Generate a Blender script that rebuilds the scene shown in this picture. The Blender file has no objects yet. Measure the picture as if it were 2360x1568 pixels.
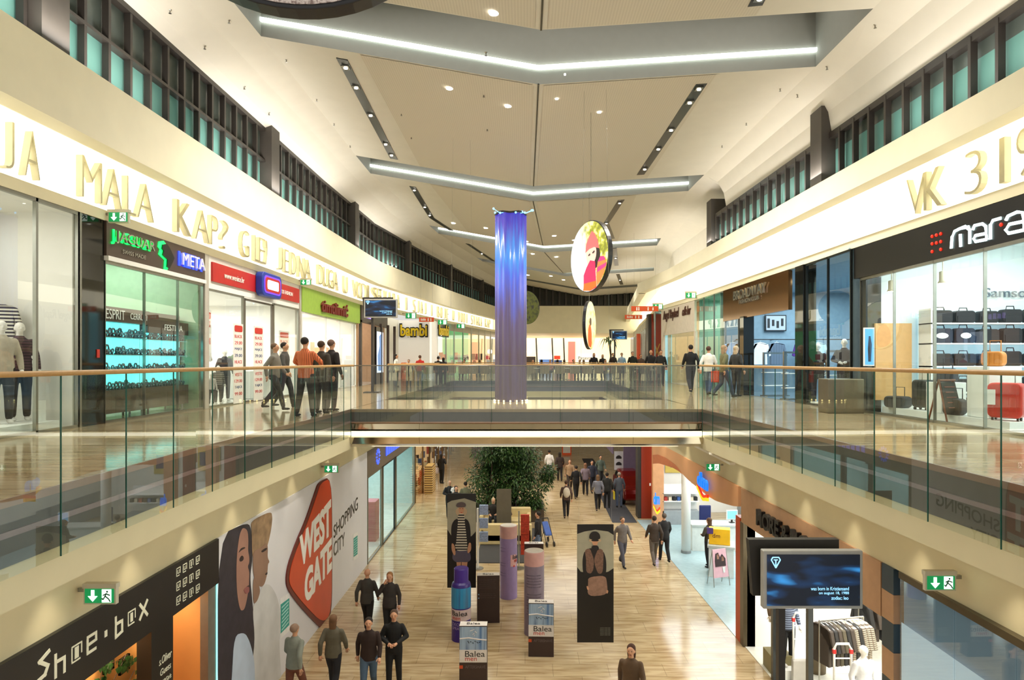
import bpy, bmesh, math, random
from mathutils import Vector, Matrix, noise
random.seed(7)
S = bpy.context.scene
COL = S.collection
D = bpy.data
# ------------------------------------------------------------------ camera, world, exposure
F = 1500.0; CX = 1210.0; CY = 832.0; CZ = 7.22      # focal length, vanishing point (px), eye height (m)
cd = D.cameras.new('camera'); cam = D.objects.new('camera', cd); COL.objects.link(cam)
cam.location = (0, 0, CZ); cam.rotation_euler = (math.radians(90), 0, 0)
cd.sensor_width = 36; cd.lens = 36*F/2360; cd.clip_start = 0.05; cd.clip_end = 300
cd.shift_x = -(CX-1180)/2360; cd.shift_y = (CY-784)/2360
S.camera = cam
S.view_settings.view_transform = 'Standard'; S.view_settings.look = 'None'
S.view_settings.exposure = 0.0; S.view_settings.gamma = 1; S.view_settings.use_curve_mapping = False
S.cycles.transparent_max_bounces = 24; S.cycles.max_bounces = 7; S.cycles.diffuse_bounces = 4
S.cycles.glossy_bounces = 4; S.cycles.sample_clamp_indirect = 6
w = D.worlds.new('world'); S.world = w; w.use_nodes = True
w.node_tree.nodes['Background'].inputs[0].default_value = (1, .96, .9, 1)
w.node_tree.nodes['Background'].inputs[1].default_value = .75
WARM = (1, .95, .88)
def area(loc, sx, sy, e, col=WARM, rot=(0,0,0), spread=180):
    l = D.lights.new('area_light', 'AREA'); l.shape = 'RECTANGLE'; l.size = sx; l.size_y = sy; l.energy = e; l.color = col
    l.spread = math.radians(spread)
    o = D.objects.new('area_light', l); o.location = loc; o.rotation_euler = rot; COL.objects.link(o); return o
for yc, x0, x1, e in ((3.4,-5.9,6.5,520),(13.4,-5.7,6.4,520),(24.1,-5.9,6.2,420),(35.9,-4.8,6.4,420),(46.4,-3,8.6,420)):
    area(((x0+x1)/2, yc, 15.5), x1-x0-.6, 1.4, e*.35, spread=130)          # unseen fill lights added in each recess top to brighten the hall
for yc, e in ((8,220),(20,220),(33,160),(46,120)):           # uplights lying behind the left and right friezes
    area((-7.0, yc, 12.25), .25, 10, e*.8, rot=(math.radians(0), math.radians(180-28), 0))
    area((6.95, yc, 11.75), .25, 10, e*.5, rot=(math.radians(0), math.radians(180+28), 0))
for yc in (7,13): area((0, 27+yc, 5.0), 7, 5, 230)          # lower hall ceiling lamps beyond and beneath the bridge
area((0, 18.4, 5.0), 8, 3, 160); area((0, 52, 5.2), 12, 14, 700)
# ------------------------------------------------------------------ pixel helpers (authoring aid: photograph -> metres)
def P(px, py, Y): return Vector(((px-CX)/F*Y, Y, CZ-(py-CY)/F*Y))
def G(px, py, z):
    Y = F*(CZ-z)/(py-CY); return Vector(((px-CX)/F*Y, Y, z))
def WX(px, py, X):
    Y = F*X/(px-CX); return Vector((X, Y, CZ-(py-CY)/F*Y))
def WL2(px, py, a, b):                                     # wall line X = a + b*Y
    k = (px-CX)/F; Y = a/(k-b); return Vector((k*Y, Y, CZ-(py-CY)/F*Y))
def interp(tab, y):
    if y <= tab[0][0]: return tab[0][1]
    for (a, b), (c, d) in zip(tab, tab[1:]):
        if y <= c: return b+(d-b)*(y-a)/(c-a)
    return tab[-1][1]
# ------------------------------------------------------------------ materials
MATS = {}
def lin(c):
    return tuple((x/12.92 if x <= .04045 else ((x+.055)/1.055)**2.4) for x in c)
def mat(name, col, rough=.5, metal=0, emit=0, ecol=None, noise_amt=.06, nscale=6, spec=.5, bump=0):
    if name in MATS: return MATS[name]
    m = D.materials.new(name); m.use_nodes = True; MATS[name] = m
    nt = m.node_tree; b = nt.nodes['Principled BSDF']; c = lin(col)
    b.inputs['Base Color'].default_value = (*c, 1); b.inputs['Roughness'].default_value = rough
    b.inputs['Metallic'].default_value = metal; b.inputs['Specular IOR Level'].default_value = spec
    if emit:
        b.inputs['Emission Color'].default_value = (*lin(ecol or col), 1); b.inputs['Emission Strength'].default_value = emit
    elif noise_amt:
        tc = nt.nodes.new('ShaderNodeTexCoord'); n = nt.nodes.new('ShaderNodeTexNoise'); n.inputs['Scale'].default_value = nscale
        n.inputs['Detail'].default_value = 4
        r = nt.nodes.new('ShaderNodeValToRGB')
        r.color_ramp.elements[0].color = (*[x*(1-noise_amt) for x in c], 1); r.color_ramp.elements[1].color = (*[min(1, x*(1+noise_amt)) for x in c], 1)
        r.color_ramp.elements[0].position = .3; r.color_ramp.elements[1].position = .7
        nt.links.new(tc.outputs['Object'], n.inputs['Vector']); nt.links.new(n.outputs['Fac'], r.inputs['Fac']); nt.links.new(r.outputs['Color'], b.inputs['Base Color'])
        if bump:
            bp = nt.nodes.new('ShaderNodeBump'); bp.inputs['Strength'].default_value = bump
            nt.links.new(n.outputs['Fac'], bp.inputs['Height']); nt.links.new(bp.outputs['Normal'], b.inputs['Normal'])
    return m
def glass(name, tint, refl=.9, base=.04):
    if name in MATS: return MATS[name]
    m = D.materials.new(name); m.use_nodes = True; MATS[name] = m; nt = m.node_tree; nt.nodes.clear()
    out = nt.nodes.new('ShaderNodeOutputMaterial'); mx = nt.nodes.new('ShaderNodeMixShader')
    t = nt.nodes.new('ShaderNodeBsdfTransparent'); t.inputs[0].default_value = (*tint, 1)
    g = nt.nodes.new('ShaderNodeBsdfGlossy'); g.inputs['Roughness'].default_value = 0; g.inputs[0].default_value = (refl, refl, refl, 1)
    fr = nt.nodes.new('ShaderNodeLayerWeight'); fr.inputs[0].default_value = .5      # Schlick reflectance, the same from both faces of the pane
    pw = nt.nodes.new('ShaderNodeMath'); pw.operation = 'POWER'; pw.inputs[1].default_value = 4.5
    ad = nt.nodes.new('ShaderNodeMath'); ad.operation = 'MULTIPLY_ADD'; ad.inputs[1].default_value = 1-base; ad.inputs[2].default_value = base
    nt.links.new(fr.outputs['Facing'], pw.inputs[0]); nt.links.new(pw.outputs[0], ad.inputs[0]); nt.links.new(ad.outputs[0], mx.inputs[0])
    nt.links.new(t.outputs[0], mx.inputs[1]); nt.links.new(g.outputs[0], mx.inputs[2]); nt.links.new(mx.outputs[0], out.inputs[0])
    return m
def stripes(name, c1, c2, scale, axis='X', rough=.7, width=.5):
    if name in MATS: return MATS[name]
    m = mat(name, c1, rough, noise_amt=0); nt = m.node_tree; b = nt.nodes['Principled BSDF']
    tc = nt.nodes.new('ShaderNodeTexCoord'); sp = nt.nodes.new('ShaderNodeSeparateXYZ'); mu = nt.nodes.new('ShaderNodeMath'); mu.operation = 'MULTIPLY'; mu.inputs[1].default_value = scale
    fr = nt.nodes.new('ShaderNodeMath'); fr.operation = 'FRACT'; gt = nt.nodes.new('ShaderNodeMath'); gt.operation = 'GREATER_THAN'; gt.inputs[1].default_value = width
    mx = nt.nodes.new('ShaderNodeMix'); mx.data_type = 'RGBA'; mx.inputs[6].default_value = (*lin(c1), 1); mx.inputs[7].default_value = (*lin(c2), 1)
    nt.links.new(tc.outputs['Object'], sp.inputs[0]); nt.links.new(sp.outputs[axis], mu.inputs[0]); nt.links.new(mu.outputs[0], fr.inputs[0])
    nt.links.new(fr.outputs[0], gt.inputs[0]); nt.links.new(gt.outputs[0], mx.inputs[0]); nt.links.new(mx.outputs[2], b.inputs['Base Color'])
    return m
def tile_floor(name, c1, c2, cm, w_, h_, rough):
    m = mat(name, c1, rough, noise_amt=0); nt = m.node_tree; b = nt.nodes['Principled BSDF']
    tc = nt.nodes.new('ShaderNodeTexCoord'); br = nt.nodes.new('ShaderNodeTexBrick')
    br.inputs['Color1'].default_value = (*lin(c1), 1); br.inputs['Color2'].default_value = (*lin(c2), 1); br.inputs['Mortar'].default_value = (*lin(cm), 1)
    br.inputs['Scale'].default_value = 1; br.inputs['Brick Width'].default_value = w_; br.inputs['Row Height'].default_value = h_
    br.inputs['Mortar Size'].default_value = .006; br.inputs['Mortar Smooth'].default_value = .3; br.inputs['Bias'].default_value = -.2
    mp = nt.nodes.new('ShaderNodeMapping'); mp.inputs['Scale'].default_value = (.7, 5, 1)
    n = nt.nodes.new('ShaderNodeTexNoise'); n.inputs['Scale'].default_value = 1.6; n.inputs['Detail'].default_value = 8; n.inputs['Distortion'].default_value = .6
    r = nt.nodes.new('ShaderNodeValToRGB'); r.color_ramp.elements[0].position = .3; r.color_ramp.elements[0].color = (.52, .42, .30, 1)
    r.color_ramp.elements[1].position = .62; r.color_ramp.elements[1].color = (1, 1, 1, 1)
    mx = nt.nodes.new('ShaderNodeMix'); mx.data_type = 'RGBA'; mx.blend_type = 'MULTIPLY'; mx.inputs[0].default_value = .85
    L = nt.links.new
    L(tc.outputs['Object'], br.inputs['Vector']); L(tc.outputs['Object'], mp.inputs[0]); L(mp.outputs[0], n.inputs['Vector'])
    L(n.outputs['Fac'], r.inputs[0]); L(br.outputs['Color'], mx.inputs[6]); L(r.outputs[0], mx.inputs[7]); L(mx.outputs[2], b.inputs['Base Color'])
    return m
M_CREAM = mat('cream plaster', (.97, .94, .83), .55, nscale=1.5, noise_amt=.03)
M_CREAM2 = mat('cream fascia', (.85, .81, .67), .5, nscale=1.5, noise_amt=.03)
M_CEIL = mat('ceiling plaster', (.89, .87, .82), .8, nscale=2, noise_amt=.02)
M_COFFER = mat('recess grey', (.55, .55, .52), .8, noise_amt=.02)
M_WHITE = mat('white paint', (.93, .93, .91), .5, noise_amt=.02)
M_DARK = mat('dark bronze', (.20, .18, .165), .4)
M_BLACK = mat('black gloss', (.04, .04, .04), .3, noise_amt=0)
M_STEEL = mat('brushed steel', (.62, .61, .58), .28, 1, nscale=20)
M_CHROME = mat('mirror steel', (.78, .75, .68), .08, 1, noise_amt=0)
M_GREY = mat('grey panel', (.40, .39, .37), .35, .3)
M_LAV = mat('satin strip', (.66, .60, .62), .3, .6)
M_WOOD = mat('handrail oak', (.74, .57, .34), .35, nscale=14)
M_GLASS = glass('clear glass', (.93, .97, .95), .9, .05)
M_BAL = glass('balustrade glass', (.86, .90, .85), .75, .10)
M_TINT = glass('shop glass', (.90, .95, .94), .9, .07)
M_GEDGE = mat('glass edge', (.10, .33, .27), .15, noise_amt=0)
M_LED = mat('led strip', (1, 1, .97), emit=6, ecol=(.95, 1, .97))
M_GLOW = mat('light band', (1, .98, .90), emit=2.0, ecol=(1, .98, .90))
M_SPOT = mat('lamp glow', (1, 1, 1), emit=12, ecol=(1, .97, .9))
M_FLOOR = tile_floor('travertine lower', (.78, .70, .56), (.74, .66, .51), (.60, .53, .42), 1.3, .62, .12)
M_FLOOR2 = tile_floor('travertine upper', (.74, .68, .56), (.69, .62, .49), (.5, .43, .33), 1.3, .62, .10)
M_RED = mat('red paint', (.78, .14, .12), .4); M_ORANGE = mat('orange panel', (.78, .28, .10), .45, nscale=3)
M_TEXTW = mat('white lettering', (.95, .95, .93), .4, noise_amt=0); M_TEXTK = mat('black lettering', (.06, .05, .05), .4, noise_amt=0)
# ------------------------------------------------------------------ mesh builder
class MB:
    def __init__(s): s.v = []; s.f = []; s.m = []; s.k = 0
    def add(s, vs, fs):
        o = len(s.v); s.v += [tuple(v) for v in vs]; s.f += [tuple(i+o for i in f) for f in fs]; s.m += [s.k]*len(fs); return s
    def box(s, a, b, rz=0, c=None):
        x0, y0, z0 = a; x1, y1, z1 = b
        vs = [Vector(p) for p in ((x0,y0,z0),(x1,y0,z0),(x1,y1,z0),(x0,y1,z0),(x0,y0,z1),(x1,y0,z1),(x1,y1,z1),(x0,y1,z1))]
        if rz:
            c = Vector(c or ((x0+x1)/2, (y0+y1)/2, 0)); R = Matrix.Rotation(rz, 3, 'Z'); vs = [R @ (v-c)+c for v in vs]
        return s.add(vs, [(0,3,2,1),(4,5,6,7),(0,1,5,4),(1,2,6,5),(2,3,7,6),(3,0,4,7)])
    def quad(s, *p): return s.add(p, [tuple(range(len(p)))])
    def hull8(s, p): return s.add(p, [(0,3,2,1),(4,5,6,7),(0,1,5,4),(1,2,6,5),(2,3,7,6),(3,0,4,7)])
    def prism(s, pts, n):                                   # polygon points in 3d, extruded by vector n
        n = Vector(n); pts = [Vector(p) for p in pts]; k = len(pts)
        vs = pts+[p+n for p in pts]
        return s.add(vs, [tuple(range(k))[::-1], tuple(range(k, 2*k))]+[(i, (i+1) % k, (i+1) % k+k, i+k) for i in range(k)])
    def tube(s, pts, r, seg=8, cap=True):
        pts = [Vector(p) for p in pts]; rs = r if isinstance(r, (list, tuple)) else [r]*len(pts); rings = []
        up0 = Vector((0, 0, 1))
        for i, p in enumerate(pts):
            t = (pts[min(i+1, len(pts)-1)]-pts[max(i-1, 0)]).normalized()
            up = Vector((1, 0, 0)) if abs(t.dot(up0)) > .95 else up0
            a = t.cross(up).normalized(); b = a.cross(t)
            rings.append([p+(a*math.cos(2*math.pi*j/seg)+b*math.sin(2*math.pi*j/seg))*rs[i] for j in range(seg)])
        vs = [v for r_ in rings for v in r_]; fs = []
        for i in range(len(rings)-1):
            for j in range(seg): fs.append((i*seg+j, i*seg+(j+1) % seg, (i+1)*seg+(j+1) % seg, (i+1)*seg+j))
        if cap: fs += [tuple(range(seg))[::-1], tuple(range((len(rings)-1)*seg, len(rings)*seg))]
        return s.add(vs, fs)
    def lathe(s, c, prof, seg=24, sx=1, sy=1):              # prof list of (r, z)
        c = Vector(c); vs = [c+Vector((r*sx*math.cos(2*math.pi*j/seg), r*sy*math.sin(2*math.pi*j/seg), z)) for r, z in prof for j in range(seg)]
        fs = [(i*seg+j, i*seg+(j+1) % seg, (i+1)*seg+(j+1) % seg, (i+1)*seg+j) for i in range(len(prof)-1) for j in range(seg)]
        fs += [tuple(range(seg))[::-1], tuple(range((len(prof)-1)*seg, len(prof)*seg))]
        return s.add(vs, fs)
    def ball(s, c, rx, ry=None, rz=None, seg=12, ring=8, M=None):
        ry = ry or rx; rz = rz or rx; c = Vector(c); vs = []
        for i in range(ring+1):
            th = math.pi*(i+.001*(i == 0)-.001*(i == ring))/ring
            for j in range(seg):
                v = Vector((rx*math.sin(th)*math.cos(2*math.pi*j/seg), ry*math.sin(th)*math.sin(2*math.pi*j/seg), -rz*math.cos(th)))
                vs.append(c+(M @ v if M else v))
        fs = [(i*seg+j, i*seg+(j+1) % seg, (i+1)*seg+(j+1) % seg, (i+1)*seg+j) for i in range(ring) for j in range(seg)]
        fs += [tuple(range(seg))[::-1], tuple(range(ring*seg, (ring+1)*seg))]
        return s.add(vs, fs)
    def sweep(s, path, sec, side=1, close=True):            # path of (x,y); sec of (d,z), d to the right of travel * side
        n = len(path); k = len(sec); vs = []
        for i, p in enumerate(path):
            p = Vector(p); t = (Vector(path[min(i+1, n-1)])-Vector(path[max(i-1, 0)])).normalized(); nr = Vector((t.y, -t.x))*side
            for d, z in sec: q = p+nr*d; vs.append((q.x, q.y, z))
        fs = [(i*k+j, i*k+(j+1) % k, (i+1)*k+(j+1) % k, (i+1)*k+j) for i in range(n-1) for j in range(k if close else k-1)]
        if close: fs += [tuple(range(k))[::-1], tuple(range((n-1)*k, n*k))]
        return s.add(vs, fs)
    def mesh(s, name, smooth=False):
        me = D.meshes.new(name); me.from_pydata(s.v, [], s.f)
        for p, k in zip(me.polygons, s.m): p.material_index = k; p.use_smooth = smooth
        bm = bmesh.new(); bm.from_mesh(me); bmesh.ops.recalc_face_normals(bm, faces=bm.faces); bm.to_mesh(me); bm.free()
        return me
    def build(s, name, mats, parent=None, smooth=False, bevel=0, loc=None):
        me = s.mesh(name, smooth)
        for m in (mats if isinstance(mats, (list, tuple)) else [mats]): me.materials.append(m)
        o = D.objects.new(name, me); COL.objects.link(o)
        if parent is not None: o.parent = parent
        if loc: o.location = loc
        if bevel:
            b = o.modifiers.new('bevel', 'BEVEL'); b.width = bevel; b.segments = 3; b.limit_method = 'ANGLE'; b.angle_limit = math.radians(40)
        return o
def lab(o, label, cat, group=None, kind=None):
    if label: o['label'] = label
    if cat: o['category'] = cat
    if group: o['group'] = group
    if kind: o['kind'] = kind
    return o
def struct(o): o['kind'] = 'structure'; return o
def thing(name, label, cat, loc=(0,0,0), rz=0, group=None):
    o = D.objects.new(name, None); o.location = loc; o.rotation_euler = (0, 0, rz); COL.objects.link(o); o.empty_display_size = .1
    return lab(o, label, cat, group)
def copy_tree(o, parent=None):
    c = o.copy(); COL.objects.link(c)
    if parent is not None: c.parent = parent
    for ch in list(o.children): copy_tree(ch, c)
    return c
# text helper: mesh of a string in unit space, fitted to width x height in a (u, v, n) frame about its centre
TXT = {}
def text_raw(st, bold=0):
    if (st, bold) in TXT: return TXT[(st, bold)]
    cu = D.curves.new('t', 'FONT'); cu.body = st; cu.extrude = .5; cu.offset = bold; cu.resolution_u = 4
    ob = D.objects.new('t', cu); COL.objects.link(ob); dg = bpy.context.evaluated_depsgraph_get(); dg.update()
    me = D.meshes.new_from_object(ob.evaluated_get(dg))
    vs = [v.co.copy() for v in me.vertices]; fs = [tuple(p.vertices) for p in me.polygons]
    D.objects.remove(ob); D.curves.remove(cu); D.meshes.remove(me)
    x0 = min(v.x for v in vs); x1 = max(v.x for v in vs); y0 = min(v.y for v in vs); y1 = max(v.y for v in vs)
    vs = [Vector(((v.x-x0)/(x1-x0)-.5, (v.y-y0)/(y1-y0)-.5, v.z)) for v in vs]
    TXT[(st, bold)] = (vs, fs, (x1-x0)/(y1-y0)); return TXT[(st, bold)]
FRONT = (Vector((1,0,0)), Vector((0,0,1)), Vector((0,-1,0)))
LEFTW = (Vector((0,1,0)), Vector((0,0,1)), Vector((1,0,0)))
RIGHTW = (Vector((0,-1,0)), Vector((0,0,1)), Vector((-1,0,0)))
def add_text(mb, st, c, fr, w_, h_, dep=.01, bold=0, slant=0, rot=0):
    vs, fs, asp = text_raw(st, bold); u, v, n = fr; c = Vector(c)
    if w_ is None: w_ = h_*asp
    cr, sr = math.cos(rot), math.sin(rot); out = []
    for p in vs:
        a = p.x*w_+p.y*h_*slant; b = p.y*h_; a, b = a*cr-b*sr, a*sr+b*cr
        out.append(c+u*a+v*b+n*((p.z+.5)*dep))
    mb.add(out, fs); return mb
def text(name, st, c, fr, w_, h_, m, parent=None, dep=.01, **k):
    mb = MB(); add_text(mb, st, c, fr, w_, h_, dep, **k); return mb.build(name, m, parent)

def chaikin(pts, k=2):                                     # soften a printed outline
    for _ in range(k):
        out = []
        for (a, b), (c, d) in zip(pts, pts[1:]+pts[:1]):
            out += [(a*.78+c*.22, b*.78+d*.22), (a*.22+c*.78, b*.22+d*.78)]
        pts = out
    return pts

def marks(name, n, c, fr, w_, h_, m, parent, dep=.02):     # a row of small upright strokes, lettering too small to read
    u, v, nn = fr; b = MB()
    for i in range(n):
        x = (i-(n-1)/2)*w_/n; s = w_/n*.3; hh = h_*(.5, .38, .5, .44)[i % 4]
        q = [Vector(c)+u*(x+a)+v*z for a, z in ((-s,-h_*.5),(s,-h_*.42),(s*.8,hh),(-s*.8,hh-.03*h_))]; b.prism(q, nn*dep)
    return b.build(name, m, parent)
# ------------------------------------------------------------------ the shell
FL = [(-8.2,1.5),(-8.2,12),(-8.2,24),(-8.05,31.5),(-7.2,38),(-6.1,45),(-4.8,52),(-3.6,58),(-2.8,62)]      # left upper shopfront line
FR = [(8.3,1.5),(8.2,10),(8.0,16),(7.8,24),(7.66,29.5),(7.2,36)]                                      # right upper shopfront line
FR2 = [(7.2,36),(8.2,44),(9.2,52),(10.4,62)]
def fx(tab, y): return interp([(q, p) for p, q in tab], y)
def yrange(tab, y0, y1, step=2.0):
    ys = [y0]+[q for _, q in tab if y0 < q < y1]+[y1]; return [(fx(tab, y), y) for y in ys]
EL = [(-4.56,1.5),(-4.58,6),(-4.62,9),(-4.55,12),(-4.42,15),(-4.40,16.4)]
ER = [(4.98,1.5),(4.88,6),(4.78,9),(4.70,12),(4.52,15),(4.47,16.4)]
Z2 = 6.0
# floors
struct(MB().box((-16,-1,-.3),(18,86,0)).build('floor', M_FLOOR))
mb = MB()
mb.prism([(-16,-1,5.45)]+[(x,y,5.45) for x,y in EL]+[(-4.4,20.4,5.45),(-4.4,40,5.45),(-4.4,86,5.45),(-16,86,5.45)], (0,0,.55))
mb.prism([(18,-1,5.45)]+[(x,y,5.45) for x,y in ER]+[(4.4,20.4,5.45),(4.9,40,5.45),(4.9,86,5.45),(18,86,5.45)], (0,0,.55))
mb.box((-4.42,16.42,5.45),(4.46,20.38,6.0)); mb.box((-4.41,40,5.45),(4.91,86,6.0))
struct(mb.build('floor_upper', M_FLOOR2))
# slab soffit + edges
M_SOFF = M_CREAM2
def edge(path, side, y_lo, name, extra=None):
    mb = MB()
    mb.sweep(path, [(0,5.0),(0,5.45),(-.1,5.45),(-.1,5.0)], side); mb.k = 1
    mb.sweep(path, [(.0,5.93),(.03,5.93),(.03,6.005),(.0,6.005)], side); mb.k = 2
    mb.sweep(path, [(0,5.40),(.012,5.40),(.012,5.93),(0,5.93)], side); mb.k = 3
    mb.sweep(path, [(.012,5.66),(.03,5.66),(.03,5.715),(.012,5.715)], side)
    return struct(mb.build(name, [M_CREAM2, mat('edge trim', (.62,.52,.46), .3, .5), M_GREY, M_LAV]))
edge(EL, 1, 1.5, 'trim_1'); edge(ER, -1, 1.5, 'trim_2')
edge([(-4.4,20.4),(-4.4,40)], 1, 20, 'trim_3'); edge([(4.4,20.4),(4.9,40)], -1, 20, 'trim_4')
mb = MB(); mb.box((-4.4,39.9,5.0),(4.9,39.99,5.35)); mb.k = 1; mb.box((-4.4,39.93,5.35),(4.9,39.99,6.0)); mb.k = 2; mb.box((-4.4,39.9,5.62),(4.9,39.94,5.68))
struct(mb.build('trim_5', [M_CREAM2, mat('blue grey panel', (.42,.44,.52), .35, .2), M_LAV]))
# under-slab soffits of the upper floor, 1 m in from the edges down to the lower shop headers
mb = MB(); mb.box((-5.9,-1,4.95),(-4.75,86,5.05)); mb.box((5.05,-1,4.95),(6.4,16,5.05)); mb.box((4.8,16,4.95),(6.4,86,5.05)); mb.box((-4.6,17,4.98),(4.6,20.3,5.08)); mb.box((-4.6,40.1,4.98),(4.8,86,5.08))
struct(mb.build('ceiling_lower', M_CREAM))
# bridge fascia
mb = MB(); y0 = 16.4
mb.box((-4.44,y0-.03,5.93),(4.5,y0+.02,6.005)); mb.k = 1
for i in range(5):
    a = -4.44+i*1.79; mb.box((a+.008,y0-.02,5.69),(min(a+1.79,4.5)-.008,y0+.02,5.93))
mb.k = 2; mb.box((-4.44,y0-.05,5.655),(4.5,y0+.02,5.69)); mb.k = 3
for i in range(5):
    a = -4.44+i*1.79; b = min(a+1.79,4.5)
    mb.prism([(a,y0+.03,5.655),(a,y0-.02,5.655),(a,y0-.09,5.5),(a,y0+.03,5.5)], (b-a-.006,0,0))
    mb.prism([(a,y0+.02,5.30),(a,y0-.09,5.30),(a,y0-.04,5.13),(a,y0+.3,5.06),(a,y0+.4,5.3)], (b-a-.006,0,0))
mb.k = 4; mb.box((-4.4,y0-.03,5.345),(4.46,y0+.02,5.425)); mb.k = 5; mb.box((-4.4,y0+.02,5.30),(4.46,y0+.06,5.5))
mb.k = 3; mb.box((-4.4,y0+.06,5.08),(4.46,y0+.5,5.52))
struct(mb.build('trim_6', [mat('bridge nosing', (.66,.58,.47), .3, .4), M_GREY, mat('copper strip', (.70,.56,.47), .3, .6), M_CHROME, mat('bridge light', (1,1,.95), emit=4.0, ecol=(1,.98,.88)), M_CREAM]))
# ------------------------------------------------------------------ upper walls
def fac(path, side, name, ztop, top_clip=None):
    mb = MB()
    mb.sweep(path, [(-.35,9.95),(.05,9.95),(.05,10.15),(-.35,10.15)], side); mb.k = 1      # cream ledge, glowing back wall, cove ceiling
    mb.sweep(path, [(-.35,10.15),(-.28,10.15),(-.28,11.42),(-.35,11.42)], side); mb.k = 0
    mb.sweep(path, [(-.35,11.36),(.66,11.36),(.66,11.44),(-.35,11.44)], side)
    mb.sweep(path, [(.62,10.93),(1.0,10.93),(1.0,ztop),(.62,ztop)], side)
    return struct(mb.build(name, [M_CREAM, M_GLOW]))
fac(FL, 1, 'wall_left', 12.05); fac(FR, -1, 'wall_right', 11.47)
fac([(7.25,35.6),(8.25,44),(9.2,52),(10.6,62)], -1, 'wall_right_far', 11.47)
# joints in the frieze
mb = MB()
for y, z1 in ((7.3,12.05),(8.9,12.05)): mb.box((-7.215,y,10.93),(-7.196,y+.012,z1))
struct(mb.build('trim_7', M_CREAM2))
# clerestory windows
def clerestory(path, side, z0, z1, mid, cols, name, mull, y0, y1, n0):
    fr = MB(); pn = MB(); n = n0; y = y0; mb = fr
    P0 = [(fx(path, q), q) for q in [y0]+[b for _, b in path if y0 < b < y1]+[y1]]
    mb.sweep(P0, [(-.1,z0),(.06,z0),(.06,z0+.06),(-.1,z0+.06)], side); mb.sweep(P0, [(-.1,z1-.09),(.06,z1-.09),(.06,z1+.05),(-.1,z1+.05)], side)
    if mid: mb.sweep(P0, [(-.1,mid-.03),(.06,mid-.03),(.06,mid+.03),(-.1,mid+.03)], side)
    while y < y1:
        x = fx(path, y); mb.box((x-.07,y-.035,z0),(x+.05,y+.035,z1)); y += mull
    f = struct(mb.build(name, M_DARK))
    for (a, b), (c, d) in zip(P0, P0[1:]):
        e = -.10*side
        pn.k = 0; pn.quad((a+e,b,z0),(c+e,d,z0),(c+e,d,mid or z1-.35),(a+e,b,mid or z1-.35)); pn.k = 1; pn.quad((a+e,b,mid or z1-.35),(c+e,d,mid or z1-.35),(c+e,d,z1),(a+e,b,z1))
    pn.build('pane', [mat('lower pane', (.36,.52,.49), .25, emit=.10, ecol=(.4,.62,.56)), mat('upper pane', (.30,.33,.31), .25)], f)  # faint glow in the lower pane stands in for dusk daylight outside
    pn.mesh
CL = [(x+.72, y) for x, y in FL]; CR = [(x-.72, y) for x, y in FR if y < 25]+[(7.25,24.5),(8.6,28),(10.2,34),(12,44)]
colsL = [9.75,18.6,27.5,36.4,45.3,54,61.2]; colsR = [6.6,15.5,24.4]
for i in range(7):
    a = 2.0 if i == 0 else colsL[i-1]+.62; clerestory(CL, 1, 12.05, 13.87, 12.93, None, 'window_%d' % (i+1), .64, a, colsL[i], 0)
for i in range(4):
    a = 2.0 if i == 0 else colsR[i-1]+.62; b = colsR[i] if i < 3 else 27.5; clerestory(CR, -1, 11.47, 12.6, None, None, 'window_%d' % (i+8), .6, a, b, 0)
mb = MB()
for y in colsL: x = fx(CL, y); mb.box((x-.3,y,11.9),(x+.24,y+.6,14.35))
for y in colsR: x = fx(CR, y); mb.box((x-.24,y,11.4),(x+.35,y+.6,13.3))
struct(mb.build('wall_columns', mat('dark column', (.27,.25,.23), .5)))
# backing behind the windows / upper void
mb = MB(); mb.sweep([(x-1.6,y) for x,y in CL], [(-.1,11.3),(0,11.3),(0,14.6),(-.1,14.6)], 1); mb.sweep([(x+1.2,y) for x,y in CR], [(-.1,11.3),(0,11.3),(0,14.4),(-.1,14.4)], -1)
struct(mb.build('wall_outer', mat('dusk wall', (.12,.14,.14), .8)))
# ------------------------------------------------------------------ ceiling
CXT = [(25,.3),(37,1.1),(47.5,3.0),(57,5),(64,6)]; XLT = [(14.5,-5.9),(25,-6.0),(37,-4.95),(47.5,-3.1),(57,-1.0),(64,.3)]; XRT = [(14.5,6.5),(25,6.3),(37,7.5),(47.5,9.4),(57,11),(64,12)]
COF = [(1.6,4.0),(12.15,14.55),(23.0,25.2),(34.9,37.1),(45.8,47.5),(55.4,57)]
def prof(Y):
    c = interp(CXT, Y); l = interp(XLT, Y); r = interp(XRT, Y); wl = fx(CL, Y); wr = fx(CR, Y) if Y < 24 else max(r+.9, 8.4)
    if Y < 24: wr = fx(CR, Y)
    k = min(1, max(0, (Y-30)/30)); dl = 0
    zl, zm, zr = 14.48, 13.4, 13.8
    wl = min(wl, l-1.0); r = min(r, wr-.55)
    return [(wl-.05,13.85),(wl+.35,14.0),(wl+.9,14.3),(l,zl),(c,zm),(r,zr),(wr-.3,13.55),(wr-.08,13.15),(wr+.02,12.58)] if Y < 24 else \
           [(wl-.05,13.85),(wl+.35,14.0),(wl+.9,14.3),(l,zl),(c,zm),(r,zr),(r+(wr-r)*.4,13.7),(wr,13.4),(wr+.3,11.3)]
ys = sorted(set([-1]+[y for a in COF for y in a]+[6,8,10,16.5,18.5,20.5,24,24.001,27,29,31,33,40,43,50,53,60,64,70]))
mb = MB()
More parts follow.
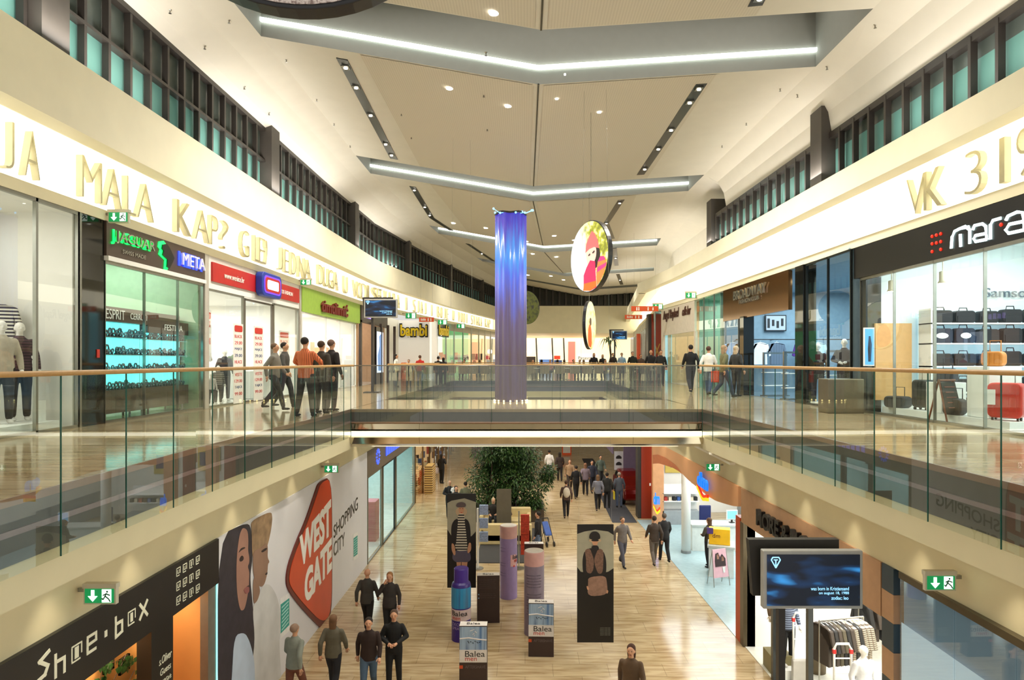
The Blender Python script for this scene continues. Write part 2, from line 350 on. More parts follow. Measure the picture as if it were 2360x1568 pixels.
for a, b in zip(ys, ys[1:]):
    pa, pb = prof(a), prof(b); hole = any(abs(a-c[0]) < 1e-6 or (a > c[0] and b <= c[1]+1e-6) for c in COF)
    for i in range(8):
        if hole and i in (3, 4): continue
        mb.quad((pa[i][0],a,pa[i][1]),(pa[i+1][0],a,pa[i+1][1]),(pb[i+1][0],b,pb[i+1][1]),(pb[i][0],b,pb[i][1]))
struct(mb.build('ceiling', M_CEIL))
for n, (a, b) in enumerate(COF):
    mb = MB(); pa, pb = prof(a), prof(b); T = 15.75
    A = [(pa[i][0],a,pa[i][1]) for i in (3,4,5)]; B = [(pb[i][0],b,pb[i][1]) for i in (3,4,5)]
    up = lambda p: (p[0], p[1], T)
    for i in (0,1): mb.quad(A[i],A[i+1],up(A[i+1]),up(A[i])); mb.quad(B[i],B[i+1],up(B[i+1]),up(B[i])); mb.quad(up(A[i]),up(A[i+1]),up(B[i+1]),up(B[i]))
    mb.quad(A[0],B[0],up(B[0]),up(A[0])); mb.quad(A[2],B[2],up(B[2]),up(A[2]))
    struct(mb.build('trim_%d' % (10+n), M_COFFER))
    lb = MB(); h = .36 if n < 2 else .3
    for i in (0,1):
        if n == 4 and i == 0: continue
        if n >= 5: continue
        p, q = Vector(B[i]), Vector(B[i+1]); p.z += h; q.z += h; p.y -= .03; q.y -= .03
        lb.hull8([p+Vector((0,-.04,-.04)), q+Vector((0,-.04,-.04)), q+Vector((0,.025,-.04)), p+Vector((0,.025,-.04)), p+Vector((0,-.04,.04)), q+Vector((0,-.04,.04)), q+Vector((0,.025,.04)), p+Vector((0,.025,.04))])
    if lb.v:
        o = lb.build('light_strip', M_LED)
        lab(o, ['bright light strip in the ceiling recess overhead, out of view','long bright bent light strip in the nearest visible ceiling recess','bent light strip in the second ceiling recess, above the blue column','bent light strip in the third recess, passing behind the blue column','short light strip in the fourth ceiling recess, by the round hanging picture'][n], 'light')
def zceil(X, Y):
    p = prof(Y)
    for (a, b), (c, d) in zip(p, p[1:]):
        if X <= c: return b+(d-b)*(X-a)/(c-a)
    return p[-1][1]
def ceil_pt(px, py):
    z = 13.8
    for _ in range(30):
        Y = F*(CZ-z)/(py-CY); X = (px-CX)/F*Y; z = zceil(X, min(Y, 64))
    return Vector((X, Y, z))
# seam along the fold
mb = MB()
for a, b in ((-1,1.6),(4,12.15),(14.55,23),(25.2,34.9),(37.1,45.8)):
    mb.hull8([(interp(CXT,a)-.018,a,13.385),(interp(CXT,a)+.018,a,13.385),(interp(CXT,b)+.018,b,13.385),(interp(CXT,b)-.018,b,13.385),(interp(CXT,a)-.018,a,13.42),(interp(CXT,a)+.018,a,13.42),(interp(CXT,b)+.018,b,13.42),(interp(CXT,b)-.018,b,13.42)])
struct(mb.build('trim_20', mat('seam', (.35,.33,.28), .8)))
# finely ribbed acoustic fields either side of the fold
def rib_mat():
    m = stripes('ribbed acoustic panel', (.87,.84,.78), (.84,.81,.75), 18, 'X', .8, .5); return m
mb = MB()
for a, b in ((-1,1.55),(4.05,12.1),(14.6,22.95),(25.25,34.85)):
    for s in (-1, 1):
        pts = []
        for y in (a, b):
            c = interp(CXT, y); x0 = c+s*.12; x1 = c+s*4.0
            pts += [(x0,y),(x1,y)] if y == a else [(x1,y),(x0,y)]
        mb.quad(*[(x, y, zceil(x, y)-.012) for x, y in pts])
struct(mb.build('ceiling_panel', rib_mat()))
# black lamp slots with their spotlights
def slot(pts, label, ks):
    mb = MB(); t = thing('ceiling_light_slot', label, 'light', tuple(pts[0]), 0, 'black slots of spotlights in the ceiling'); o = Vector(pts[0])
    for p, q in zip(pts, pts[1:]):
        d = (Vector(q)-Vector(p)).normalized(); n = Vector((-d.y, d.x, 0)).normalized()*.13
        A = [Vector(p)-n, Vector(p)+n, Vector(q)+n, Vector(q)-n]; A = [Vector((v.x, v.y, zceil(v.x, v.y)-.02))-o for v in A]
        mb.prism(A, (0,0,.03))
    mb.build('recess', M_BLACK, t)
    L = sum((Vector(q)-Vector(p)).length for p, q in zip(pts, pts[1:]))
    for k in ks:
        s = k*L
        for p, q in zip(pts, pts[1:]):
            l = (Vector(q)-Vector(p)).length
            if s <= l: c = Vector(p).lerp(Vector(q), s/l); break
            s -= l
        c.z = zceil(c.x, c.y)-.045; c -= o
        b = MB(); b.box((c.x-.085,c.y-.11,c.z-.005),(c.x+.085,c.y+.11,c.z+.02)); s_ = b.build('spotlight', M_STEEL, t)
        b = MB(); b.lathe((c.x,c.y,c.z-.02), [(.045,0),(.05,.02)], 12); b.build('bulb', M_SPOT, s_)
        l = D.lights.new('spotlight', 'SPOT'); l.energy = 620; l.color = (1,.94,.84); l.spot_size = math.radians(145); l.spot_blend = .8; l.shadow_soft_size = .06
        q = D.objects.new('lamp', l); q.location = o+c+Vector((0,0,-.08)); COL.objects.link(q)
slot([ceil_pt(788,135), ceil_pt(908,366)], 'long black ceiling slot of spotlights on the left, nearest the camera', (.05,.2,.45,.78,.93))
slot([ceil_pt(1617,192), ceil_pt(1476,402)], 'long black ceiling slot of spotlights on the right, nearest the camera', (.03,.14,.4,.62,.9))
slot([ceil_pt(951,430), ceil_pt(995,502), ceil_pt(1040,531)], 'bent black ceiling slot on the left between second and third light strips', (.05,.4,.6))
slot([ceil_pt(1432,460), ceil_pt(1397,514), ceil_pt(1411,550)], 'bent black ceiling slot on the right, above the round hanging picture', (.05,.5))
slot([ceil_pt(1416,572), ceil_pt(1421,612)], 'short black ceiling slot just right of the round hanging picture', (.5,))
slot([ceil_pt(1424,632), ceil_pt(1433,656)], 'short far black ceiling slot near the right frieze', (.5,))
slot([ceil_pt(1078,562), ceil_pt(1138,602)], 'thin black ceiling slot left of the blue column', (.5,))
slot([ceil_pt(1762,-30), ceil_pt(1740,12)], 'black ceiling slot cut by the top edge of the photo', (.5,))
k = 0
for px, py, r in ((1138,28,.085),(1036,202,.08),(1171,243,.08),(1283,226,.035),(1381,257,.05),(1045,514,.1),(1120,525,.1),(1277,543,.1),(1322,553,.08),(1214,556,.08),(1228,585,.1),(1282,592,.1),(1217,634,.11),(1270,636,.11),(1299,645,.11),(1302,170,.02)):
    c = ceil_pt(px, py); b = MB(); b.lathe((c.x,c.y,c.z-.03), [(r,0),(r,.03)], 16); o = b.build('downlight', M_SPOT)
    lab(o, 'small round white downlight set in the middle of the ceiling', 'light', 'round downlights in the ceiling')
for px, py in ((392,24),(472,107),(563,200),(620,260),(528,47),(660,138),(730,229),(770,285),(807,336),(1120,122),(925,262),(948,316),(1123,297),(1115,218),(1798,205),(1720,284),(1664,336),(2110,119),(2205,48),(2017,191),(1906,273),(1838,326)):
    c = ceil_pt(px, py); b = MB(); b.lathe((c.x,c.y,c.z-.06), [(.03,0),(.012,.015),(.012,.05),(.035,.07)], 8)
    lab(b.build('sprinkler', M_STEEL), 'tiny metal sprinkler head on the pale ceiling', 'sprinkler', 'sprinkler heads on the ceiling')
# ------------------------------------------------------------------ end of the mall
mb = MB(); mb.box((-3,62,9.95),(11.5,62.3,12.45)); mb.box((-3,62,9.85),(12,74,9.95)); mb.box((-9,84,6),(20,84.2,10))
struct(mb.build('wall_end', M_CREAM))
f = MB(); p = MB(); f.box((-3,62.1,12.45),(12,62.3,12.55)); p.quad((-3,62.35,12.45),(12,62.35,12.45),(12,62.35,14.6),(-3,62.35,14.6))
x = -3
while x < 12: f.box((x,62.0,12.45),(x+.16,62.3,14.6)); x += .62
o = struct(f.build('window_20', M_DARK)); p.build('pane', mat('dark pane', (.10,.13,.10), .2), o)
area((3,70,9.8), 12, 12, 700)
# ------------------------------------------------------------------ lower walls
LX = -5.6
RA = [(5.85,6.5),(5.75,9.5),(5.6,14),(5.5,17),(5.28,23.8),(5.06,29.5),(4.95,33)]      # right lower shop line
mb = MB()
mb.box((LX-.3,1,4.0),(LX,80,5.0)); struct(mb.build('wall_left_lower', M_CREAM2))
mb = MB(); mb.sweep(RA, [(-.3,4.0),(0,4.0),(0,5.0),(-.3,5.0)], -1); mb.box((5.0,33,4),(5.3,80,5)); struct(mb.build('wall_right_lower', M_CREAM2))
def spot(x, y, z, e, ang=70):
    l = D.lights.new('spot', 'SPOT'); l.energy = e; l.color = (1,.88,.68); l.spot_size = math.radians(ang); l.spot_blend = 1; l.shadow_soft_size = .06
    o = D.objects.new('spot', l); o.location = (x, y, z); COL.objects.link(o)
for y in (7.6,9.2,10.8,12.4,14,15.6,18.4,21.5,25): spot(LX+.3, y, 4.93, 55)
for y in (7.6,9.4,11.2,13,14.8,16.6,18.8,21.4,24.5): spot(fx([(a,b) for a,b in RA], y)-.3, y, 4.93, 55)
# ------------------------------------------------------------------ balustrades
def balustrade(path, side, z0, joints, label, rail=M_WOOD, d=.07, zr=7.1):
    a = Vector((path[0][0], path[0][1], 0)); t = thing('glass_balustrade', label, 'railing', (a.x, a.y, 6.0)); o = Vector((a.x, a.y, 6.0))
    if rail is M_WOOD:
        pts = [Vector((x+(d*side if abs(path[0][0]-path[-1][0]) < 3 else 0), y+(0 if abs(path[0][0]-path[-1][0]) < 3 else d*side), zr))-o for x, y in path]
        MB().tube(pts, .028, 10).build('handrail', rail, t, smooth=True)
    else:
        pts = [Vector((x, y+d*side, zr))-o for x, y in path]; MB().tube(pts, .012, 8).build('handrail', rail, t)
    return t, o
def side_rail(E, s, joints, label):
    t, o = balustrade(E, s, 5.32, joints, label)
    for a, b in zip(joints, joints[1:]):
        ys_ = [a+.006]+[q for _, q in E if a < q < b]+[b-.006]; g = MB(); e = MB()
        x = lambda y: fx(E, y)+s*.07-o.x
        pth = [(x(y), y-o.y) for y in ys_]
        for (p, q), (r, u) in zip(pth, pth[1:]): g.quad((p,q,5.32-o.z),(r,u,5.32-o.z),(r,u,7.08-o.z),(p,q,7.08-o.z))
        gp = g.build('glass_panel', M_BAL, t)
        y = b-.006; e.box((x(y)-.007,y-.008-o.y,5.32-o.z),(x(y)+.007,y-o.y,7.08-o.z)); e.build('edge', M_GEDGE, gp)
side_rail(EL, 1, [1.6,2.9,4.1,5.3,6.34,7.4,8.42,9.46,10.5,11.55,12.6,13.65,14.7,15.6,16.2], 'glass balustrade with oak handrail along the left walkway')
side_rail(ER, -1, [1.6,2.8,4.2,5.4,6.56,7.69,8.8,9.85,10.95,12.05,13.2,14.3,15.4,16.2], 'glass balustrade with oak handrail along the right walkway')
SL = [(-4.4,20.6),(-4.4,39.7)]; SR = [(4.4,20.6),(4.9,39.7)]
side_rail(SL, 1, [20.6]+[22+1.75*i for i in range(11)], 'far glass balustrade on the left edge beyond the bridge'); side_rail(SR, -1, [20.6]+[22+1.75*i for i in range(11)], 'far glass balustrade on the right edge beyond the bridge')
def cross_rail(y, x0, x1, z0, label, rail, n, dy=0):
    t = thing('glass_balustrade', label, 'railing', (x0, y, 6.0)); w_ = (x1-x0)/n
    MB().tube([(0,0,1.1),(x1-x0,0,1.1)], .028 if rail is M_WOOD else .014, 10).build('handrail', rail, t, smooth=True)
    for i in range(n):
        g = MB().quad((i*w_+.006,0,z0-6),((i+1)*w_-.006,0,z0-6),((i+1)*w_-.006,0,1.08),(i*w_+.006,0,1.08)).build('glass_panel', M_BAL, t)
        MB().box(((i+1)*w_-.012,-.006,z0-6),((i+1)*w_-.004,.006,1.08)).build('edge', M_GEDGE, g)
cross_rail(16.33, -4.28, 4.34, 5.67, 'clear glass balustrade on the near side of the bridge', M_STEEL, 5)
cross_rail(20.45, -4.3, 4.3, 5.95, 'glass balustrade with oak rail on the far side of the bridge', M_WOOD, 5)
cross_rail(39.9, -4.25, 4.75, 5.6, 'farthest glass balustrade, in front of the striped cafe chairs', M_WOOD, 6)
# ------------------------------------------------------------------ shop rooms
def room(name, x0, x1, y0, y1, z0, z1, wall, fl, side, e, col=(1,.97,.92), emis=None, lamp=True):
    mb = MB(); bx = x0 if side < 0 else x1                    # the side open to the mall is the other one
    mb.box((bx-.05,y0,z0),(bx+.05,y1,z1)); mb.box((x0,y0-.04,z0),(x1,y0+.04,z1)); mb.box((x0,y1-.04,z0),(x1,y1+.04,z1)); mb.box((x0,y0,z1),(x1,y1,z1+.06))
    struct(MB().box((x0,y0,z0-.02),(x1,y1,z0+.012)).build(name.replace('wall', 'floor'), fl))
    o = struct(mb.build(name, wall))
    if e: area(((x0+x1)/2, (y0+y1)/2, z1-.08), (x1-x0)*.7, (y1-y0)*.8, e*.5, col)
    return o
M_SW = mat('shop white wall', (.96,.95,.92), .5, noise_amt=.01); M_SF = mat('shop pale floor', (.80,.80,.78), .12)
M_BROWN = mat('brown sign board', (.30,.24,.20), .35); M_ALU = mat('aluminium frame', (.60,.60,.56), .35, .8)
def wl(px, py): return WX(px, py, -8.2)
def pane(mb, a, b, z0, z1, x): mb.quad((x,a,z0),(x,b,z0),(x,b,z1),(x,a,z1))
def front(name, label, x, ys_, z0, z1, fr=.04, m=M_ALU, g=M_TINT, top=True, n=1):
    t = thing(name, label, 'shop window', (x, ys_[0], z0)); f = MB()
    for y in ys_: f.box((-.03, y-ys_[0]-fr/2, 0),(.03, y-ys_[0]+fr/2, z1-z0))
    L = ys_[-1]-ys_[0]; f.box((-.03,0,z1-z0-.06),(.03,L,z1-z0)); f.box((-.03,0,0),(.03,L,.05)); f.build('frame', m, t)
    for a, b in zip(ys_, ys_[1:]):
        g_ = MB(); g_.quad((0,a-ys_[0]+fr/2,.05),(0,b-ys_[0]-fr/2,.05),(0,b-ys_[0]-fr/2,z1-z0-.06),(0,a-ys_[0]+fr/2,z1-z0-.06)); g_.build('glass_panel', g, t)
    return t
# ---- upper left: clothes shop window at the edge of the photo
room('wall_clothes_shop', -13.4, -8.25, 4.0, 11.9, 6.0, 9.93, M_SW, M_SF, -1, 520)
front('shop_window', 'tall frameless clothes shop window at the far left edge, upper floor', -8.2, [4.1,7.3,10.9,11.92], 6.0, 9.95, .05)
mb = MB(); mb.box((-9.4,8,6.015),(-8.3,11.6,6.16)); lab(mb.build('display_platform', M_WHITE), 'low white platform inside the far left clothes shop window', 'platform')
mb = MB(); mb.box((-9.9,10.7,6.02),(-9.75,11.8,9.9)); struct(mb.build('wall_clothes_shop_return', mat('cream partition', (.90,.87,.78), .6)))
# dark glossy pillar between shops
t = thing('shop_pillar', 'dark glossy pillar between the clothes shop and the watch shop', 'pillar', (-8.2,12.0,6.0))
MB().box((-.4,0,0),(.02,.64,3.95)).build('cladding', mat('dark glass cladding', (.10,.10,.09), .04), t)
b = MB(); b.box((.02,.42,1.28),(.035,.5,1.44)); b.build('alarm_button', mat('alarm red', (.75,.2,.15), .4), t)
MB().box((-.42,-.1,0),(.03,0,3.95)).build('frame', M_ALU, t)
# ---- upper left: watch shop
ya, yb = 12.66, 16.55
room('wall_watch_shop', -12.5, -8.3, ya, yb, 6.0, 9.93, mat('green shop wall', (.66,.76,.62), .5), M_SF, -1, 300, (.85,1,.97))
t = thing('shop_sign', 'brown sign board with green glowing lettering above the watch shop', 'sign', (-8.2,ya,9.27))
o = Vector((-8.2,ya,9.27))
MB().box((-.1,0,0),(.06,yb-ya,.68)).build('board', M_BROWN, t); MB().box((-.08,0,-.09),(.1,yb-ya,0)).build('trim', M_WHITE, t)
M_GLG = mat('green neon', (.1,1,.4), emit=2.2, ecol=(.05,.95,.35)); M_BLU = mat('blue neon', (.2,.3,1), emit=2.2, ecol=(.15,.25,1)); M_CHR = mat('polished metal letter', (.75,.75,.72), .2, .9, noise_amt=0)
def fit(st, p0, p1, X, fr, m, parent, o, dep=.04, name='lettering', **k):   # p0, p1: pixel corners (left-top, right-bottom) on the wall plane
    a = WX(*p0, X); b = WX(*p1, X); c = (a+b)/2-o; s = text(name, st, c, fr, abs(b.y-a.y), k.pop('h', None) or abs(a.z-b.z), m, parent, dep, **k); return s
a = wl(247,0).y; b = wl(338,0).y; X2 = -8.14
text('lettering', 'JAGUAR', (.07,(a+b)/2-ya,.40), LEFTW, b-a, .30, M_GLG, t, .02, bold=.02); text('lettering', 'JAGUAR', (.11,(a+b)/2-ya+.05,.40), LEFTW, b-a, .26, M_CHR, t, .05)
text('lettering', 'SWISS MADE', (.07,(a+b)/2-ya+.1,.16), LEFTW, (b-a)*.6, .08, M_CHR, t, .01)
cy = wl(376,0).y-ya
head = [(-.20,.22),(-.05,.27),(.05,.20),(.24,-.02),(.05,-.30),(-.04,-.28),(-.02,-.1),(-.12,-.06),(-.20,-.02),(-.16,.08),(-.22,.12)]
b = MB(); b.prism([(.065,cy+p*1.35-.05,.34+q*1.15) for p, q in head], (.012,0,0)); b.build('emblem_glow', M_GLG, t)
b = MB(); b.prism([(.08,cy+.02+p*1.1,.34+q*.95) for p, q in head], (.03,0,0)); b.build('emblem', M_BLACK, t)
a = wl(405,0).y; b = wl(458,0).y
text('lettering', 'META', (.065,(a+b)/2-ya,.36), LEFTW, b-a+.05, .34, M_BLU, t, .02, bold=.03); text('lettering', 'META', (.11,(a+b)/2-ya+.05,.36), LEFTW, b-a, .28, M_TEXTW, t, .04)
front('shop_window', 'glass front of the watch shop beneath the brown sign', -8.2, [ya+.02, ya+1.35, ya+2.7, yb-.02], 6.0, 9.18, .015, M_STEEL)
for label, c0, c1_, zt, dx in (('glowing turquoise watch display case, nearest the dark pillar', ya+.12, ya+1.9, 8.02, -.2), ('glowing turquoise watch display case, nearer the red shop sign', ya+2.0, yb-.12, 7.86, -.3)):
    t = thing('display_case', label, 'display case', (-8.2+dx, c0, 6.0)); L = c1_-c0
    MB().box((-.6,0,.15),(0,L,.62)).box((-.62,0,.12),(-.22,L,2.35)).build('body', M_BROWN, t)
    b = MB(); b.quad((-.215,.02,.64),(-.215,L-.02,.64),(-.215,L-.02,zt-6),(-.215,.02,zt-6)); b.build('light_panel', mat('turquoise light panel', (.6,.95,.95), emit=1.5, ecol=(.42,.95,.93)), t)
    MB().box((-.6,0,zt-6),(0,L,zt-6+.3)).build('header', M_BROWN, t)
    for k in range(1, 4): MB().box((-.21,.01,.62+.36*k-.01),(-.02,L-.01,.62+.36*k+.01)).build('shelf', mat('glass shelf', (.5,.75,.75), .1), t)
    for k in range(0):
        b = MB(); [b.box((-.6+.5*(j//2),.1+(L-.3)*(j % 2),0),(-.52+.5*(j//2),.18+(L-.3)*(j % 2),.15)) for j in range(0)]
    for sx in (-.5,-.08):
        for sy in (.15,L-.15): MB().tube([(sx,sy,0),(sx,sy,.16)], .025).build('leg', M_STEEL, t)
    o_ = Vector((-8.2+dx, c0, 6.0))
    if dx == -.2:
        text('lettering', 'ESPRIT', (.01,.55,zt-6+.15), LEFTW, .62, .2, M_TEXTW, t, .01); text('lettering', 'CERRUTI', (.01,1.35,zt-6+.15), LEFTW, .6, .13, M_TEXTW, t, .01)
    else: text('lettering', 'FESTINA', (.01,L*.6,zt-6+.15), LEFTW, .8, .14, M_TEXTW, t, .01)
w_ = MB(); w_.lathe((0,0,0), [(.028,0),(.03,.015),(.012,.03),(.012,.05)], 8); w_.k = 1; w_.tube([(.015,.034*math.cos(a),.075+.034*math.sin(a)) for a in [i*math.pi/5 for i in range(11)]], .012, 6)
wm = w_.mesh('watch'); wm.materials.append(mat('watch stand', (.15,.2,.22), .3)); wm.materials.append(mat('watch metal', (.35,.45,.48), .3, .5))
k = 0
for case, (c0, c1_, dx) in enumerate(((ya+.2, ya+1.85, -.2), (ya+2.08, yb-.18, -.3))):
    for sh in range(4):
        for row in range(2):
            n = 15
            for i in range(n):
                o = D.objects.new('watch', wm); COL.objects.link(o)
                o.location = (-8.2+dx-.07-.08*row, c0+(c1_-c0)*(i+.5)/n+random.uniform(-.02,.02), 6.0+(.62 if sh == 0 else .63+.36*sh)+.001); s = random.uniform(.9,1.5); o.scale = (s,s,s*random.uniform(.8,1.2))
                lab(o, 'small watch on a stand in the %s turquoise case' % ('left' if case == 0 else 'right'), 'watch', 'watches in the %s turquoise case' % ('left' if case == 0 else 'right'))
# ---- upper left: red-signed clothes shop
ya, yb = 16.75, 23.6
room('wall_red_shop', -13, -8.3, ya, yb, 6.0, 9.2, M_SW, M_SF, -1, 480)
struct(MB().box((-8.32,16.56,6.0),(-8.14,16.76,9.95)).box((-8.32,23.55,6),(-8.14,23.7,9.95)).build('wall_pier', mat('pale pier', (.72,.70,.66), .5)))
struct(MB().box((-8.3,16.76,9.1),(-8.18,23.56,9.95)).build('wall_header', M_WHITE))
t = thing('shop_sign', 'long red shop sign with a rounded blue badge, upper left', 'sign', (-8.18,16.95,9.3)); L = 23.45-16.95
MB().box((0,0,0),(.05,L,.5)).build('board', mat('sign red', (.72,.13,.12), .4), t)
text('lettering', 'www.wenice.hr', (.055,1.25,.24), LEFTW, 1.25, .16, M_TEXTW, t, .01); text('lettering', 'KIDS FASHION', (.055,L-1.3,.24), LEFTW, 1.2, .13, M_TEXTW, t, .01)
def rrect(cx, cy, hw, hh, r, n=6):
    pts = []
    for qx, qy, a0 in ((1,1,0),(-1,1,90),(-1,-1,180),(1,-1,270)):
        for i in range(n+1):
            a = math.radians(a0+90*i/n); pts.append((cx+qx*(hw-r)+r*math.cos(a), cy+qy*(hh-r)+r*math.sin(a)))
    return pts
cyb = wl(607,0).y-16.95
def badge(mb, hw, hh, r, x0, d): mb.prism([(x0,p,q) for p, q in rrect(cyb, .27, hw, hh, r)], (d,0,0)); return mb
bd = badge(MB(), .78, .37, .2, .05, .22).build('badge', mat('badge blue', (.12,.22,.62), .35), t, bevel=.03)
badge(MB(), .66, .27, .16, .27, .012).build('ring', mat('badge violet', (.45,.2,.6), emit=1.2, ecol=(.35,.25,.95)), bd); badge(MB(), .6, .22, .14, .282, .008).build('face', mat('sign red', (.72,.13,.12)), bd)
badge(MB(), .44, .14, .07, .29, .008).build('lit_panel', mat('lit badge', (1,1,1), emit=3, ecol=(1,1,1)), bd)
front('shop_window', 'left display window of the red-signed shop', -8.2, [ya+.05, 18.9], 6.0, 9.1, .06)
front('shop_door', 'open glass doorway of the red-signed shop', -8.2, [18.98, 21.1], 6.0, 9.05, .12, mat('door frame', (.45,.42,.38), .35, .5))
front('shop_window', 'right display window of the red-signed shop', -8.2, [21.2, 23.5], 6.0, 9.1, .06)
def banner(name, label, x, y, z0, w_, h_, rows, head=None, gr='price banners in the red-signed shop'):
    t = thing(name, label, 'banner', (x, y, z0), 0, gr)
    MB().box((-.01,-w_/2,0),(0,w_/2,h_)).build('sheet', mat('banner sheet', (.93,.92,.90), .6), t)
    MB().prism([(0,p,q) for p, q in rrect(0, h_-.14, w_*.4, .09, .06)], (.008,0,0)).build('logo', M_RED, t)
    for i, (st, m) in enumerate(rows):
        q = h_-.36-i*(h_-.45)/max(1, len(rows)); text('lettering', st, (0,0,q), LEFTW, w_*.75, .09 if len(rows) > 4 else .18, m, t, .005)
    return t
MR = mat('banner red ink', (.80,.15,.15), .5); MBL = mat('banner blue ink', (.2,.3,.5), .5)
rows = [('BLACK', MR),('29.00', MR),('MAJICE', MBL),('39.00', MBL),('HLACE', MR),('69.00', MBL),('VESTE', MR),('129.00', MR),('TAJICE', MBL),('99.00', MR)]
for px, w_, n, z0, lbl in ((489,.42,2,7.2,'narrow white hanging banner at the left of the red-signed shop'),(543,.62,10,6.02,'tall white price banner left of the doorway of the red-signed shop'),(590,.7,10,6.02,'tall white price banner in the doorway of the red-signed shop'),(637,.34,3,7.15,'narrow banner right of the doorway of the red-signed shop'),(663,.95,7,6.9,'wide white price banner in the right window of the red-signed shop')):
    y = wl(px, 0).y; banner('price_banner', lbl, -8.12 if px in (543,590) else -8.32, y, z0, w_, 2.25 if n == 10 else 1.35, rows[:n])
# ---- upper left: green-signed toy clothes shop
ya, yb = 23.7, 31.4
room('wall_green_shop', -13, -8.25, ya, yb, 6.0, 9.3, M_SW, M_SF, -1, 800)
t = thing('shop_sign', 'lime green sign board with dark red playful lettering', 'sign', (-8.16,23.72,9.02))
MB().hull8([(-.1,0,0),(.04,0,0),(.2,7.7,0),(.06,7.7,0),(-.1,0,.92),(.04,0,.92),(.2,7.7,.92),(.06,7.7,.92)]).build('board', mat('lime green', (.60,.74,.28), .45), t)
a = wl(731,0).y-23.72; b = wl(790,0).y-23.72
text('lettering', 'timtilimic\u0301'.replace('c\u0301','\u0107'), (.14,(a+b)/2,.42), (Vector((.02,1,0)).normalized(), Vector((0,0,1)), Vector((1,-.02,0))), b-a, .55, mat('dark red letter', (.45,.08,.06), .4), t, .05, bold=.02)
front('shop_window', 'wide glass front under the lime green sign', -8.16, [23.75,26.6,28.6,31.3], 6.0, 9.02, .07, M_WHITE)
for i, (y, z, c) in enumerate(((25,7.0,(.85,.3,.2)),(26.1,7.5,(.9,.8,.3)),(27.2,7.1,(.8,.4,.4)),(28.2,7.6,(.9,.88,.8)),(29.3,7.0,(.4,.6,.8)),(30.3,7.4,(.9,.5,.3)))):
    lab(MB().box((-9.9,y,z),(-9.3,y+.6,z+.45)).build('toy_box', mat('toy box %d' % i, c, .5), bevel=.02), '%s stacked box behind the lime green shop front' % ['red','yellow','pink','white','blue','orange'][i], 'box')
t = thing('shelf_unit', 'white shelf unit behind the lime green shop front', 'shelf', (-11,24.3,6.0)); MB().box((-.1,0,0),(0,6.8,2.2)).build('back_panel', M_WHITE, t)
for z in (.95,1.45,1.95): MB().box((0,0,z),(.7,6.8,z+.04)).build('shelf', M_WHITE, t)
# ---- upper left: dark shop with lit fashion poster
room('wall_beige_shop', -12.5, -8.1, 31.5, 37.5, 6.0, 9.9, mat('beige shop wall', (.75,.60,.45), .6), M_SF, -1, 330)
t = thing('storefront', 'dark bronze shop front with a lit fashion poster, left of the TV post', 'shop front', (-8.0,31.5,6.0))
f = MB(); f.box((-.05,0,3.1),(.08,6.0,3.93))
for y in (0,2.0,3.3,4.6,5.9): f.box((-.05+y*.08,y,0),(.08+y*.08,y+.16,3.2))
f.build('frame', mat('dark frame', (.24,.20,.18), .4), t)
MB().box((.15,2.2,0),(.3,3.9,3.0)).build('light_box', M_BLACK, t)
PB = MB(); PB.quad((.31,2.3,.6),(.31,3.8,.6),(.31,3.8,2.75),(.31,2.3,2.75)); pb = PB.build('poster', mat('lit poster', (.85,.9,1), emit=1.0, ecol=(.8,.88,1)), t)
b = MB(); b.prism([(.315,p,q) for p, q in ((2.6,.7),(3.4,.7),(3.6,1.5),(3.3,2.0),(3.5,2.4),(3.2,2.65),(2.8,2.5),(2.9,2.0),(2.45,1.5))], (.004,0,0)); b.build('figure', mat('poster blue', (.45,.62,.85), emit=.5, ecol=(.4,.55,.8)), pb)
marks('lettering', 4, (.1,1.6,3.5), LEFTW, 1.3, .3, mat('violet letter', (.7,.6,.95), emit=1, ecol=(.7,.6,1)), t, .05)
# ---- TV screens on posts
def scr_mat():
    m = mat('dark screen', (.01,.015,.03), .3, noise_amt=0); nt = m.node_tree; b = nt.nodes['Principled BSDF']; tc = nt.nodes.new('ShaderNodeTexCoord'); mp = nt.nodes.new('ShaderNodeMapping'); mp.inputs['Rotation'].default_value = (0,.6,0); mp.inputs['Scale'].default_value = (1.1,1,3.4); mp.inputs['Location'].default_value = (.35,0,.2)
    n = nt.nodes.new('ShaderNodeTexNoise'); n.inputs['Scale'].default_value = 1.7; n.inputs['Detail'].default_value = 1.5; r = nt.nodes.new('ShaderNodeValToRGB'); e = r.color_ramp.elements; e[0].position = .45; e[0].color = (.003,.006,.014,1); e[1].position = .74; e[1].color = (.05,.4,.95,1); q = e.new(.58); q.color = (.006,.03,.09,1)
    L = nt.links.new; L(tc.outputs['Object'], mp.inputs[0]); L(mp.outputs[0], n.inputs[0]); L(n.outputs[0], r.inputs[0]); L(r.outputs[0], b.inputs['Emission Color']); b.inputs['Emission Strength'].default_value = 1; return m
M_SCR = scr_mat()
M_STX = mat('screen text', (.6,.85,1), emit=1.2, ecol=(.6,.85,1))
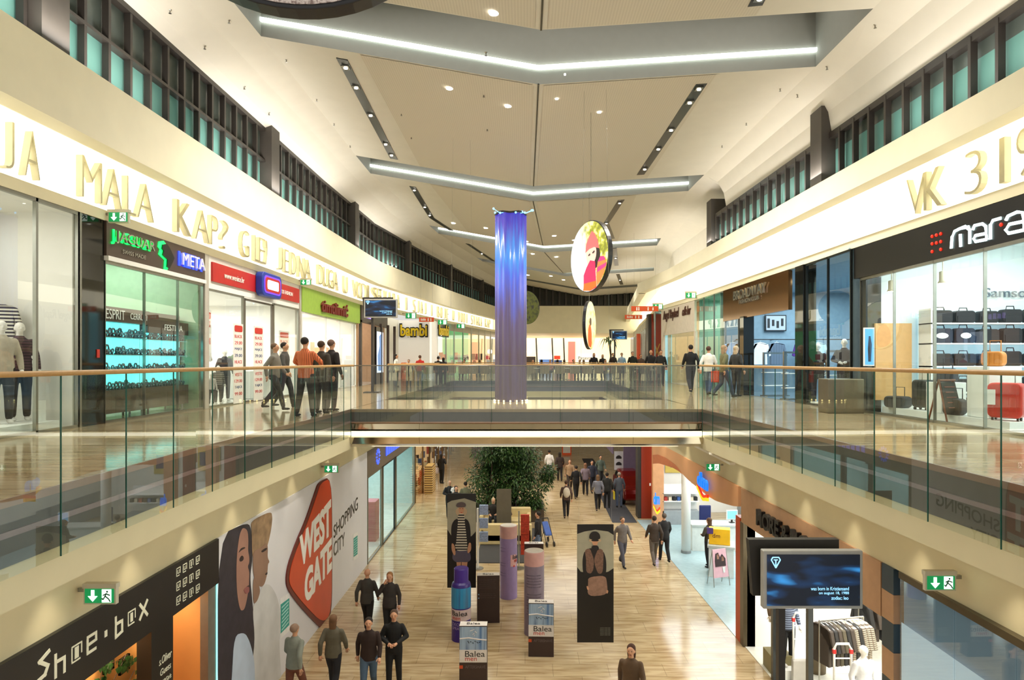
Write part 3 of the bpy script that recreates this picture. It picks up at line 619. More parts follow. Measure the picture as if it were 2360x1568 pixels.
def tv(label, loc, h, w_, hh, rz=0, back=True, base=True):
    t = thing('television', label, 'television', loc, rz)
    MB().box((-w_/2,-.07,h),(w_/2,.05,h+hh)).build('casing', mat('silver casing', (.70,.70,.68), .35, .2), t, bevel=.015)
    s = MB().box((-w_/2+.05,-.085,h+.05),(w_/2-.05,-.07,h+hh-.05)).build('screen', M_SCR, t)
    q = h+hh*.5
    mb = MB(); add_text(mb, 'was born in Kristiansand', (w_*.16,-.09,q-hh*.14), FRONT, w_*.38, hh*.06, .003); add_text(mb, 'on august 18, 1988', (w_*.2,-.09,q-hh*.22), FRONT, w_*.3, hh*.06, .003); add_text(mb, 'zodiac: leo', (w_*.26,-.09,q-hh*.30), FRONT, w_*.17, hh*.06, .003); mb.build('lettering', M_STX, s)
    mb = MB(); d = [(-.045,.03),(-.03,.055),(.03,.055),(.045,.03),(0,-.05)]; o_ = (-w_*.38, q+hh*.3)
    for (a, b), (c, e) in zip(d, d[1:]+d[:1]): mb.tube([(o_[0]+a*w_,-.09,o_[1]+b*w_),(o_[0]+c*w_,-.09,o_[1]+e*w_)], .006*w_, 6)
    mb.tube([(o_[0],-.09,o_[1]+.03*w_),(o_[0],-.09,o_[1]-.03*w_)], .006*w_, 6); mb.tube([(o_[0]-.02*w_,-.09,o_[1]+.03*w_),(o_[0]+.02*w_,-.09,o_[1]+.03*w_)], .005*w_, 6); mb.build('emblem', M_STX, s)
    if back: MB().hull8([(-w_/2-.06,.16,h+.1),(w_/2-.22,.16,h+.1),(w_/2-.22,.28,h+.1),(-w_/2-.06,.28,h+.1),(-w_/2-.12,.16,h+hh+.09),(w_/2-.22,.16,h+hh+.09),(w_/2-.22,.28,h+hh+.09),(-w_/2-.12,.28,h+hh+.09)]).build('rear_casing', mat('dark casing', (.16,.15,.13), .5), t)
    MB().box((-w_*.31,.05,.02),(-w_*.31+.09,.16,h+hh*.8)).build('post', M_DARK, t)
    MB().box((-w_*.31-.25,-.18,0),(-w_*.31+.34,.35,.03)).build('base', M_DARK, t)
    return t
Yt = 9.0; tv('large silver-framed television on a dark post, lower right foreground', ((1869-CX)/F*Yt, Yt, 0), CZ-(1400-CY)/F*Yt, 1.37, .80)
Yt = 25; tv('smaller television on a post beside the left walkway shops', ((878-CX)/F*Yt, Yt, 6.0), CZ-(733-CY)/F*Yt-6, 1.27, .72)
Yt = 45; tv('far small television near the end of the upper floor', ((1427-CX)/F*Yt, Yt, 6.0), CZ-(783-CY)/F*Yt-6, 1.1, .62)
# ---- upper left far: white corner shop and beyond
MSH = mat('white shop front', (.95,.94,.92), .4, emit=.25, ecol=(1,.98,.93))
struct(MB().box((-8.4,43,6),(-6.16,43.2,9.9)).hull8([(-6.16,43,6),(-6.3,43,6),(-6.2,45,6),(-6.05,45,6),(-6.16,43,9.9),(-6.3,43,9.9),(-6.2,45,9.9),(-6.05,45,9.9)]).build('wall_corner_shop', MSH))
struct(MB().box((-12,37.6,6),(-8.3,37.7,9.9)).box((-8.42,37.7,6),(-8.36,43,9.9)).build('wall_corner_return', M_SW))
for i, (x, w_, h, m, lb) in enumerate(((-7.9,.35,1.1,(.95,.45,.12),'orange'),(-7.45,.5,.6,(.92,.7,.2),'yellow'),(-6.9,.4,.7,(.9,.82,.4),'pale yellow'),(-6.5,.35,.8,(.6,.65,.3),'green'))):
    lab(MB().box((x-w_/2,42.3,6.001),(x+w_/2,42.7,6.001+h)).build('toy_display', mat('toy '+lb, m), bevel=.05), '%s toy display before the white corner shop with yellow lettering' % lb, 'toy display')
def on_left(px, py):                                     # a point on the far left shopfront line
    k = (px-CX)/F
    for (a, b), (c, d) in zip(FL, FL[1:]):
        s = (k*b-a)/((c-a)-k*(d-b)) if abs((c-a)-k*(d-b)) > 1e-9 else 9
        if 0 <= s <= 1:
            X = a+(c-a)*s+.06; Y = b+(d-b)*s; return Vector((X, Y, CZ-(py-CY)/F*Y))
    return Vector((-2.7, 62, 8))
p = on_left(954, 762); q = on_left(1018, 762)
def lw_frame(px): a = on_left(px-10, 800); b = on_left(px+10, 800); u = (b-a); u.z = 0; u.normalize(); return (u, Vector((0,0,1)), Vector((u.y,-u.x,0)))
M_YEL = mat('sign yellow', (.95,.82,.12), .4)
for nm, px, py, w_, h_, lb in (('bambi',954,762,1.9,.75,'puffy yellow lettering with black outline on the white corner shop'),('bambi',1018,762,1.5,.75,'second yellow lettering sign around the corner of the white shop')):
    fro = px < 1000; t = thing('shop_sign', lb, 'sign', tuple(P(px, py, 42.98) if fro else on_left(px, py))); fr = FRONT if fro else lw_frame(px)
    w_ = 1.75 if fro else 2.2
    text('outline', nm, fr[2]*.05, fr, w_*1.09, h_*1.25, M_TEXTK, t, .05, bold=.08); text('lettering', nm, fr[2]*.1, fr, w_, h_, M_YEL, t, .04, bold=.03)
# ordinary far shop bays: glass front, back wall glowing instead of lamps, frame
def bay(name, label, pts, side, z0, z1, wall, glow, frame=M_ALU, stock=None, sign=None):
    (x0, y0), (x1, y1) = pts; t = thing(name, label, 'shop front', (x0, y0, z0)); d = Vector((x1-x0, y1-y0, 0)); n = Vector((d.y, -d.x, 0)).normalized()*side; L = d.length; u = d/L
    b = MB(); q = [-n*.9, u*L-n*.9]; b.quad(q[0], q[1], q[1]+Vector((0,0,z1-z0)), q[0]+Vector((0,0,z1-z0))); b.build('back_wall', mat('lit back '+wall, {'white':(.95,.95,.9),'green':(.35,.75,.5),'cyan':(.6,.9,.95),'warm':(.95,.82,.6),'red':(.8,.35,.3)}[wall], emit=glow, ecol={'white':(1,.98,.92),'green':(.25,.7,.45),'cyan':(.6,.92,1),'warm':(1,.8,.55),'red':(.8,.3,.25)}[wall]), t)
    f = MB()
    k = max(1, int(L/1.8))
    for i in range(k+1): c = u*(L*i/k); f.tube([c+n*.02, c+n*.02+Vector((0,0,z1-z0))], .045, 4)
    f.prism([n*.03+Vector((0,0,z1-z0-.5)), u*L+n*.03+Vector((0,0,z1-z0-.5)), u*L+n*.03+Vector((0,0,z1-z0)), n*.03+Vector((0,0,z1-z0))], -n*.06); f.build('frame', frame, t)
    g = MB(); g.quad(Vector(), u*L, u*L+Vector((0,0,z1-z0-.5)), Vector((0,0,z1-z0-.5))); g.build('glass_panel', M_TINT, t)
    if stock:
        rnd = random.Random(int(x0*100+y0)); sb = MB()
        for i in range(int(L*3)):
            c = u*rnd.uniform(.1, L-.3)-n*rnd.uniform(.35,.7); w_ = rnd.uniform(.1,.3); h = rnd.uniform(.2,.6); z = rnd.choice((.1,.7,1.3)); sb.k = i % len(stock); sb.box((c.x-w_/2,c.y-w_/2,z),(c.x+w_/2,c.y+w_/2,z+h))
        sb.build('stock', stock, t)
    if sign:
        text('lettering', sign[0], u*L/2+n*.05+Vector((0,0,z1-z0-.25)), (u*side if side > 0 else -u, Vector((0,0,1)), n), min(L*.7, sign[1]), .3, sign[2], t, .03)
    return t
STK = [mat('stock black', (.12,.11,.12)), mat('stock red', (.7,.2,.15)), mat('stock blue', (.2,.35,.6)), mat('stock cream', (.85,.8,.7)), mat('stock brown', (.4,.28,.2))]
A = lambda y: (fx(FL, y), y)
bay('storefront', 'far white lit shop front left of the blue column, upper floor', (A(45), A(49)), 1, 6.0, 9.95, 'white', .9, stock=STK)
bay('storefront', 'far green lit shop front close to the blue column, upper floor', (A(49), A(56)), 1, 6.0, 9.95, 'green', .6, stock=STK)
bay('storefront', 'farthest warm lit shop front behind the blue column, upper floor', (A(56), A(62)), 1, 6.0, 9.95, 'warm', .7, stock=STK)
# ---- inscription letters along the light bands
def inscription(pairs, path, side, z0, z1, label, fr0, group):
    t = thing('inscription', label, 'lettering', (path[0][0], path[0][1], z0)); o = Vector((path[0][0], path[0][1], z0))
    for ch, y, w_ in pairs:
        x = fx(path, y)+side*.02; x2 = fx(path, y+.3); u = Vector((x2-fx(path, y), .3, 0)).normalized()
        fr = (u, Vector((0,0,1)), Vector((u.y,-u.x,0))) if side > 0 else (-u, Vector((0,0,1)), Vector((-u.y,u.x,0)))
        text('letter', ch, Vector((x,y,(z0+z1)/2))-o, fr, w_, z1-z0, mat('cream letter', (.86,.84,.73), .4), t, .12, bold=0 if ch in 'KX' else -.026)
def wpx(px, X): return F*X/(px-CX)
LP = [('J',18,20),('A',70,35),('M',208,46),('A',258,38),('L',299,20),('A',332,38),('K',421,34),('A',463,32),('P',492,16),('?',515,18),('G',563,18),('L',590,10),('E',602,14),
      (',',612,4),('J',645,8),('E',659,9),('D',675,11),('N',694,14),('A',708,13),('D',736,10),('U',748,10),('G',758,10),('A',769,10),('U',791,8),('V',812,9),('O',821,8),('D',829,8),('I',835,3),('S',845,7),('E',853,6)]
prs = []
for ch, px, wp in LP:
    a = wpx(px-wp/2, -8.1); b = wpx(px+wp/2, -8.1); prs.append((ch, (a+b)/2, b-a))
inscription(prs, FL, 1, 10.22, 10.98, 'raised cream letters on the glowing band over the left shops', LEFTW, None)
y = 33.5; prs = []
FLf = yrange(FL, 33, 61.5)
for ch in 'STVARA I SJAJ I BOJE U VODI SVAKA KAP':
    if ch != ' ': prs.append((ch, y, .38 if ch != 'I' else .12))
    y += .72
inscription(prs, FLf, 1, 10.22, 10.98, 'far raised cream letters on the glowing band near the blue column', LEFTW, None)
prs = []
for ch, px, wp in (('V',2126,40),('K',2164,40),('3',2254,38),('1',2318,12),('9',2368,36)):
    a = wpx(px-wp/2, 8.1); b = wpx(px+wp/2, 8.1); prs.append((ch, (a+b)/2, abs(b-a)))
inscription(prs, FR, -1, 10.22, 10.98, 'raised cream letters and digits on the glowing band, top right', RIGHTW, None)
# ------------------------------------------------------------------ LOWER LEFT
def ll(px, py, d=0): return WX(px, py, LX+d)
MB_K = mat('black fascia board', (.055,.045,.035), .35)
t = thing('shop_sign', 'black shop sign with pale angular lettering, lower left', 'sign', (LX,5.0,3.2)); o = Vector((LX,5.0,3.2))
MB().box((-.15,0,0),(.06,6.78,.8)).build('board', MB_K, t)
M_PALE = mat('pale letter', (.88,.88,.80), .4, noise_amt=0)
def wpoly(mb, pts, X, o, d, th=.012): mb.prism([WX(px, py, X)-o+Vector((d,0,0)) for px, py in pts], (th,0,0))
def strokes(mb, px, py, w_, h_, segs, th=.055):           # angular lettering made of bars in wall space, cell centred at pixel px,py
    c = WX(px, py, LX)-o; W = w_; H = h_
    for i_, (a, b, c2, d) in enumerate(segs):
        p = Vector((.06+.0012*i_, c.y+(a-.5)*W, c.z+(b-.5)*H)); q = Vector((.06+.0012*i_, c.y+(c2-.5)*W, c.z+(d-.5)*H)); u = (q-p).normalized(); n = Vector((0,-u.z,u.y))*th/2
        mb.prism([p-n-u*th/2, p+n-u*th/2, q+n+u*th/2, q-n+u*th/2], (.006,0,0))
lets = [(88,1533,.16,.24,[(1,1,.1,.75),(.1,.75,.9,.35),(.9,.35,.6,0),(.6,0,-.1,-.1)],.045),
 (127,1529,.16,.25,[(0,0,0,1),(0,.68,.9,.66),(.9,.66,.9,0)],.042),
 (165,1504,.17,.19,[(0,0,0,1),(0,1,1,1),(1,1,1,.35),(0,0,.8,0)],.018),(165,1504,.08,.09,[(.5,.1,.5,.9)],.07),
 (200,1482,.16,.20,[(0,0,0,1),(0,1,1,1),(1,1,1,.55),(1,.55,0,.5),(0,0,.9,0)],.038),
 (233,1461,.05,.05,[(.5,.2,.5,.8)],.055),
 (264,1442,.15,.26,[(0,0,0,1),(0,.66,.9,.66),(.9,.66,.9,.1),(.9,.1,0,0)],.042),
 (293,1423,.16,.18,[(0,0,0,1),(0,1,1,1),(1,1,1,.35),(0,0,.8,0)],.018),(293,1423,.08,.08,[(.5,.1,.5,.9)],.06),
 (321,1406,.17,.20,[(0,0,1,1),(0,1,1,0)],.045)]
for px, py, w_, h_, sg, th in lets:
    b = MB(); strokes(b, px, py, w_, h_, sg, th); b.build('letter', M_PALE, t)
for r in range(3):
    for c in range(4):
        px = 402+c*15; py = (1318+r*33)-(c*9)-0; b = MB(); strokes(b, px, py, .11, .12, [(0,0,0,1),(0,1,1,1),(1,1,1,.25),(0,0,.7,0)], .012); strokes(b, px, py, .045, .05, [(0,1,0,0),(0,0,1,0),(1,0,1,1)] if c != 2 else [(.5,0,.5,1)], .012 if c != 2 else .03); b.build('logo', M_PALE, t)
M_OR = mat('orange plaster', (.84,.58,.30), .6, nscale=1.2, noise_amt=.08)
mb = MB(); mb.box((-8.4,5,0),(-8.3,11.6,3.3)); mb.box((-8.4,11.6,0),(-5.72,11.7,3.3)); mb.box((-8.4,5,3.2),(-5.7,11.6,3.26)); mb.box((-8.4,10.35,0),(-5.95,10.45,3.2)); mb.box((-8.35,5,0),(-5.9,5.1,3.2)); mb.box((-6.35,5,0),(-6.25,9.7,3.25)); mb.box((-6.9,10.5,0),(-6.8,11.6,3.2))
struct(mb.build('wall_orange', M_OR)); area((-6.0,8.3,3.15), .3, 4.5, 60, (1,.85,.6)); area((-6.2,11,3.15), .6, .8, 16, (1,.88,.7))
t = thing('shop_pillar', 'black shop pillar with white brand lettering, lower left', 'pillar', (LX,9.72,0)); MB().box((-.2,0,0),(.02,.6,3.2)).build('cladding', MB_K, t)
for st, z, h, w_ in (('s.Oliver',2.62,.12,.34),('Guess',2.44,.1,.3),('BCBGirls',2.27,.07,.32),('ELLE',2.12,.07,.2)): text('lettering', st, (.022,.38,z), LEFTW, w_, h, M_PALE, t, .005, slant=.2)
t = thing('shop_door_jamb', 'steel door jamb between orange shop interior and hoarding', 'door frame', (LX,11.42,0)); MB().box((-.1,0,0),(.04,.34,3.2)).build('post', M_ALU, t); MB().box((.04,.30,0),(.05,.33,3.2)).build('light_edge', mat('cyan edge light', (.6,1,1), emit=2, ecol=(.5,1,1)), t)
# framed pictures and ivy on the orange wall
for i, (px, py, w_, h_, m, lb) in enumerate(((331,1490,.22,.52,M_WHITE,'white picture frame hung in ivy on the orange wall'),(286,1532,.24,.24,mat('dark frame wood', (.12,.12,.08)),'small dark square picture frame among ivy, nearer the white frame'),(250,1530,.22,.24,mat('brown frame wood', (.22,.14,.08)),'small brown picture frame among ivy, farther left'))):
    c = WX(px, py, -6.22); t = thing('picture_frame', lb, 'picture', tuple(c)); f = MB(); k = .035
    for a in ((-w_/2,-h_/2,w_/2,-h_/2+k),(-w_/2,h_/2-k,w_/2,h_/2),(-w_/2,-h_/2,-w_/2+k,h_/2),(w_/2-k,-h_/2,w_/2,h_/2)): f.box((-.02,a[0],a[1]),(.02,a[2],a[3]))
    f.build('frame', m, t); MB().box((-.02,-w_/2,-h_/2),(-.01,w_/2,h_/2)).build('mirror', mat('picture glass', (.55,.58,.42), .2), t)
def ivy_leaf(mb, c, s, M): mb.add([c+M @ Vector(v)*s for v in ((0,0,0),(.5,.1,.25),(.35,.05,.7),(0,.08,1),(-.35,.05,.7),(-.5,.1,.25))], [(0,1,2,3),(0,3,4,5)])
rnd = random.Random(3); t = thing('ivy', 'trailing green ivy over the orange wall of the shoe shop', 'plant', tuple(WX(280,1530,-6.2))); o = WX(280,1530,-6.2); lf = MB(); st = MB()
for (px0, py0), (px1, py1), n in (((350,1460),(318,1520),26),((318,1520),(230,1535),34),((235,1530),(225,1590),24),((290,1510),(262,1568),12),((310,1545),(270,1620),22),((338,1530),(290,1600),16),((240,1560),(180,1640),20)):
    a = WX(px0, py0, -6.2)-o; b = WX(px1, py1, -6.2)-o; st.tube([a, a.lerp(b,.5)+Vector((.02,0,.03)), b], .006, 5)
    for i in range(n):
        c = a.lerp(b, rnd.random())+Vector((rnd.uniform(0,.08), rnd.uniform(-.07,.07), rnd.uniform(-.08,.05))); M = Matrix.Rotation(rnd.uniform(2.4,4), 3, 'X') @ Matrix.Rotation(rnd.uniform(1,2.1), 3, 'Z'); ivy_leaf(lf, c, rnd.uniform(.07,.12), M)
lf.build('foliage', mat('ivy green', (.18,.30,.10), .5), t); st.build('stem', mat('ivy stem', (.3,.2,.1)), t)
# ---- advertising hoarding
t = thing('advertising_hoarding', 'huge printed hoarding with orange emblem and two faces along the lower left wall', 'hoarding', (LX,11.82,0)); o = Vector((LX,11.82,0))
MB().box((-.1,0,0),(.02,23.0-11.82,4.0)).build('panel', mat('printed white sheet', (.86,.86,.88), .45, nscale=.7, noise_amt=.04), t)
def art(name, pts, m, d, th=.004, par=t):
    if name not in ('notice', 'teal_field'): pts = chaikin(pts)
    b = MB(); b.prism([WX(px, py, LX)-o+Vector((d,0,0)) for px, py in pts], (th,0,0)); return b.build(name, m, par)
def art_grp(name, polys, m, d, par=None):
    b = MB()
    for pts in map(chaikin, polys): b.prism([WX(px, py, LX)-o+Vector((d,0,0)) for px, py in pts], (.003,0,0))
    return b.build(name, m, par or t)
fig = art('dark_hair', [(499,1236),(569,1203),(577,1225),(579,1290),(573,1330),(578,1380),(583,1440),(588,1500),(560,1568),(560,1640),(499,1700)], mat('printed dark hair', (.16,.14,.18), .5, nscale=5, noise_amt=.3), .024)
art('face', [(556,1216),(567,1222),(569,1245),(568,1270),(571,1285),(571,1298),(567,1306),(571,1318),(571,1330),(570,1352),(566,1380),(560,1405),(552,1409),(547,1395),(542,1360),(541,1310),(544,1262),(549,1232)], mat('printed skin', (.62,.46,.40), .5, nscale=2, noise_amt=.1), .028, par=fig)
art_grp('facial_features', [[(545,1276),(551,1264),(560,1261),(562,1264),(552,1269)],[(547,1290),(553,1280),(558,1284),(557,1292),(550,1296)],[(558,1360),(565,1352),(571,1349),(571,1354),(565,1362)]], mat('printed dark feature', (.16,.10,.10), .5), .032, fig)
art('lips', [(557,1361),(562,1354),(568,1352),(571,1355),(570,1366),(563,1370)], mat('printed lip', (.55,.33,.32)), .0335, par=fig)
man = art('blond_hair', [(574,1202),(622,1178),(625,1195),(622,1220),(617,1245),(612,1262),(600,1270),(590,1290),(578,1290),(577,1225)], mat('printed blond hair', (.55,.45,.34), .5, nscale=5, noise_amt=.3), .026)
art('face', [(580,1270),(600,1262),(612,1250),(614,1265),(613,1285),(618,1296),(614,1300),(613,1320),(607,1345),(600,1354),(592,1350),(584,1340),(579,1310)], mat('printed tan skin', (.55,.43,.36), .5, nscale=2, noise_amt=.1), .030, par=man)
art_grp('facial_features', [[(598,1270),(611,1262),(612,1267),(600,1275)],[(606,1325),(613,1318),(612,1326)]], mat('printed dark feature', (.16,.10,.10), .5), .034, man)
art('neck', [(580,1325),(594,1350),(596,1365),(590,1385),(580,1395)], mat('printed tan skin', (.55,.43,.36)), .029, par=man)
art('white_shirt', [(578,1398),(592,1380),(600,1352),(618,1345),(636,1375),(645,1420),(640,1480),(646,1568),(648,1700),(560,1700),(572,1568),(585,1480)], mat('printed shirt', (.78,.78,.78), .5, nscale=2, noise_amt=.1), .027)
art('blue_blouse', [(536,1465),(560,1458),(572,1480),(582,1520),(584,1568),(584,1700),(520,1700),(530,1568)], mat('printed blouse', (.68,.74,.82), .5, nscale=2, noise_amt=.08), .031)
lg = art('orange_emblem', [(760,1098),(730,1112),(722,1135),(700,1200),(680,1245),(660,1300),(655,1330),(656,1350),(664,1368),(690,1402),(735,1449),(742,1447),(761,1420),(762,1260)], mat('emblem rim', (.38,.07,.03), .4), .024, .03)
art('emblem_face', [(759,1102),(734,1114),(727,1137),(705,1202),(686,1248),(666,1302),(661,1330),(662,1346),(670,1362),(696,1394),(738,1437),(759,1414),(760,1260)], mat('emblem orange', (.80,.25,.07), .35, nscale=2), .054, .008, par=lg)
def word(st, px0, px1, ytl, ybl, ytr, ybr, m, par, d, th=.012, bold=.01):   # fit a word to a quad given in pixels on the wall (left/right edges vertical)
    vs, fs, asp = text_raw(st, bold); q = [WX(px0,ybl,LX)-o, WX(px1,ybr,LX)-o, WX(px0,ytl,LX)-o, WX(px1,ytr,LX)-o]; out = []
    for p in vs:
        u_, v_ = p.x+.5, p.y+.5; a = q[0].lerp(q[1], u_); b = q[2].lerp(q[3], u_); c = a.lerp(b, v_); c.x = d+(p.z+.5)*th; out.append(c)
    b = MB(); b.add(out, fs); return b.build('lettering', m, par)
word('WEST', 684, 757, 1238, 1312, 1150, 1232, M_TEXTW, lg, .062, bold=.04); word('GATE', 696, 759, 1320, 1397, 1238, 1312, M_TEXTW, lg, .062, bold=.04)
word('SHOPPING', 767, 823, 1213, 1243, 1144, 1174, M_TEXTK, t, .022, .003); word('CITY', 767, 793, 1252, 1286, 1226, 1256, M_TEXTK, t, .022, .003)
def notice(label, a, b, c, d, e, f):
    n = art('notice', [(a,c),(b,d),(b,e),(a,f)], mat('notice white', (.9,.9,.9)), .022, .004); return n
for a, b, c, d, e, f in ((643,665,1381,1366,1454,1474),(812,823,1233,1226,1286,1293)):
    n = notice('', a, b, c, d, e, f); h = (f-c)*.14
    art('teal_field', [(a+1,c+h),(b-1,d+h),(b-1,e-h),(a+1,f-h)], mat('notice teal', (.15,.60,.56), .5), .027, .003, par=n)
    rws = MB(); k = 7
    for i in range(k):
        s = (i+.9)/(k+.8); y0_ = c+h+(f-c-2*h)*s; y1_ = d+h+(e-d-2*h)*s; i0 = 4 if i % 2 else 3; i0 = i0*(b-a)/22
        rws.prism([WX(px, py, LX)-o+Vector((.031,0,0)) for px, py in ((a+i0,y0_-1.6*(b-a)/22),(b-i0,y1_-1.6*(b-a)/22),(b-i0,y1_+1.4*(b-a)/22),(a+i0,y0_+1.4*(b-a)/22))], (.002,0,0))
    rws.build('lettering', mat('notice pale ink', (.7,.88,.86)), n)
# ---- beyond the hoarding on the lower left
mb = MB(); mb.box((LX-.25,23.0,3.1),(LX+.03,37,4.0)); struct(mb.build('trim_30', mat('taupe band', (.45,.40,.34), .5)))
t = thing('shop_sign', 'blue flower emblem and small blue lettering on the taupe band', 'sign', (LX+.04,24.6,3.6)); b = MB()
for i in range(12): a = i*math.pi/6; b.tube([(0,.18*math.cos(a),.18*math.sin(a)),(0,.30*math.cos(a),.30*math.sin(a))], .035, 6)
b.lathe((0,0,0), [(.01,0),(.01,.01)], 6); b.build('emblem', mat('sign blue', (.35,.45,.95), emit=.8, ecol=(.3,.42,1)), t); marks('lettering', 9, (0,3.0,.0), LEFTW, 3.4, .36, mat('sign blue', (.35,.45,.95)), t, .04)
room('wall_pale_shop', -9.5, LX-.1, 23.1, 33, 0, 3.4, mat('pale blue wall', (.75,.86,.86), .5), M_SF, -1, 650, (.85,1,1))
front('shop_window', 'glass front with steel frame just beyond the hoarding, lower floor', LX, [23.1,25.3], 0, 3.1, .1); front('shop_door', 'dark framed doorway beyond the hoarding, lower floor', LX, [25.5,28.0], 0, 3.1, .3, mat('teal black frame', (.10,.14,.16), .3)); front('shop_window', 'frosted pale glass shop front, lower floor left', LX, [28.2,32.8], 0, 3.1, .12, g=glass('frosted pale', (.75,.88,.86), .8, .12))
lab(MB().box((-6.5,25.9,0),(-5.95,26.6,1.6)).build('display_stand', mat('magenta print', (.6,.15,.3)), bevel=.02), 'magenta display stand inside the dark framed doorway', 'stand')
bay('storefront', 'bronze framed lower shop front beyond the frosted glass', ((LX,33),(LX,38)), 1, 0, 4.0, 'warm', .5, frame=mat('bronze', (.45,.36,.24), .35, .6), stock=STK)
bay('storefront', 'far lower shop front beside the person in black', ((LX,38),(LX,46)), 1, 0, 4.0, 'warm', .6, frame=mat('bronze', (.45,.36,.24)), stock=STK)
bay('storefront', 'farthest lower shop front on the left, under the bridge edge', ((LX,46),(LX-.4,60)), 1, 0, 4.0, 'white', .5, stock=STK)
lab(MB().box((-5.45,35.2,0),(-5.0,36.4,1.5)).build('basket_stack', stripes('stacked wicker', (.85,.72,.45), (.45,.33,.18), 8, 'Z'), bevel=.04), 'stack of straw-coloured baskets by the bronze shop front', 'baskets')
t = thing('kiosk', 'blue walled sales kiosk at the far end of the lower floor', 'kiosk', (-4.6,56,0)); MB().box((0,0,0),(3.4,1.5,1.0)).build('counter', mat('kiosk blue', (.18,.22,.55), .4), t); MB().box((0,1.2,1.0),(3.4,1.5,1.4)).build('back_panel', mat('kiosk blue', (.18,.22,.55)), t)
# ---- exit signs
M_EX = mat('exit green', (.02,.60,.35), emit=.55, ecol=(.0,.55,.30)); M_EXW = mat('exit white', (.9,1,.95), emit=1.6, ecol=(.9,1,.95))
def exit_sign(label, c, w_=.34, arm=1, back=1):
    t = thing('exit_sign', label, 'exit sign', tuple(c)); h = w_*.5
    MB().box((-w_/2-.02,-.02,-h/2-.02),(w_/2+.02,.04,h/2+.02)).box((-w_/2-.03,-.03,h/2),(w_/2+.03,.05,h/2+.06)).build('housing', mat('sign housing', (.78,.76,.68), .4), t)
    MB().box((-w_/2,-.028,-h/2),(w_/2,-.02,h/2)).build('panel', M_EX, t)
    b = MB(); q = -w_*.22; b.box((q-.02,-.034,-h*.05),(q+.02,-.029,h*.4)); b.prism([(q-.06,-.034,-h*.02),(q+.06,-.034,-h*.02),(q,-.034,-h*.4)], (0,.005,0)); b.box((w_*.1,-.034,-h*.45),(w_*.42,-.029,h*.45)); b.build('arrow', M_EXW, t)
    b = MB(); r = w_*.26; b.ball((r+.01,-.037,h*.3), .013, .004, .013, 8, 6)
    for p in (((r,h*.2),(r-.015,-.0)),((r-.015,0),(r+.03,-h*.2)),((r+.03,-h*.2),(r+.05,-h*.4)),((r-.015,0),(r-.04,-h*.25)),((r-.04,-h*.25),(r-.055,-h*.15)),((r,h*.15),(r+.045,h*.05)),((r,h*.15),(r-.04,h*.05))): b.tube([(p[0][0],-.037,p[0][1]),(p[1][0],-.037,p[1][1])], .008, 5)
    b.build('running_figure', mat('exit dark green', (.0,.35,.2)), t)
    MB().box((arm*w_/2,-.01,h/2-.05),(arm*(w_/2+.001)+arm*back,.03,h/2)).build('bracket', M_STEEL, t)
    return t
def exw(label, px, py, X, w_=.34, arm=-1, off=.3): 
    p = WX(px, py, X+arm*-1*off); exit_sign(label, p, w_, arm, max(.03, off-w_/2-.02))
exw('green exit sign over the black angular-lettered sign, lower left', 232, 1372, LX, .36, -1, .3)
exw('green exit sign on the cream wall above the hoarding emblem', 764, 1081, LX, .36, -1, .3)
exw('green exit sign above the dark pillar, upper left', 274, 501, -8.2, .36, -1, .3)
exw('green exit sign at the corner of the lime green shop sign', 705, 651, -8.2, .36, -1, .3)
exw('green exit sign on the lower right cream wall, nearest the camera', 2166, 1342, 5.75, .36, 1, .3)
exw('green exit sign above the curved pink shop front, lower right', 1643, 1077, 5.42, .36, 1, .3)
for px, py, lb in ((925,728,'far exit sign right of the television post, upper left'),(1001,743,'far exit sign above the second yellow lettering'),(1045,752,'farther exit sign left of the blue column')): 
    p = on_left(px, py)+Vector((.5,0,0)); exit_sign(lb, p, .6, -1, .45)
exw('exit sign over the cafe sign on the upper right', 1592, 681, 7.66, .45, 1, .3); exw('far exit sign beside the orange panel, upper right', 1516, 707, 7.3, .5, 1, .3)
# ------------------------------------------------------------------ UPPER RIGHT
def fr_pt(px, py, path=FR, d=0):
    k = (px-CX)/F
    for (a, b), (c, e) in zip(path, path[1:]):
        den = (c-a)-k*(e-b)
        if abs(den) < 1e-9: continue
        s = (k*b-a)/den
        if -.001 <= s <= 1.001: X = a+(c-a)*s; Y = b+(e-b)*s; return Vector((X-d, Y, CZ-(py-CY)/F*Y))
    return None
def rfr(y): x1, x2 = fx(FR, y-.3), fx(FR, y+.3); u = Vector((x1-x2, -.6, 0)).normalized(); return (u, Vector((0,0,1)), Vector((u.y, -u.x, 0)) if u.y < 0 and False else Vector((-abs(u.y), u.x, 0)))
# luggage shop, Y 2..16 : black sign band, glass front, lit shelves
def slab_r(name, y0, y1, z0, z1, d0, d1, m, par=None, o=Vector()):
    b = MB(); b.sweep([(x-o.x, y-o.y) for x, y in yrange(FR, y0, y1)], [(d0,z0-o.z),(d1,z0-o.z),(d1,z1-o.z),(d0,z1-o.z)], -1); return b.build(name, m, par)
room('wall_luggage_shop', 8.3, 12.2, 3, 15.4, 6.0, 9.93, mat('luggage shop wall', (.93,.97,.97), .5, noise_amt=.01), M_SF, 1, 1000, (.93,.99,1))
t = thing('shop_sign', 'black sign board with glowing white rounded letters and red dots, upper right', 'sign', (fx(FR,3),3,9.2)); o = Vector((fx(FR,3),3,9.2))
slab_r('board', 3, 15.75, 9.2, 9.94, -.1, .05, mat('sign black', (.07,.06,.055), .3), t, o)
M_WN = mat('white neon', (1,1,1), emit=2.6, ecol=(.85,1,1)); M_RDOT = mat('red neon dot', (1,.15,.08), emit=2.0, ecol=(1,.12,.05))
def rp(px, py, d=.06): return fr_pt(px, py, d=d)-o
b = MB(); u = .012
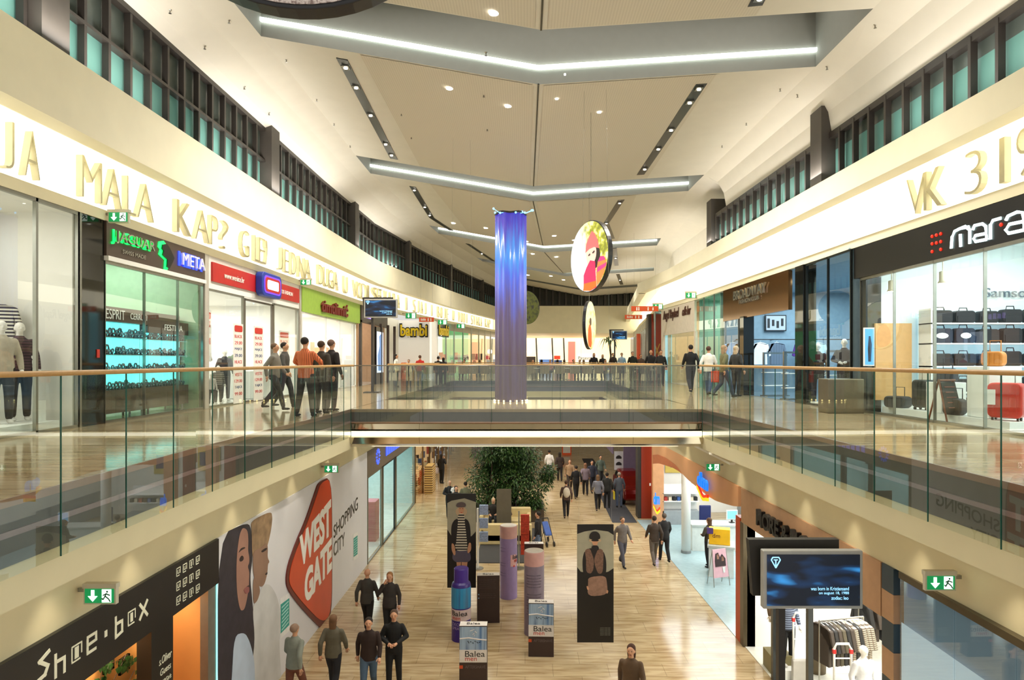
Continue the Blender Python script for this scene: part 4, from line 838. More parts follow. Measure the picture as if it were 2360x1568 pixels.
def neon(pts, r=.028):
    b.tube([rp(*p) for p in pts], r, 8)
neon([(2200,573),(2202,546),(2208,533),(2220,527),(2240,523),(2243,530),(2243,562)]); neon([(2221,540),(2222,569)]); neon([(2220,527),(2232,522),(2240,528)])
neon([(2250,530),(2254,520),(2272,516),(2280,522),(2282,553)]); neon([(2282,538),(2256,543),(2252,550),(2256,557),(2282,552)])
neon([(2291,552),(2291,518),(2297,508),(2315,503)])
neon([(2327,508),(2332,498),(2352,489),(2366,490),(2370,528)]); neon([(2370,510),(2335,517),(2326,530),(2333,538),(2370,530)])
b.build('lettering', M_WN, t)
for px, py in ((2155,545),(2165,542),(2175,539),(2155,562),(2165,560),(2175,557),(2155,580),(2175,575),(2315,518)): MB().ball(rp(px, py), .02, .032, .032, 10, 8).build('dot', M_RDOT, t, smooth=True)
front('shop_window', 'large glass front of the luggage shop, upper right', 8.06, [15.6,14.2,12.8,11.4,10.0][::-1], 6.0, 9.2, .015, M_ALU)
struct(MB().box((8.04,15.35,6),(8.4,15.55,9.2)).build('wall_pier_right', mat('black edge', (.1,.12,.12), .2)))
# lettering on the lit back wall
c = P(2345,675,15.3); t = thing('shop_sign', 'grey brand lettering on the bright end wall of the luggage shop', 'sign', tuple(c)); text('lettering', 'Samsonite', (0,0,0), FRONT, 1.6, .22, mat('grey letter', (.35,.42,.48), .4), t, .03)
# shelves with bags
SX0, SX1 = 9.2, 12.1; SYB = 14.75
t = thing('shelf_unit', 'white wall shelves of dark bags in the luggage shop', 'shelf', (SX0,SYB,6.014)); MB().box((0,.46,.1),(SX1-SX0,.5,2.3)).build('back_panel', mat('lit shelf back', (.85,.95,1), emit=.35, ecol=(.75,.93,1)), t)
ZS = [.02,.5,1.09,1.61,2.07]
for z in ZS: MB().box((0,0,z-.03),(SX1-SX0,.46,z)).build('shelf', M_WHITE, t)
for x in (0, SX1-SX0-.04): MB().box((x,0,0),(x+.04,.46,2.4)).build('side_panel', M_WHITE, t)
def bag(kind, m, w_=.42, h=.30, dp=.2):
    t = thing('bag', None, None); b = MB()
    b.prism([(p, -dp/2, q) for p, q in rrect(0, h/2, w_/2, h/2, min(w_, h)*.22)], (0,dp,0)); b.build('body', m, t, bevel=.02)
    MB().tube([(-w_*.22,0,h-.01),(-w_*.18,0,h+.07),(w_*.18,0,h+.07),(w_*.22,0,h-.01)], .012, 6).build('handle', m, t)
    if kind == 1: b = MB(); b.ball((0,-dp/2-.005,h*.5), w_*.28, .01, h*.2, 12, 6); b.build('tag', M_WHITE, t)
    else: b = MB(); b.box((-w_*.42,-dp/2-.012,h*.08),(w_*.42,-dp/2+.01,h*.55)); b.build('pocket', m, t, bevel=.006)
    return t
BM = [mat('bag black', (.08,.08,.10), .5), mat('bag navy', (.10,.14,.22), .5), mat('bag charcoal', (.17,.17,.19), .5)]
bags = [bag(i, BM[i % 3]) for i in (0, 1)]
rnd = random.Random(5); used = [0, 0]; names = ['lowest','second lowest','middle','second highest','top']
for si, z in enumerate(ZS):
    for j in range(5):
        x = SX0+.32+j*.54; kd = 1 if (si == 3 and j in (0,1)) or (si == 1 and j == 4) else 0
        c = bags[kd] if not used[kd] else copy_tree(bags[kd]); used[kd] = 1
        c.location = (x, SYB+.2, 6.014+z+.001); c.scale = (rnd.uniform(1,1.22), 1, rnd.uniform(.9,1.15))
        lab(c, 'dark bag %son the %s shelf of the luggage shop' % ('with white oval tag ' if kd else '', names[si]), 'bag', 'bags on the %s luggage shelf%s' % (names[si], ' with tags' if kd else ''))
# wood panel, blue poster and display floor
lab(MB().box((9.66,14.7,7.25),(9.72,14.71,7.3)).build('hook', M_STEEL), 'tiny hook beside the wood panel in the luggage shop', 'hook') if False else None
c0 = P(2010,745,16.0); t = thing('wall_panel', 'light oak panel on the end wall of the luggage shop', 'panel', (8.55,15.3,6.3)); MB().box((-.33,-.04,0),(.52,.02,1.8)).build('board', mat('light oak', (.86,.67,.42), .4, nscale=9), t)
t = thing('poster', 'blue advertising poster at the left end of the luggage shop window', 'poster', (7.98,15.3,7.1)); MB().box((-.02,-.03,0),(.22,.02,.9)).build('frame', M_WHITE, t); s_ = MB().box((0,-.04,.03),(.2,-.03,.87)).build('picture', mat('poster blue sky', (.35,.65,.9), emit=.5, ecol=(.3,.6,.9)), t); b = MB(); b.prism([(p,-.045,q) for p, q in ((.07,.1),(.13,.1),(.15,.5),(.12,.7),(.08,.7),(.06,.4))], (0,.004,0)); b.build('figure', STK[0], s_)
t = thing('display_platform', 'long low white platform in the luggage shop window', 'platform', (8.34,11.2,6.0)); MB().hull8([(0,0,.02),(1.0,0,.02),(1.0,4.0,.02),(0,4.0,.02),(0,0,.16),(1.0,0,.16),(1.0,4.0,.16),(0,4.0,.16)]).build('top', M_WHITE, t)
def cube_at(label, x, y, w_, h): return lab(MB().box((x-w_/2,y-w_/2,6.165),(x+w_/2,y+w_/2,6.165+h)).build('display_plinth', M_WHITE, bevel=.01), label, 'plinth')
cube_at('white plinth between dark travel bags in the luggage window', 8.6, 13.3, .5, .62); cube_at('taller white plinth carrying the tan satchel', 8.75, 12.15, .6, .95)
def suitcase(label, x, y, z, m, w_=.46, h=.62, dp=.28, rz=-1.2, cat='suitcase', wheels=True, handle=True, kind='suitcase'):
    t = thing(kind, label, cat, (x,y,z), rz); zb = .05 if wheels else 0
    MB().prism([(p,-dp/2,q) for p, q in rrect(0, zb+h/2, w_/2, h/2, .09)], (0,dp,0)).build('shell', m, t, bevel=.035)
    if wheels:
        for sx in (-1,1):
            for sy in (-1,1): b = MB(); b.tube([(sx*w_*.36-.015,sy*dp*.3,.03),(sx*w_*.36+.015,sy*dp*.3,.03)], .03, 10); b.build('wheel', M_BLACK, t)
    if handle: MB().tube([(-.1,dp*.3,zb+h-.02),(-.1,dp*.3,zb+h+.2),(.1,dp*.3,zb+h+.2),(.1,dp*.3,zb+h-.02)], .01, 6).build('handle', M_STEEL if wheels else m, t)
    b = MB(); [b.box((-w_*.35+i*w_*.22,-dp/2-.012,zb+h*.12),(-w_*.35+i*w_*.22+.02,-dp/2+.02,zb+h*.88)) for i in range(4)]; b.build('ridge', m, t)
    return t
q = suitcase('bright red wheeled suitcase with white tag in the luggage window', 8.55, 11.55, 6.161, mat('suitcase red', (.80,.16,.10), .3), .52, .62, .3, -.9)
MB().box((-.3,-.2,.28),(-.12,-.18,.55)).build('tag', M_TEXTW, q)
suitcase('black wheeled suitcase standing beside the left white plinth', 8.6, 14.05, 6.161, BM[0], .4, .6, .25, -1.3)
suitcase('soft black travel bag with arched handles at the left of the luggage platform', 8.45, 14.75, 6.161, BM[2], .5, .26, .3, -1.1, 'bag', False, kind='travel_bag')
suitcase('small dark bag between plinths on the luggage platform', 8.42, 12.75, 6.161, BM[0], .36, .32, .25, -1.1, 'bag', False, kind='travel_bag')
suitcase('tan leather satchel on the tall white plinth', 8.75, 12.15, 7.116, mat('tan leather', (.78,.50,.20), .4), .40, .28, .16, -1.2, 'satchel', False, kind='satchel')
suitcase('dark bag on the left white plinth', 8.6, 13.3, 6.786, BM[1], .42, .28, .2, -1.2, 'bag', False, kind='travel_bag')
suitcase('large dark suitcase right of the red suitcase', 9.3, 10.9, 6.0, BM[0], .5, .66, .3, -1.4)
# a-frame chalkboard
p = G(2180,975,6.0); t = thing('chalkboard', 'wooden A-frame chalkboard standing before the luggage shop', 'sign board', tuple(p), .25)
WD = mat('red brown wood', (.45,.24,.10), .4)
for s in (-1,1):
    for sy, nm in ((-.22,'leg'),(.22,'leg')): MB().tube([(s*.2,sy,0),(s*.17,0,.86)], .018, 6).build(nm, WD, t)
MB().hull8([(-.185,-.185,.22),(.185,-.185,.22),(.185,-.165,.22),(-.185,-.165,.22),(-.17,-.045,.8),(.17,-.045,.8),(.17,-.025,.8),(-.17,-.025,.8)]).build('board', mat('chalkboard', (.12,.13,.10), .7), t)
MB().tube([(-.19,-.03,.84),(.19,-.03,.84)], .02, 6).build('rail', WD, t)
b = MB()
for i in range(5): z = .3+i*.1; y = -.19+(z-.22)/.58*.14-.008; b.box((-.12,y,z),(.12-.04*(i % 2),y+.004,z+.02))
b.build('lettering', mat('chalk', (.55,.35,.3), .8), t)
# interior track spots of the luggage shop
for px, py in ((2055,660),(2173,640)):
    p = P(px, py, 15.0 if px < 2100 else 13.7); t = thing('track_spotlight', 'cream ceiling spotlight inside the luggage shop, %s' % ('left one' if px < 2100 else 'right one'), 'light', tuple(p)); b = MB(); b.lathe((0,0,-.12), [(.10,0),(.07,.06),(.07,.24),(.03,.26)], 14); b.build('lamp_body', M_CREAM, t, smooth=True); MB().lathe((0,0,-.125), [(.085,0),(.085,.004)], 14).build('bulb', M_SPOT, t); MB().tube([(0,0,.12),(0,0,9.93-p.z)], .012).build('stem', M_CREAM, t)
# ---- menswear shop: Y 15.7..24 (blue-lit)
room('wall_menswear_shop', 7.95, 13.6, 15.9, 26.0, 6.0, 9.93, mat('steel blue wall', (.52,.62,.68), .5), mat('dark shop floor', (.45,.52,.58), .1), 1, 1300, (.75,.93,1))
t = thing('shop_sign', 'bronze mirrored sign board with raised metal lettering, upper right', 'sign', (fx(FR,19.4),19.4,9.0)); o = Vector((fx(FR,19.4),19.4,9.0))
p0 = fr_pt(1669,600).y; p1 = fr_pt(1820,600).y
slab_r('board', p1, p0, 8.75, 9.94, -.08, .04, mat('bronze mirror', (.48,.34,.20), .12, .7), t, o)
a = fr_pt(1697,680); c = fr_pt(1771,665); FR_ = rfr(20)
text('lettering', 'BROADWAY', (a+c)/2-o+Vector((-.06,0,0)), FR_, (a-c).length, .34, M_CHR, t, .06, bold=.01)
a = fr_pt(1709,694); c = fr_pt(1755,688); text('lettering', 'FASHION CLUB', (a+c)/2-o+Vector((-.06,0,.0)), FR_, (a-c).length, .14, M_CHR, t, .04)
yy = [15.8,17.0,18.3]
front('shop_window', 'tall dark glass window right of the bronze sign, upper right', 7.92, yy, 6.0, 9.94, .03, mat('black edge', (.1,.12,.12)))
t = thing('shop_pillar', 'dark pillar between menswear window and entrance', 'pillar', (7.86,18.35,6.0)); MB().box((-.02,0,0),(.35,.55,3.94)).build('cladding', mat('dark glass cladding', (.10,.10,.09)), t)
t = thing('shop_pillar', 'black door frame post at the left of the menswear entrance', 'pillar', (7.74,23.0,6.0)); MB().box((-.02,0,0),(.35,.4,2.8)).build('cladding', mat('dark glass cladding', (.10,.10,.09)), t)
# hanging shirts on the back rail
t = thing('clothes_rail', 'long black wall rail holding shirts in the menswear shop', 'rail', (8.2,25.3,6.0)); MB().tube([(0,0,2.05),(5.2,0,2.05)], .02).build('bar', M_BLACK, t)
for y in (.2,1.6,3.2,4.9): MB().tube([(y,0,2.05),(y,.7,2.05)], .015).build('bracket', M_BLACK, t)
def shirt(label, x, y, z, m, rz=math.pi/2, s=1, kind='shirt', grp=None):
    t = thing(kind, label, kind, (x,y,z), rz, grp); o_ = [(-.09,0),(.09,0),(.24,-.05),(.33,-.40),(.25,-.43),(.2,-.2),(.21,-.68),(-.21,-.68),(-.2,-.2),(-.25,-.43),(-.33,-.40),(-.24,-.05)]
    b = MB(); n = len(o_); F_ = [(p*s,-.05,q*s-.08) for p, q in o_]; b.prism(F_, (0,.1,0)); b.build('cloth', m, t, bevel=.02)
    MB().tube([(-.2*s,0,-.13),(0,0,-.06),(.2*s,0,-.13)], .008, 5).tube([(0,0,-.06),(0,0,-.02),(.03,0,0)], .005, 5).build('hanger', M_WHITE, t); return t
for i, (px, m, lb) in enumerate(((1710,mat('shirt purple', (.36,.18,.55), .7),'purple jumper'),(1752,mat('shirt white', (.93,.95,.96), .7),'white shirt'),(1790,stripes('shirt grey stripes', (.45,.52,.6), (.25,.3,.36), 30, 'X'),'grey striped shirt'),(1688,mat('shirt pale blue', (.6,.68,.78), .7),'pale blue shirt'),(1850,mat('shirt purple', (.36,.18,.55)),'second purple jumper'),(1885,mat('shirt ice', (.75,.85,.88), .7),'ice blue shirt'))):
    Y = 25.2; shirt('%s hanging from the back rail of the menswear shop' % lb, (px-CX)/F*Y, Y, 6+2.0, m, 0, 1.25)
# stands and racks in the menswear shop
def frame_stand(label, x, y, w_, h, rz):
    t = thing('garment_stand', label, 'stand', (x,y,6.012), rz); b = MB(); k = .03
    b.box((-w_/2-k,-k,0),(-w_/2+k,k,h)); b.box((w_/2-k,-k,0),(w_/2+k,k,h)); b.box((-w_/2,-k,h-2*k),(w_/2,k,h)); b.build('frame', M_STEEL, t); MB().box((-w_/2,-.2,0),(w_/2,.2,.03)).build('base', M_STEEL, t)
    for z in (.35,.8): MB().box((-w_/2,-.14,z),(w_/2,.14,z+.02)).build('shelf', M_WHITE, t)
frame_stand('steel display frame at the left of the menswear entrance', 8.6, 22.4, .9, 1.5, .3); frame_stand('steel display frame in the middle of the menswear entrance', 8.5, 20.4, .9, 1.5, .3); frame_stand('steel display frame behind the dark window glass', 8.7, 17.9, .9, 1.5, .3)
t = thing('television', 'television showing a bright clip on the menswear back wall', 'television', (9.95,25.9,8.72)); MB().box((-.42,-.08,-.32),(.42,0,.32)).build('casing', M_BLACK, t); s_ = MB().box((-.38,-.09,-.28),(.38,-.08,.28)).build('screen', mat('screen pale', (.6,.65,.7), emit=.6, ecol=(.6,.65,.72)), t); b = MB(); [b.box((-.34+.18*i,-.095,-.2+.08*(i % 2)),(-.24+.18*i,-.09,.18-.05*(i % 3))) for i in range(4)]; b.build('picture', STK[0], s_)
t = thing('sparkling_column', 'round column covered in silver sequins inside the dark window', 'column', (8.75,16.9,6.0)); b = MB(); b.lathe((0,0,0), [(.2,0),(.2,3.9)], 24)
ms = mat('silver sequins', (.72,.72,.66), .25, .9, noise_amt=.6, nscale=90, bump=1); b.build('shaft', ms, t, smooth=True)
t = thing('ceiling_pipe', 'red pipe with lit lamp hanging inside the dark window', 'lamp', (8.35,16.2,8.6)); MB().tube([(0,0,0),(0,0,1.3)], .05).build('pipe', mat('pipe red', (.55,.16,.12), .4), t); b = MB(); b.lathe((0,0,-.12), [(.16,0),(.12,.1),(.05,.14)], 16); b.build('lamp_shade', M_STEEL, t); MB().lathe((0,0,-.13), [(.13,0),(.13,.008)], 14).build('bulb', M_SPOT, t)
lab(MB().box((0,0,0),(.85,.5,.8)).build('waste_bin', mat('brushed bin', (.50,.46,.38), .3, .7), loc=(7.02,15.1,6.0), bevel=.02), 'brushed metal bin standing on the walkway before the luggage shop', 'bin')
t = thing('display_platform', 'low white platform with crumpled white cloth in the dark window', 'platform', (7.98,16.0,6.02)); MB().box((0,0,0),(1.3,2.2,.06)).build('top', M_WHITE, t); b = MB(); b.ball((.55,.8,.2), .38, .5, .18, 16, 10); b.build('cloth', M_WHITE, t)
# ---- clear glass bay and cafe bar front
t = thing('storefront', 'clear glass front with mullions left of the bronze sign', 'shop front', (fx(FR,23.7),23.7,6.0)); o = Vector((fx(FR,23.7),23.7,6))
b = MB(); pth = yrange(FR, 23.7, 29.4)
b.quad(*[(pth[i][0]-o.x,pth[i][1]-o.y,z) for i, z in ((0,0),(-1,0),(-1,3.94),(0,3.94))]); b.build('glass_panel', M_TINT, t)
for y in (23.75,25.2,26.6,28): MB().box((fx(FR,y)-.03-o.x,y-.02-o.y,0),(fx(FR,y)+.03-o.x,y+.02-o.y,3.94)).build('mullion', M_STEEL, t)
room('wall_teal_shop', 7.85, 12.5, 26.15, 29.3, 6.0, 9.93, mat('teal shop wall', (.55,.72,.66), .5), M_SF, 1, 330, (.8,1,.9))
rnd = random.Random(9)
for i in range(5): lab(MB().box((0,0,0),(.5,.35,rnd.uniform(.8,1.9))).build('display_stand', STK[i], loc=(8.5+.4*(i % 2), 26.4+i*.5, 6.015), bevel=.02), '%s stand behind the clear glass bay, upper right' % ['black','red','blue','cream','brown'][i], 'stand')
t = thing('shop_sign', 'cream cafe sign with thin dark handwriting, upper right', 'sign', (fx(FR,29.5),29.5,8.6)); o = Vector((fx(FR,29.5),29.5,8.6))
a = fr_pt(1603,700); c = fr_pt(1526,720); b = MB(); X0 = a+Vector((-.05,0,0)); X1 = c+Vector((-.05,0,0))
y0_, y1_ = a.y, c.y
b.hull8([Vector((x, y, z))-o for z in (8.55, 9.93) for x, y in ((X0.x,y0_),(X1.x,y1_),(X1.x+.1,y1_),(X0.x+.1,y0_))]); b.build('board', mat('sign pale pink', (.86,.82,.76), .5), t)
u_ = (X0-X1); u_.z = 0; u_.normalize(); FRC = (u_, Vector((0,0,1)), Vector((u_.y,-u_.x,0)))
def ctext(st, px, py, w_, h_, slant=.2): p = fr_pt(px, py)-o+Vector((-.07,0,0)); text('lettering', st, p, FRC, w_, h_, mat('dark brown ink', (.3,.14,.1)), t, .03, slant=slant)
ctext('Angel Raphael', 1549, 727, (fr_pt(1531,720)-fr_pt(1566,720)).length, .6); ctext('caffe bar', 1586, 716, (fr_pt(1577,720)-fr_pt(1596,720)).length, .42)
b = MB()
b.hull8([Vector((x, y, z))-o for z in (6.0, 8.55) for x, y in ((X0.x,y0_-.15),(X0.x,y0_+.1),(X0.x+.1,y0_+.1),(X0.x+.1,y0_-.15))]); b.build('frame', mat('sign pale pink', (.86,.82,.76)), t); b = MB(); b.hull8([Vector((x, y, z))-o for z in (6.0, 8.55) for x, y in ((X1.x,y1_-.5),(X1.x,y1_),(X1.x+.1,y1_),(X1.x+.1,y1_-.5))]); b.build('frame', mat('sign pale pink', (.86,.82,.76)), t)
b = MB(); b.quad(*[Vector(v)-o for v in ((X0.x+.02,y0_,6),(X1.x+.02,y1_,6),(X1.x+.02,y1_,8.55),(X0.x+.02,y0_,8.55))]); b.build('glass_panel', M_TINT, t)
room('wall_cafe_bar', 7.95, 12, 29.4, 36.2, 6.0, 9.9, mat('warm cafe wall', (.80,.72,.55), .5), M_SF, 1, 330)
# dark + orange pillar on the upper floor
def opillar(label, x0, x1, y, z0, z1, dx, brand=None):
    t = thing('pillar', label, 'pillar', (x0,y,z0)); w_ = x1-x0
    MB().box((0,0,0),(w_*dx,.6,z1-z0)).build('dark_cladding', mat('pillar dark', (.19,.17,.15), .4), t); MB().box((w_*dx,-.02,0),(w_,.6,z1-z0)).build('orange_cladding', mat('pillar orange', (.58,.17,.06), .35, nscale=2), t)
    b = MB(); b.box((w_*.75,-.035,1.5),(w_*.85,-.02,1.62)); b.build('alarm_button', M_WHITE, t); return t
k = 37.2/F; t = opillar('tall pillar clad in dark and orange panels at the end of the upper right shops', (1494-CX)*k, (1524-CX)*k, 37.2, 6, 9.9, .25)
text('symbol', 'X', (.5,-.03,1.8), FRONT, .4, .8, mat('gold ink', (.75,.5,.2)), t, .01)
y2 = 36.5
bay('storefront', 'glass shop front beyond the orange pillar, upper right far', (FR2[1], FR2[2]), -1, 6.0, 9.95, 'white', .7, stock=STK, frame=M_STEEL)
bay('storefront', 'second glass shop front beyond the orange pillar', (FR2[0], FR2[1]), -1, 6.0, 9.95, 'cyan', .6, stock=STK, frame=M_STEEL)
bay('storefront', 'farthest glass shop front beyond the orange pillar', (FR2[2], FR2[3]), -1, 6.0, 9.95, 'white', .7, stock=STK, frame=M_STEEL)
lab(MB().box((8.6,50,6),(9.6,50.3,9.3)).build('pillar', M_ORANGE), 'narrow bright orange pillar behind the far television', 'pillar')
# hanging direction signs
for px, py, w_, Y, st, lb in ((1486,712,62,33,'WC','orange direction sign with toilet symbols hanging near the far right frieze'),(1460,731,40,40,'MART','orange direction sign hanging before the far cream frieze'),(983,737,34,38,'NEXT','orange direction sign hanging above the white corner shop')):
    p = P(px, py, Y); w2 = w_*Y/F; t = thing('hanging_sign', lb, 'sign', tuple(p)); MB().box((-w2/2,-.03,-.13),(w2/2,.03,.13)).build('panel', mat('direction orange', (.80,.30,.12), .5, emit=.15, ecol=(.8,.3,.1)), t)
    b = MB(); ([b.box((-w2*.38+i*w2*.09,-.04,-.07),(-w2*.38+i*w2*.09+.05,-.03,.07-.02*(i % 2))) for i in range(4)] if st != 'WC' else b.ball((-w2*.3,-.035,.06), .03, .01, .03, 8, 6).box((-w2*.3-.03,-.04,-.09),(-w2*.3+.03,-.03,.03)).ball((-w2*.3+.1,-.035,.06), .03, .01, .03, 8, 6).box((-w2*.3+.07,-.04,-.09),(-w2*.3+.13,-.03,.03))); b.ball((w2*.12,-.035,.06), .03, .01, .03, 8, 6); b.box((w2*.12-.03,-.04,-.09),(w2*.12+.03,-.03,.03)); b.ball((w2*.3,-.035,.06), .03, .01, .03, 8, 6); b.box((w2*.3-.03,-.04,-.09),(w2*.3+.03,-.03,.03)); b.build('lettering', M_TEXTW, t)
    for s in (-1,1): MB().tube([(s*w2*.4,0,.13),(s*w2*.4,0,zceil(p.x, p.y)-p.z)], .003, 4).build('cable', M_STEEL, t)
# ---- food court at the end
M_EM = lambda n, c, e: mat(n, c, emit=e, ecol=c)
t = thing('food_court_wall', 'lit shop counters across the far end of the upper floor', 'counters', (-2,74,6))
MB().box((0,0,0),(14,.2,3.9)).build('back_wall', M_EM('far warm wall', (.98,.9,.72), 1.1), t)
for x0, x1, z0, z1, m in ((.3,3.2,.1,1.7,mat('far dark counter', (.2,.15,.1))),(3.6,5.1,1.4,1.9,M_EM('far white sign', (.98,.98,1), 1.8)),(3.6,5.1,.2,1.4,M_EM('far blue counter', (.35,.5,.75), .5)),(5.3,6.0,1.4,1.8,M_EM('far red sign', (.9,.2,.1), .8)),(5.3,6.2,.2,1.3,M_EM('far blue dark', (.2,.3,.5), .4)),(6.9,7.7,.1,3.4,M_EM('far red panel', (.85,.5,.45), .5)),(8.0,10.2,.3,1.9,M_EM('far cream front', (.95,.9,.8), 1.0))): MB().box((x0,-.15,z0),(x1,0,z1)).build('panel', m, t)
for x in (3.4,5.2,6.5): MB().tube([(x,-.5,0),(x-.15,-.5,3.8)], .09, 6).build('post', M_DARK, t)
text('lettering', 'Panasonic', (9.0,-.17,1.55), FRONT, 1.9, .35, M_TEXTK, t, .02)
for px in (1220,1246): p = P(px, 815, 70); lab(MB().lathe((p.x,p.y,p.z), [(.05,0),(.22,.05),(.26,.22),(.2,.4),(.05,.44)], 12).build('globe_lamp', M_SPOT, smooth=True), 'round white globe lamp in the dark cafe at the far end', 'lamp', 'globe lamps of the far cafe')
# ------------------------------------------------------------------ LOWER RIGHT
def rw(px, py, d=0):
    k = (px-CX)/F
    for (a, b), (c, e) in zip(RA, RA[1:]):
        s = (k*b-a)/((c-a)-k*(e-b))
        if -.02 <= s <= 1.001: X = a+(c-a)*s; Y = b+(e-b)*s; return Vector((X-d, Y, CZ-(py-CY)/F*Y))
    a, b = RA[-1]; return Vector((a-d, a/k if k else b, CZ-(py-CY)/F*(a/k)))
# drugstore: curved pink header
t = thing('shop_header', 'peach shop header with a wavy lower edge, lower right', 'shop sign', tuple(rw(1700,1124))); o = rw(1700,1124)
top = [(1507,1008),(1538,1028),(1570,1051),(1597,1068),(1636,1087),(1670,1106),(1705,1125)]
bot = [(1705,1168),(1693,1167),(1672,1161),(1653,1155),(1636,1145),(1620,1132),(1605,1120),(1589,1107),(1570,1087),(1554,1078),(1538,1073),(1522,1068),(1507,1069)]
M_PEACH = mat('peach header', (.88,.66,.48), .5, nscale=1)
b = MB()
pts = [rw(px, py, .04)-o for px, py in top+bot]
def wave_z(px): return interp([(1507,1069),(1522,1068),(1538,1073),(1554,1078),(1570,1087),(1589,1107),(1605,1120),(1620,1132),(1636,1145),(1653,1155),(1672,1161),(1693,1167),(1706,1168)], px)
for i in range(40):
    xa = 1507+198*i/40; xb = 1507+198*(i+1)/40
    A_ = rw(xa, wave_z(xa), .04)-o; B_ = rw(xb, wave_z(xb), .04)-o; A2 = Vector((A_.x, A_.y, 4.0-o.z)); B2 = Vector((B_.x, B_.y, 4.0-o.z))
    b.hull8([A_, B_, B_+Vector((.12,0,0)), A_+Vector((.12,0,0)), A2, B2, B2+Vector((.12,0,0)), A2+Vector((.12,0,0))])
b.build('board', M_PEACH, t)
b = MB()
def orz(px): return interp([(1507,1049),(1520,1048),(1538,1056),(1560,1072),(1575,1092)], px)
for i in range(16):
    xa = 1507+68*i/16; xb = 1507+68*(i+1)/16; q = [rw(xa, wave_z(xa)+.5, .05)-o, rw(xb, wave_z(xb)+.5, .05)-o, rw(xb, min(orz(xb), wave_z(xb)), .05)-o, rw(xa, min(orz(xa), wave_z(xa)), .05)-o]; b.prism(q, (-.01,0,0))
b.build('wave', mat('dark peach wave', (.78,.46,.30), .5), t)
def dm(label, px, py, w_, h_, fr, y=None, par=None):
    c = rw(px, py, .1) if y is None else y; t = thing('shop_sign', label, 'sign', tuple(c)); u, v, n = fr
    text('lettering', 'dm', n*.0+v*h_*.18, fr, w_, h_*.55, mat('logo blue', (.1,.45,.95), emit=.9, ecol=(.1,.5,1)), t, .06, bold=.03)
    for nm, m, dz in (('red_wave', mat('logo red', (.9,.25,.1), emit=.6, ecol=(.9,.2,.05)), 0),('yellow_wave', mat('logo yellow', (1,.85,.1), emit=.8, ecol=(1,.8,.1)), -.1)):
        b = MB(); P_ = []; N = 10
        for i in range(N+1): s = i/N; P_.append((s-.5, -.2+.1*math.cos(s*6)-s*.1+dz*(.3+s)))
        for (a, b_), (c_, d_) in zip(P_, P_[1:]): b.prism([u*a*w_*1.1+v*b_*h_, u*c_*w_*1.1+v*d_*h_, u*c_*w_*1.1+v*(d_-.12)*h_, u*a*w_*1.1+v*(b_-.12)*h_], n*(.05+abs(dz)*.1))
        b.build(nm, m, t)
dm('glowing blue letters over red and yellow wave on the peach header', 1629, 1119, 1.05, .78, (Vector((.0,-1,0)), Vector((0,0,1)), Vector((-1,0,0))))
dm('small glowing blue and yellow logo beside the brick-red pillar, lower floor', 1514, 1158, .26, .9, FRONT, y=P(1513, 1158, 27.6))
t = opillar('tall brick-red pillar with dark side, lower right behind the bridge', P(1470,0,29.8).x, P(1505,0,29.8).x, 29.8, 0, 4.9, .22)
lab(MB().box((P(1505,0,28.6).x,28.6,0),(P(1530,0,28.6).x,28.9,4.9)).build('pillar', mat('peach pillar', (.82,.60,.42), .5)), 'peach pillar between the brick-red pillar and the shop entrance', 'pillar')
t = thing('pillar', 'slim orange pillar between the peach header and the next shop', 'pillar', (5.5,16.55,0)); MB().box((0,.1,0),(.3,.45,3.2)).build('orange_cladding', M_ORANGE, t); MB().box((-.0,-.15,0),(.3,.1,3.12)).build('dark_cladding', mat('olive metal', (.36,.32,.24), .35, .5), t)
# drugstore interior
mb = MB(); mb.box((10.2,16.9,0),(10.3,31,4.6)); mb.box((5.9,31,0),(10.3,31.1,4.6)); mb.box((5.85,16.85,0),(10.3,16.95,4.6)); mb.box((5.35,17,4.5),(10.3,31,4.56)); MB0 = mb; mb = MB()
mb.prism([(fx(RA,y)-.0,y,-.0) for y in (17,23.8,29.5)]+[(10.2,29.5,0),(10.2,17,0)], (0,0,.012)); struct(mb.build('floor_drugstore', mat('pale blue vinyl', (.64,.74,.76), .15))); mb = MB0; mb.k = 1; mb.box((10.1,17,0),(10.2,31,1.15))
struct(mb.build('wall_drugstore', [M_SW, mat('grey dado', (.60,.62,.63), .5)]))
area((7.9,23.5,4.4), 4, 11, 560, (.93,.98,1))
t = thing('round_column', 'round white column at the drugstore entrance', 'column', tuple(G(1581,1275,0))); MB().lathe((0,0,.08), [(.17,0),(.17,4.4)], 28).build('shaft', M_WHITE, t, smooth=True); MB().lathe((0,0,0), [(.185,0),(.185,.1)], 28).build('base', mat('grey base', (.5,.52,.52)), t)
def counter(label, px, py, w_, d_, h, rz): 
    p = G(px, py, 0); t = thing('sales_counter', label, 'counter', (p.x,p.y,.013), rz); MB().box((-w_/2,0,0),(w_/2,d_,h-.08)).build('body', mat('counter white', (.86,.88,.86), .4), t); MB().box((-w_/2-.04,-.05,h-.08),(w_/2+.04,d_+.05,h)).build('worktop', mat('counter top', (.72,.74,.72), .3), t, bevel=.01); return t, p
c1, p1 = counter('white sales counter carrying the yellow box, drugstore front', 1662, 1333, .8, .7, 1.05, -.3)
c2, p2 = counter('white service counter at the back of the drugstore', 1648, 1272, 1.7, .7, 1.0, -.05)
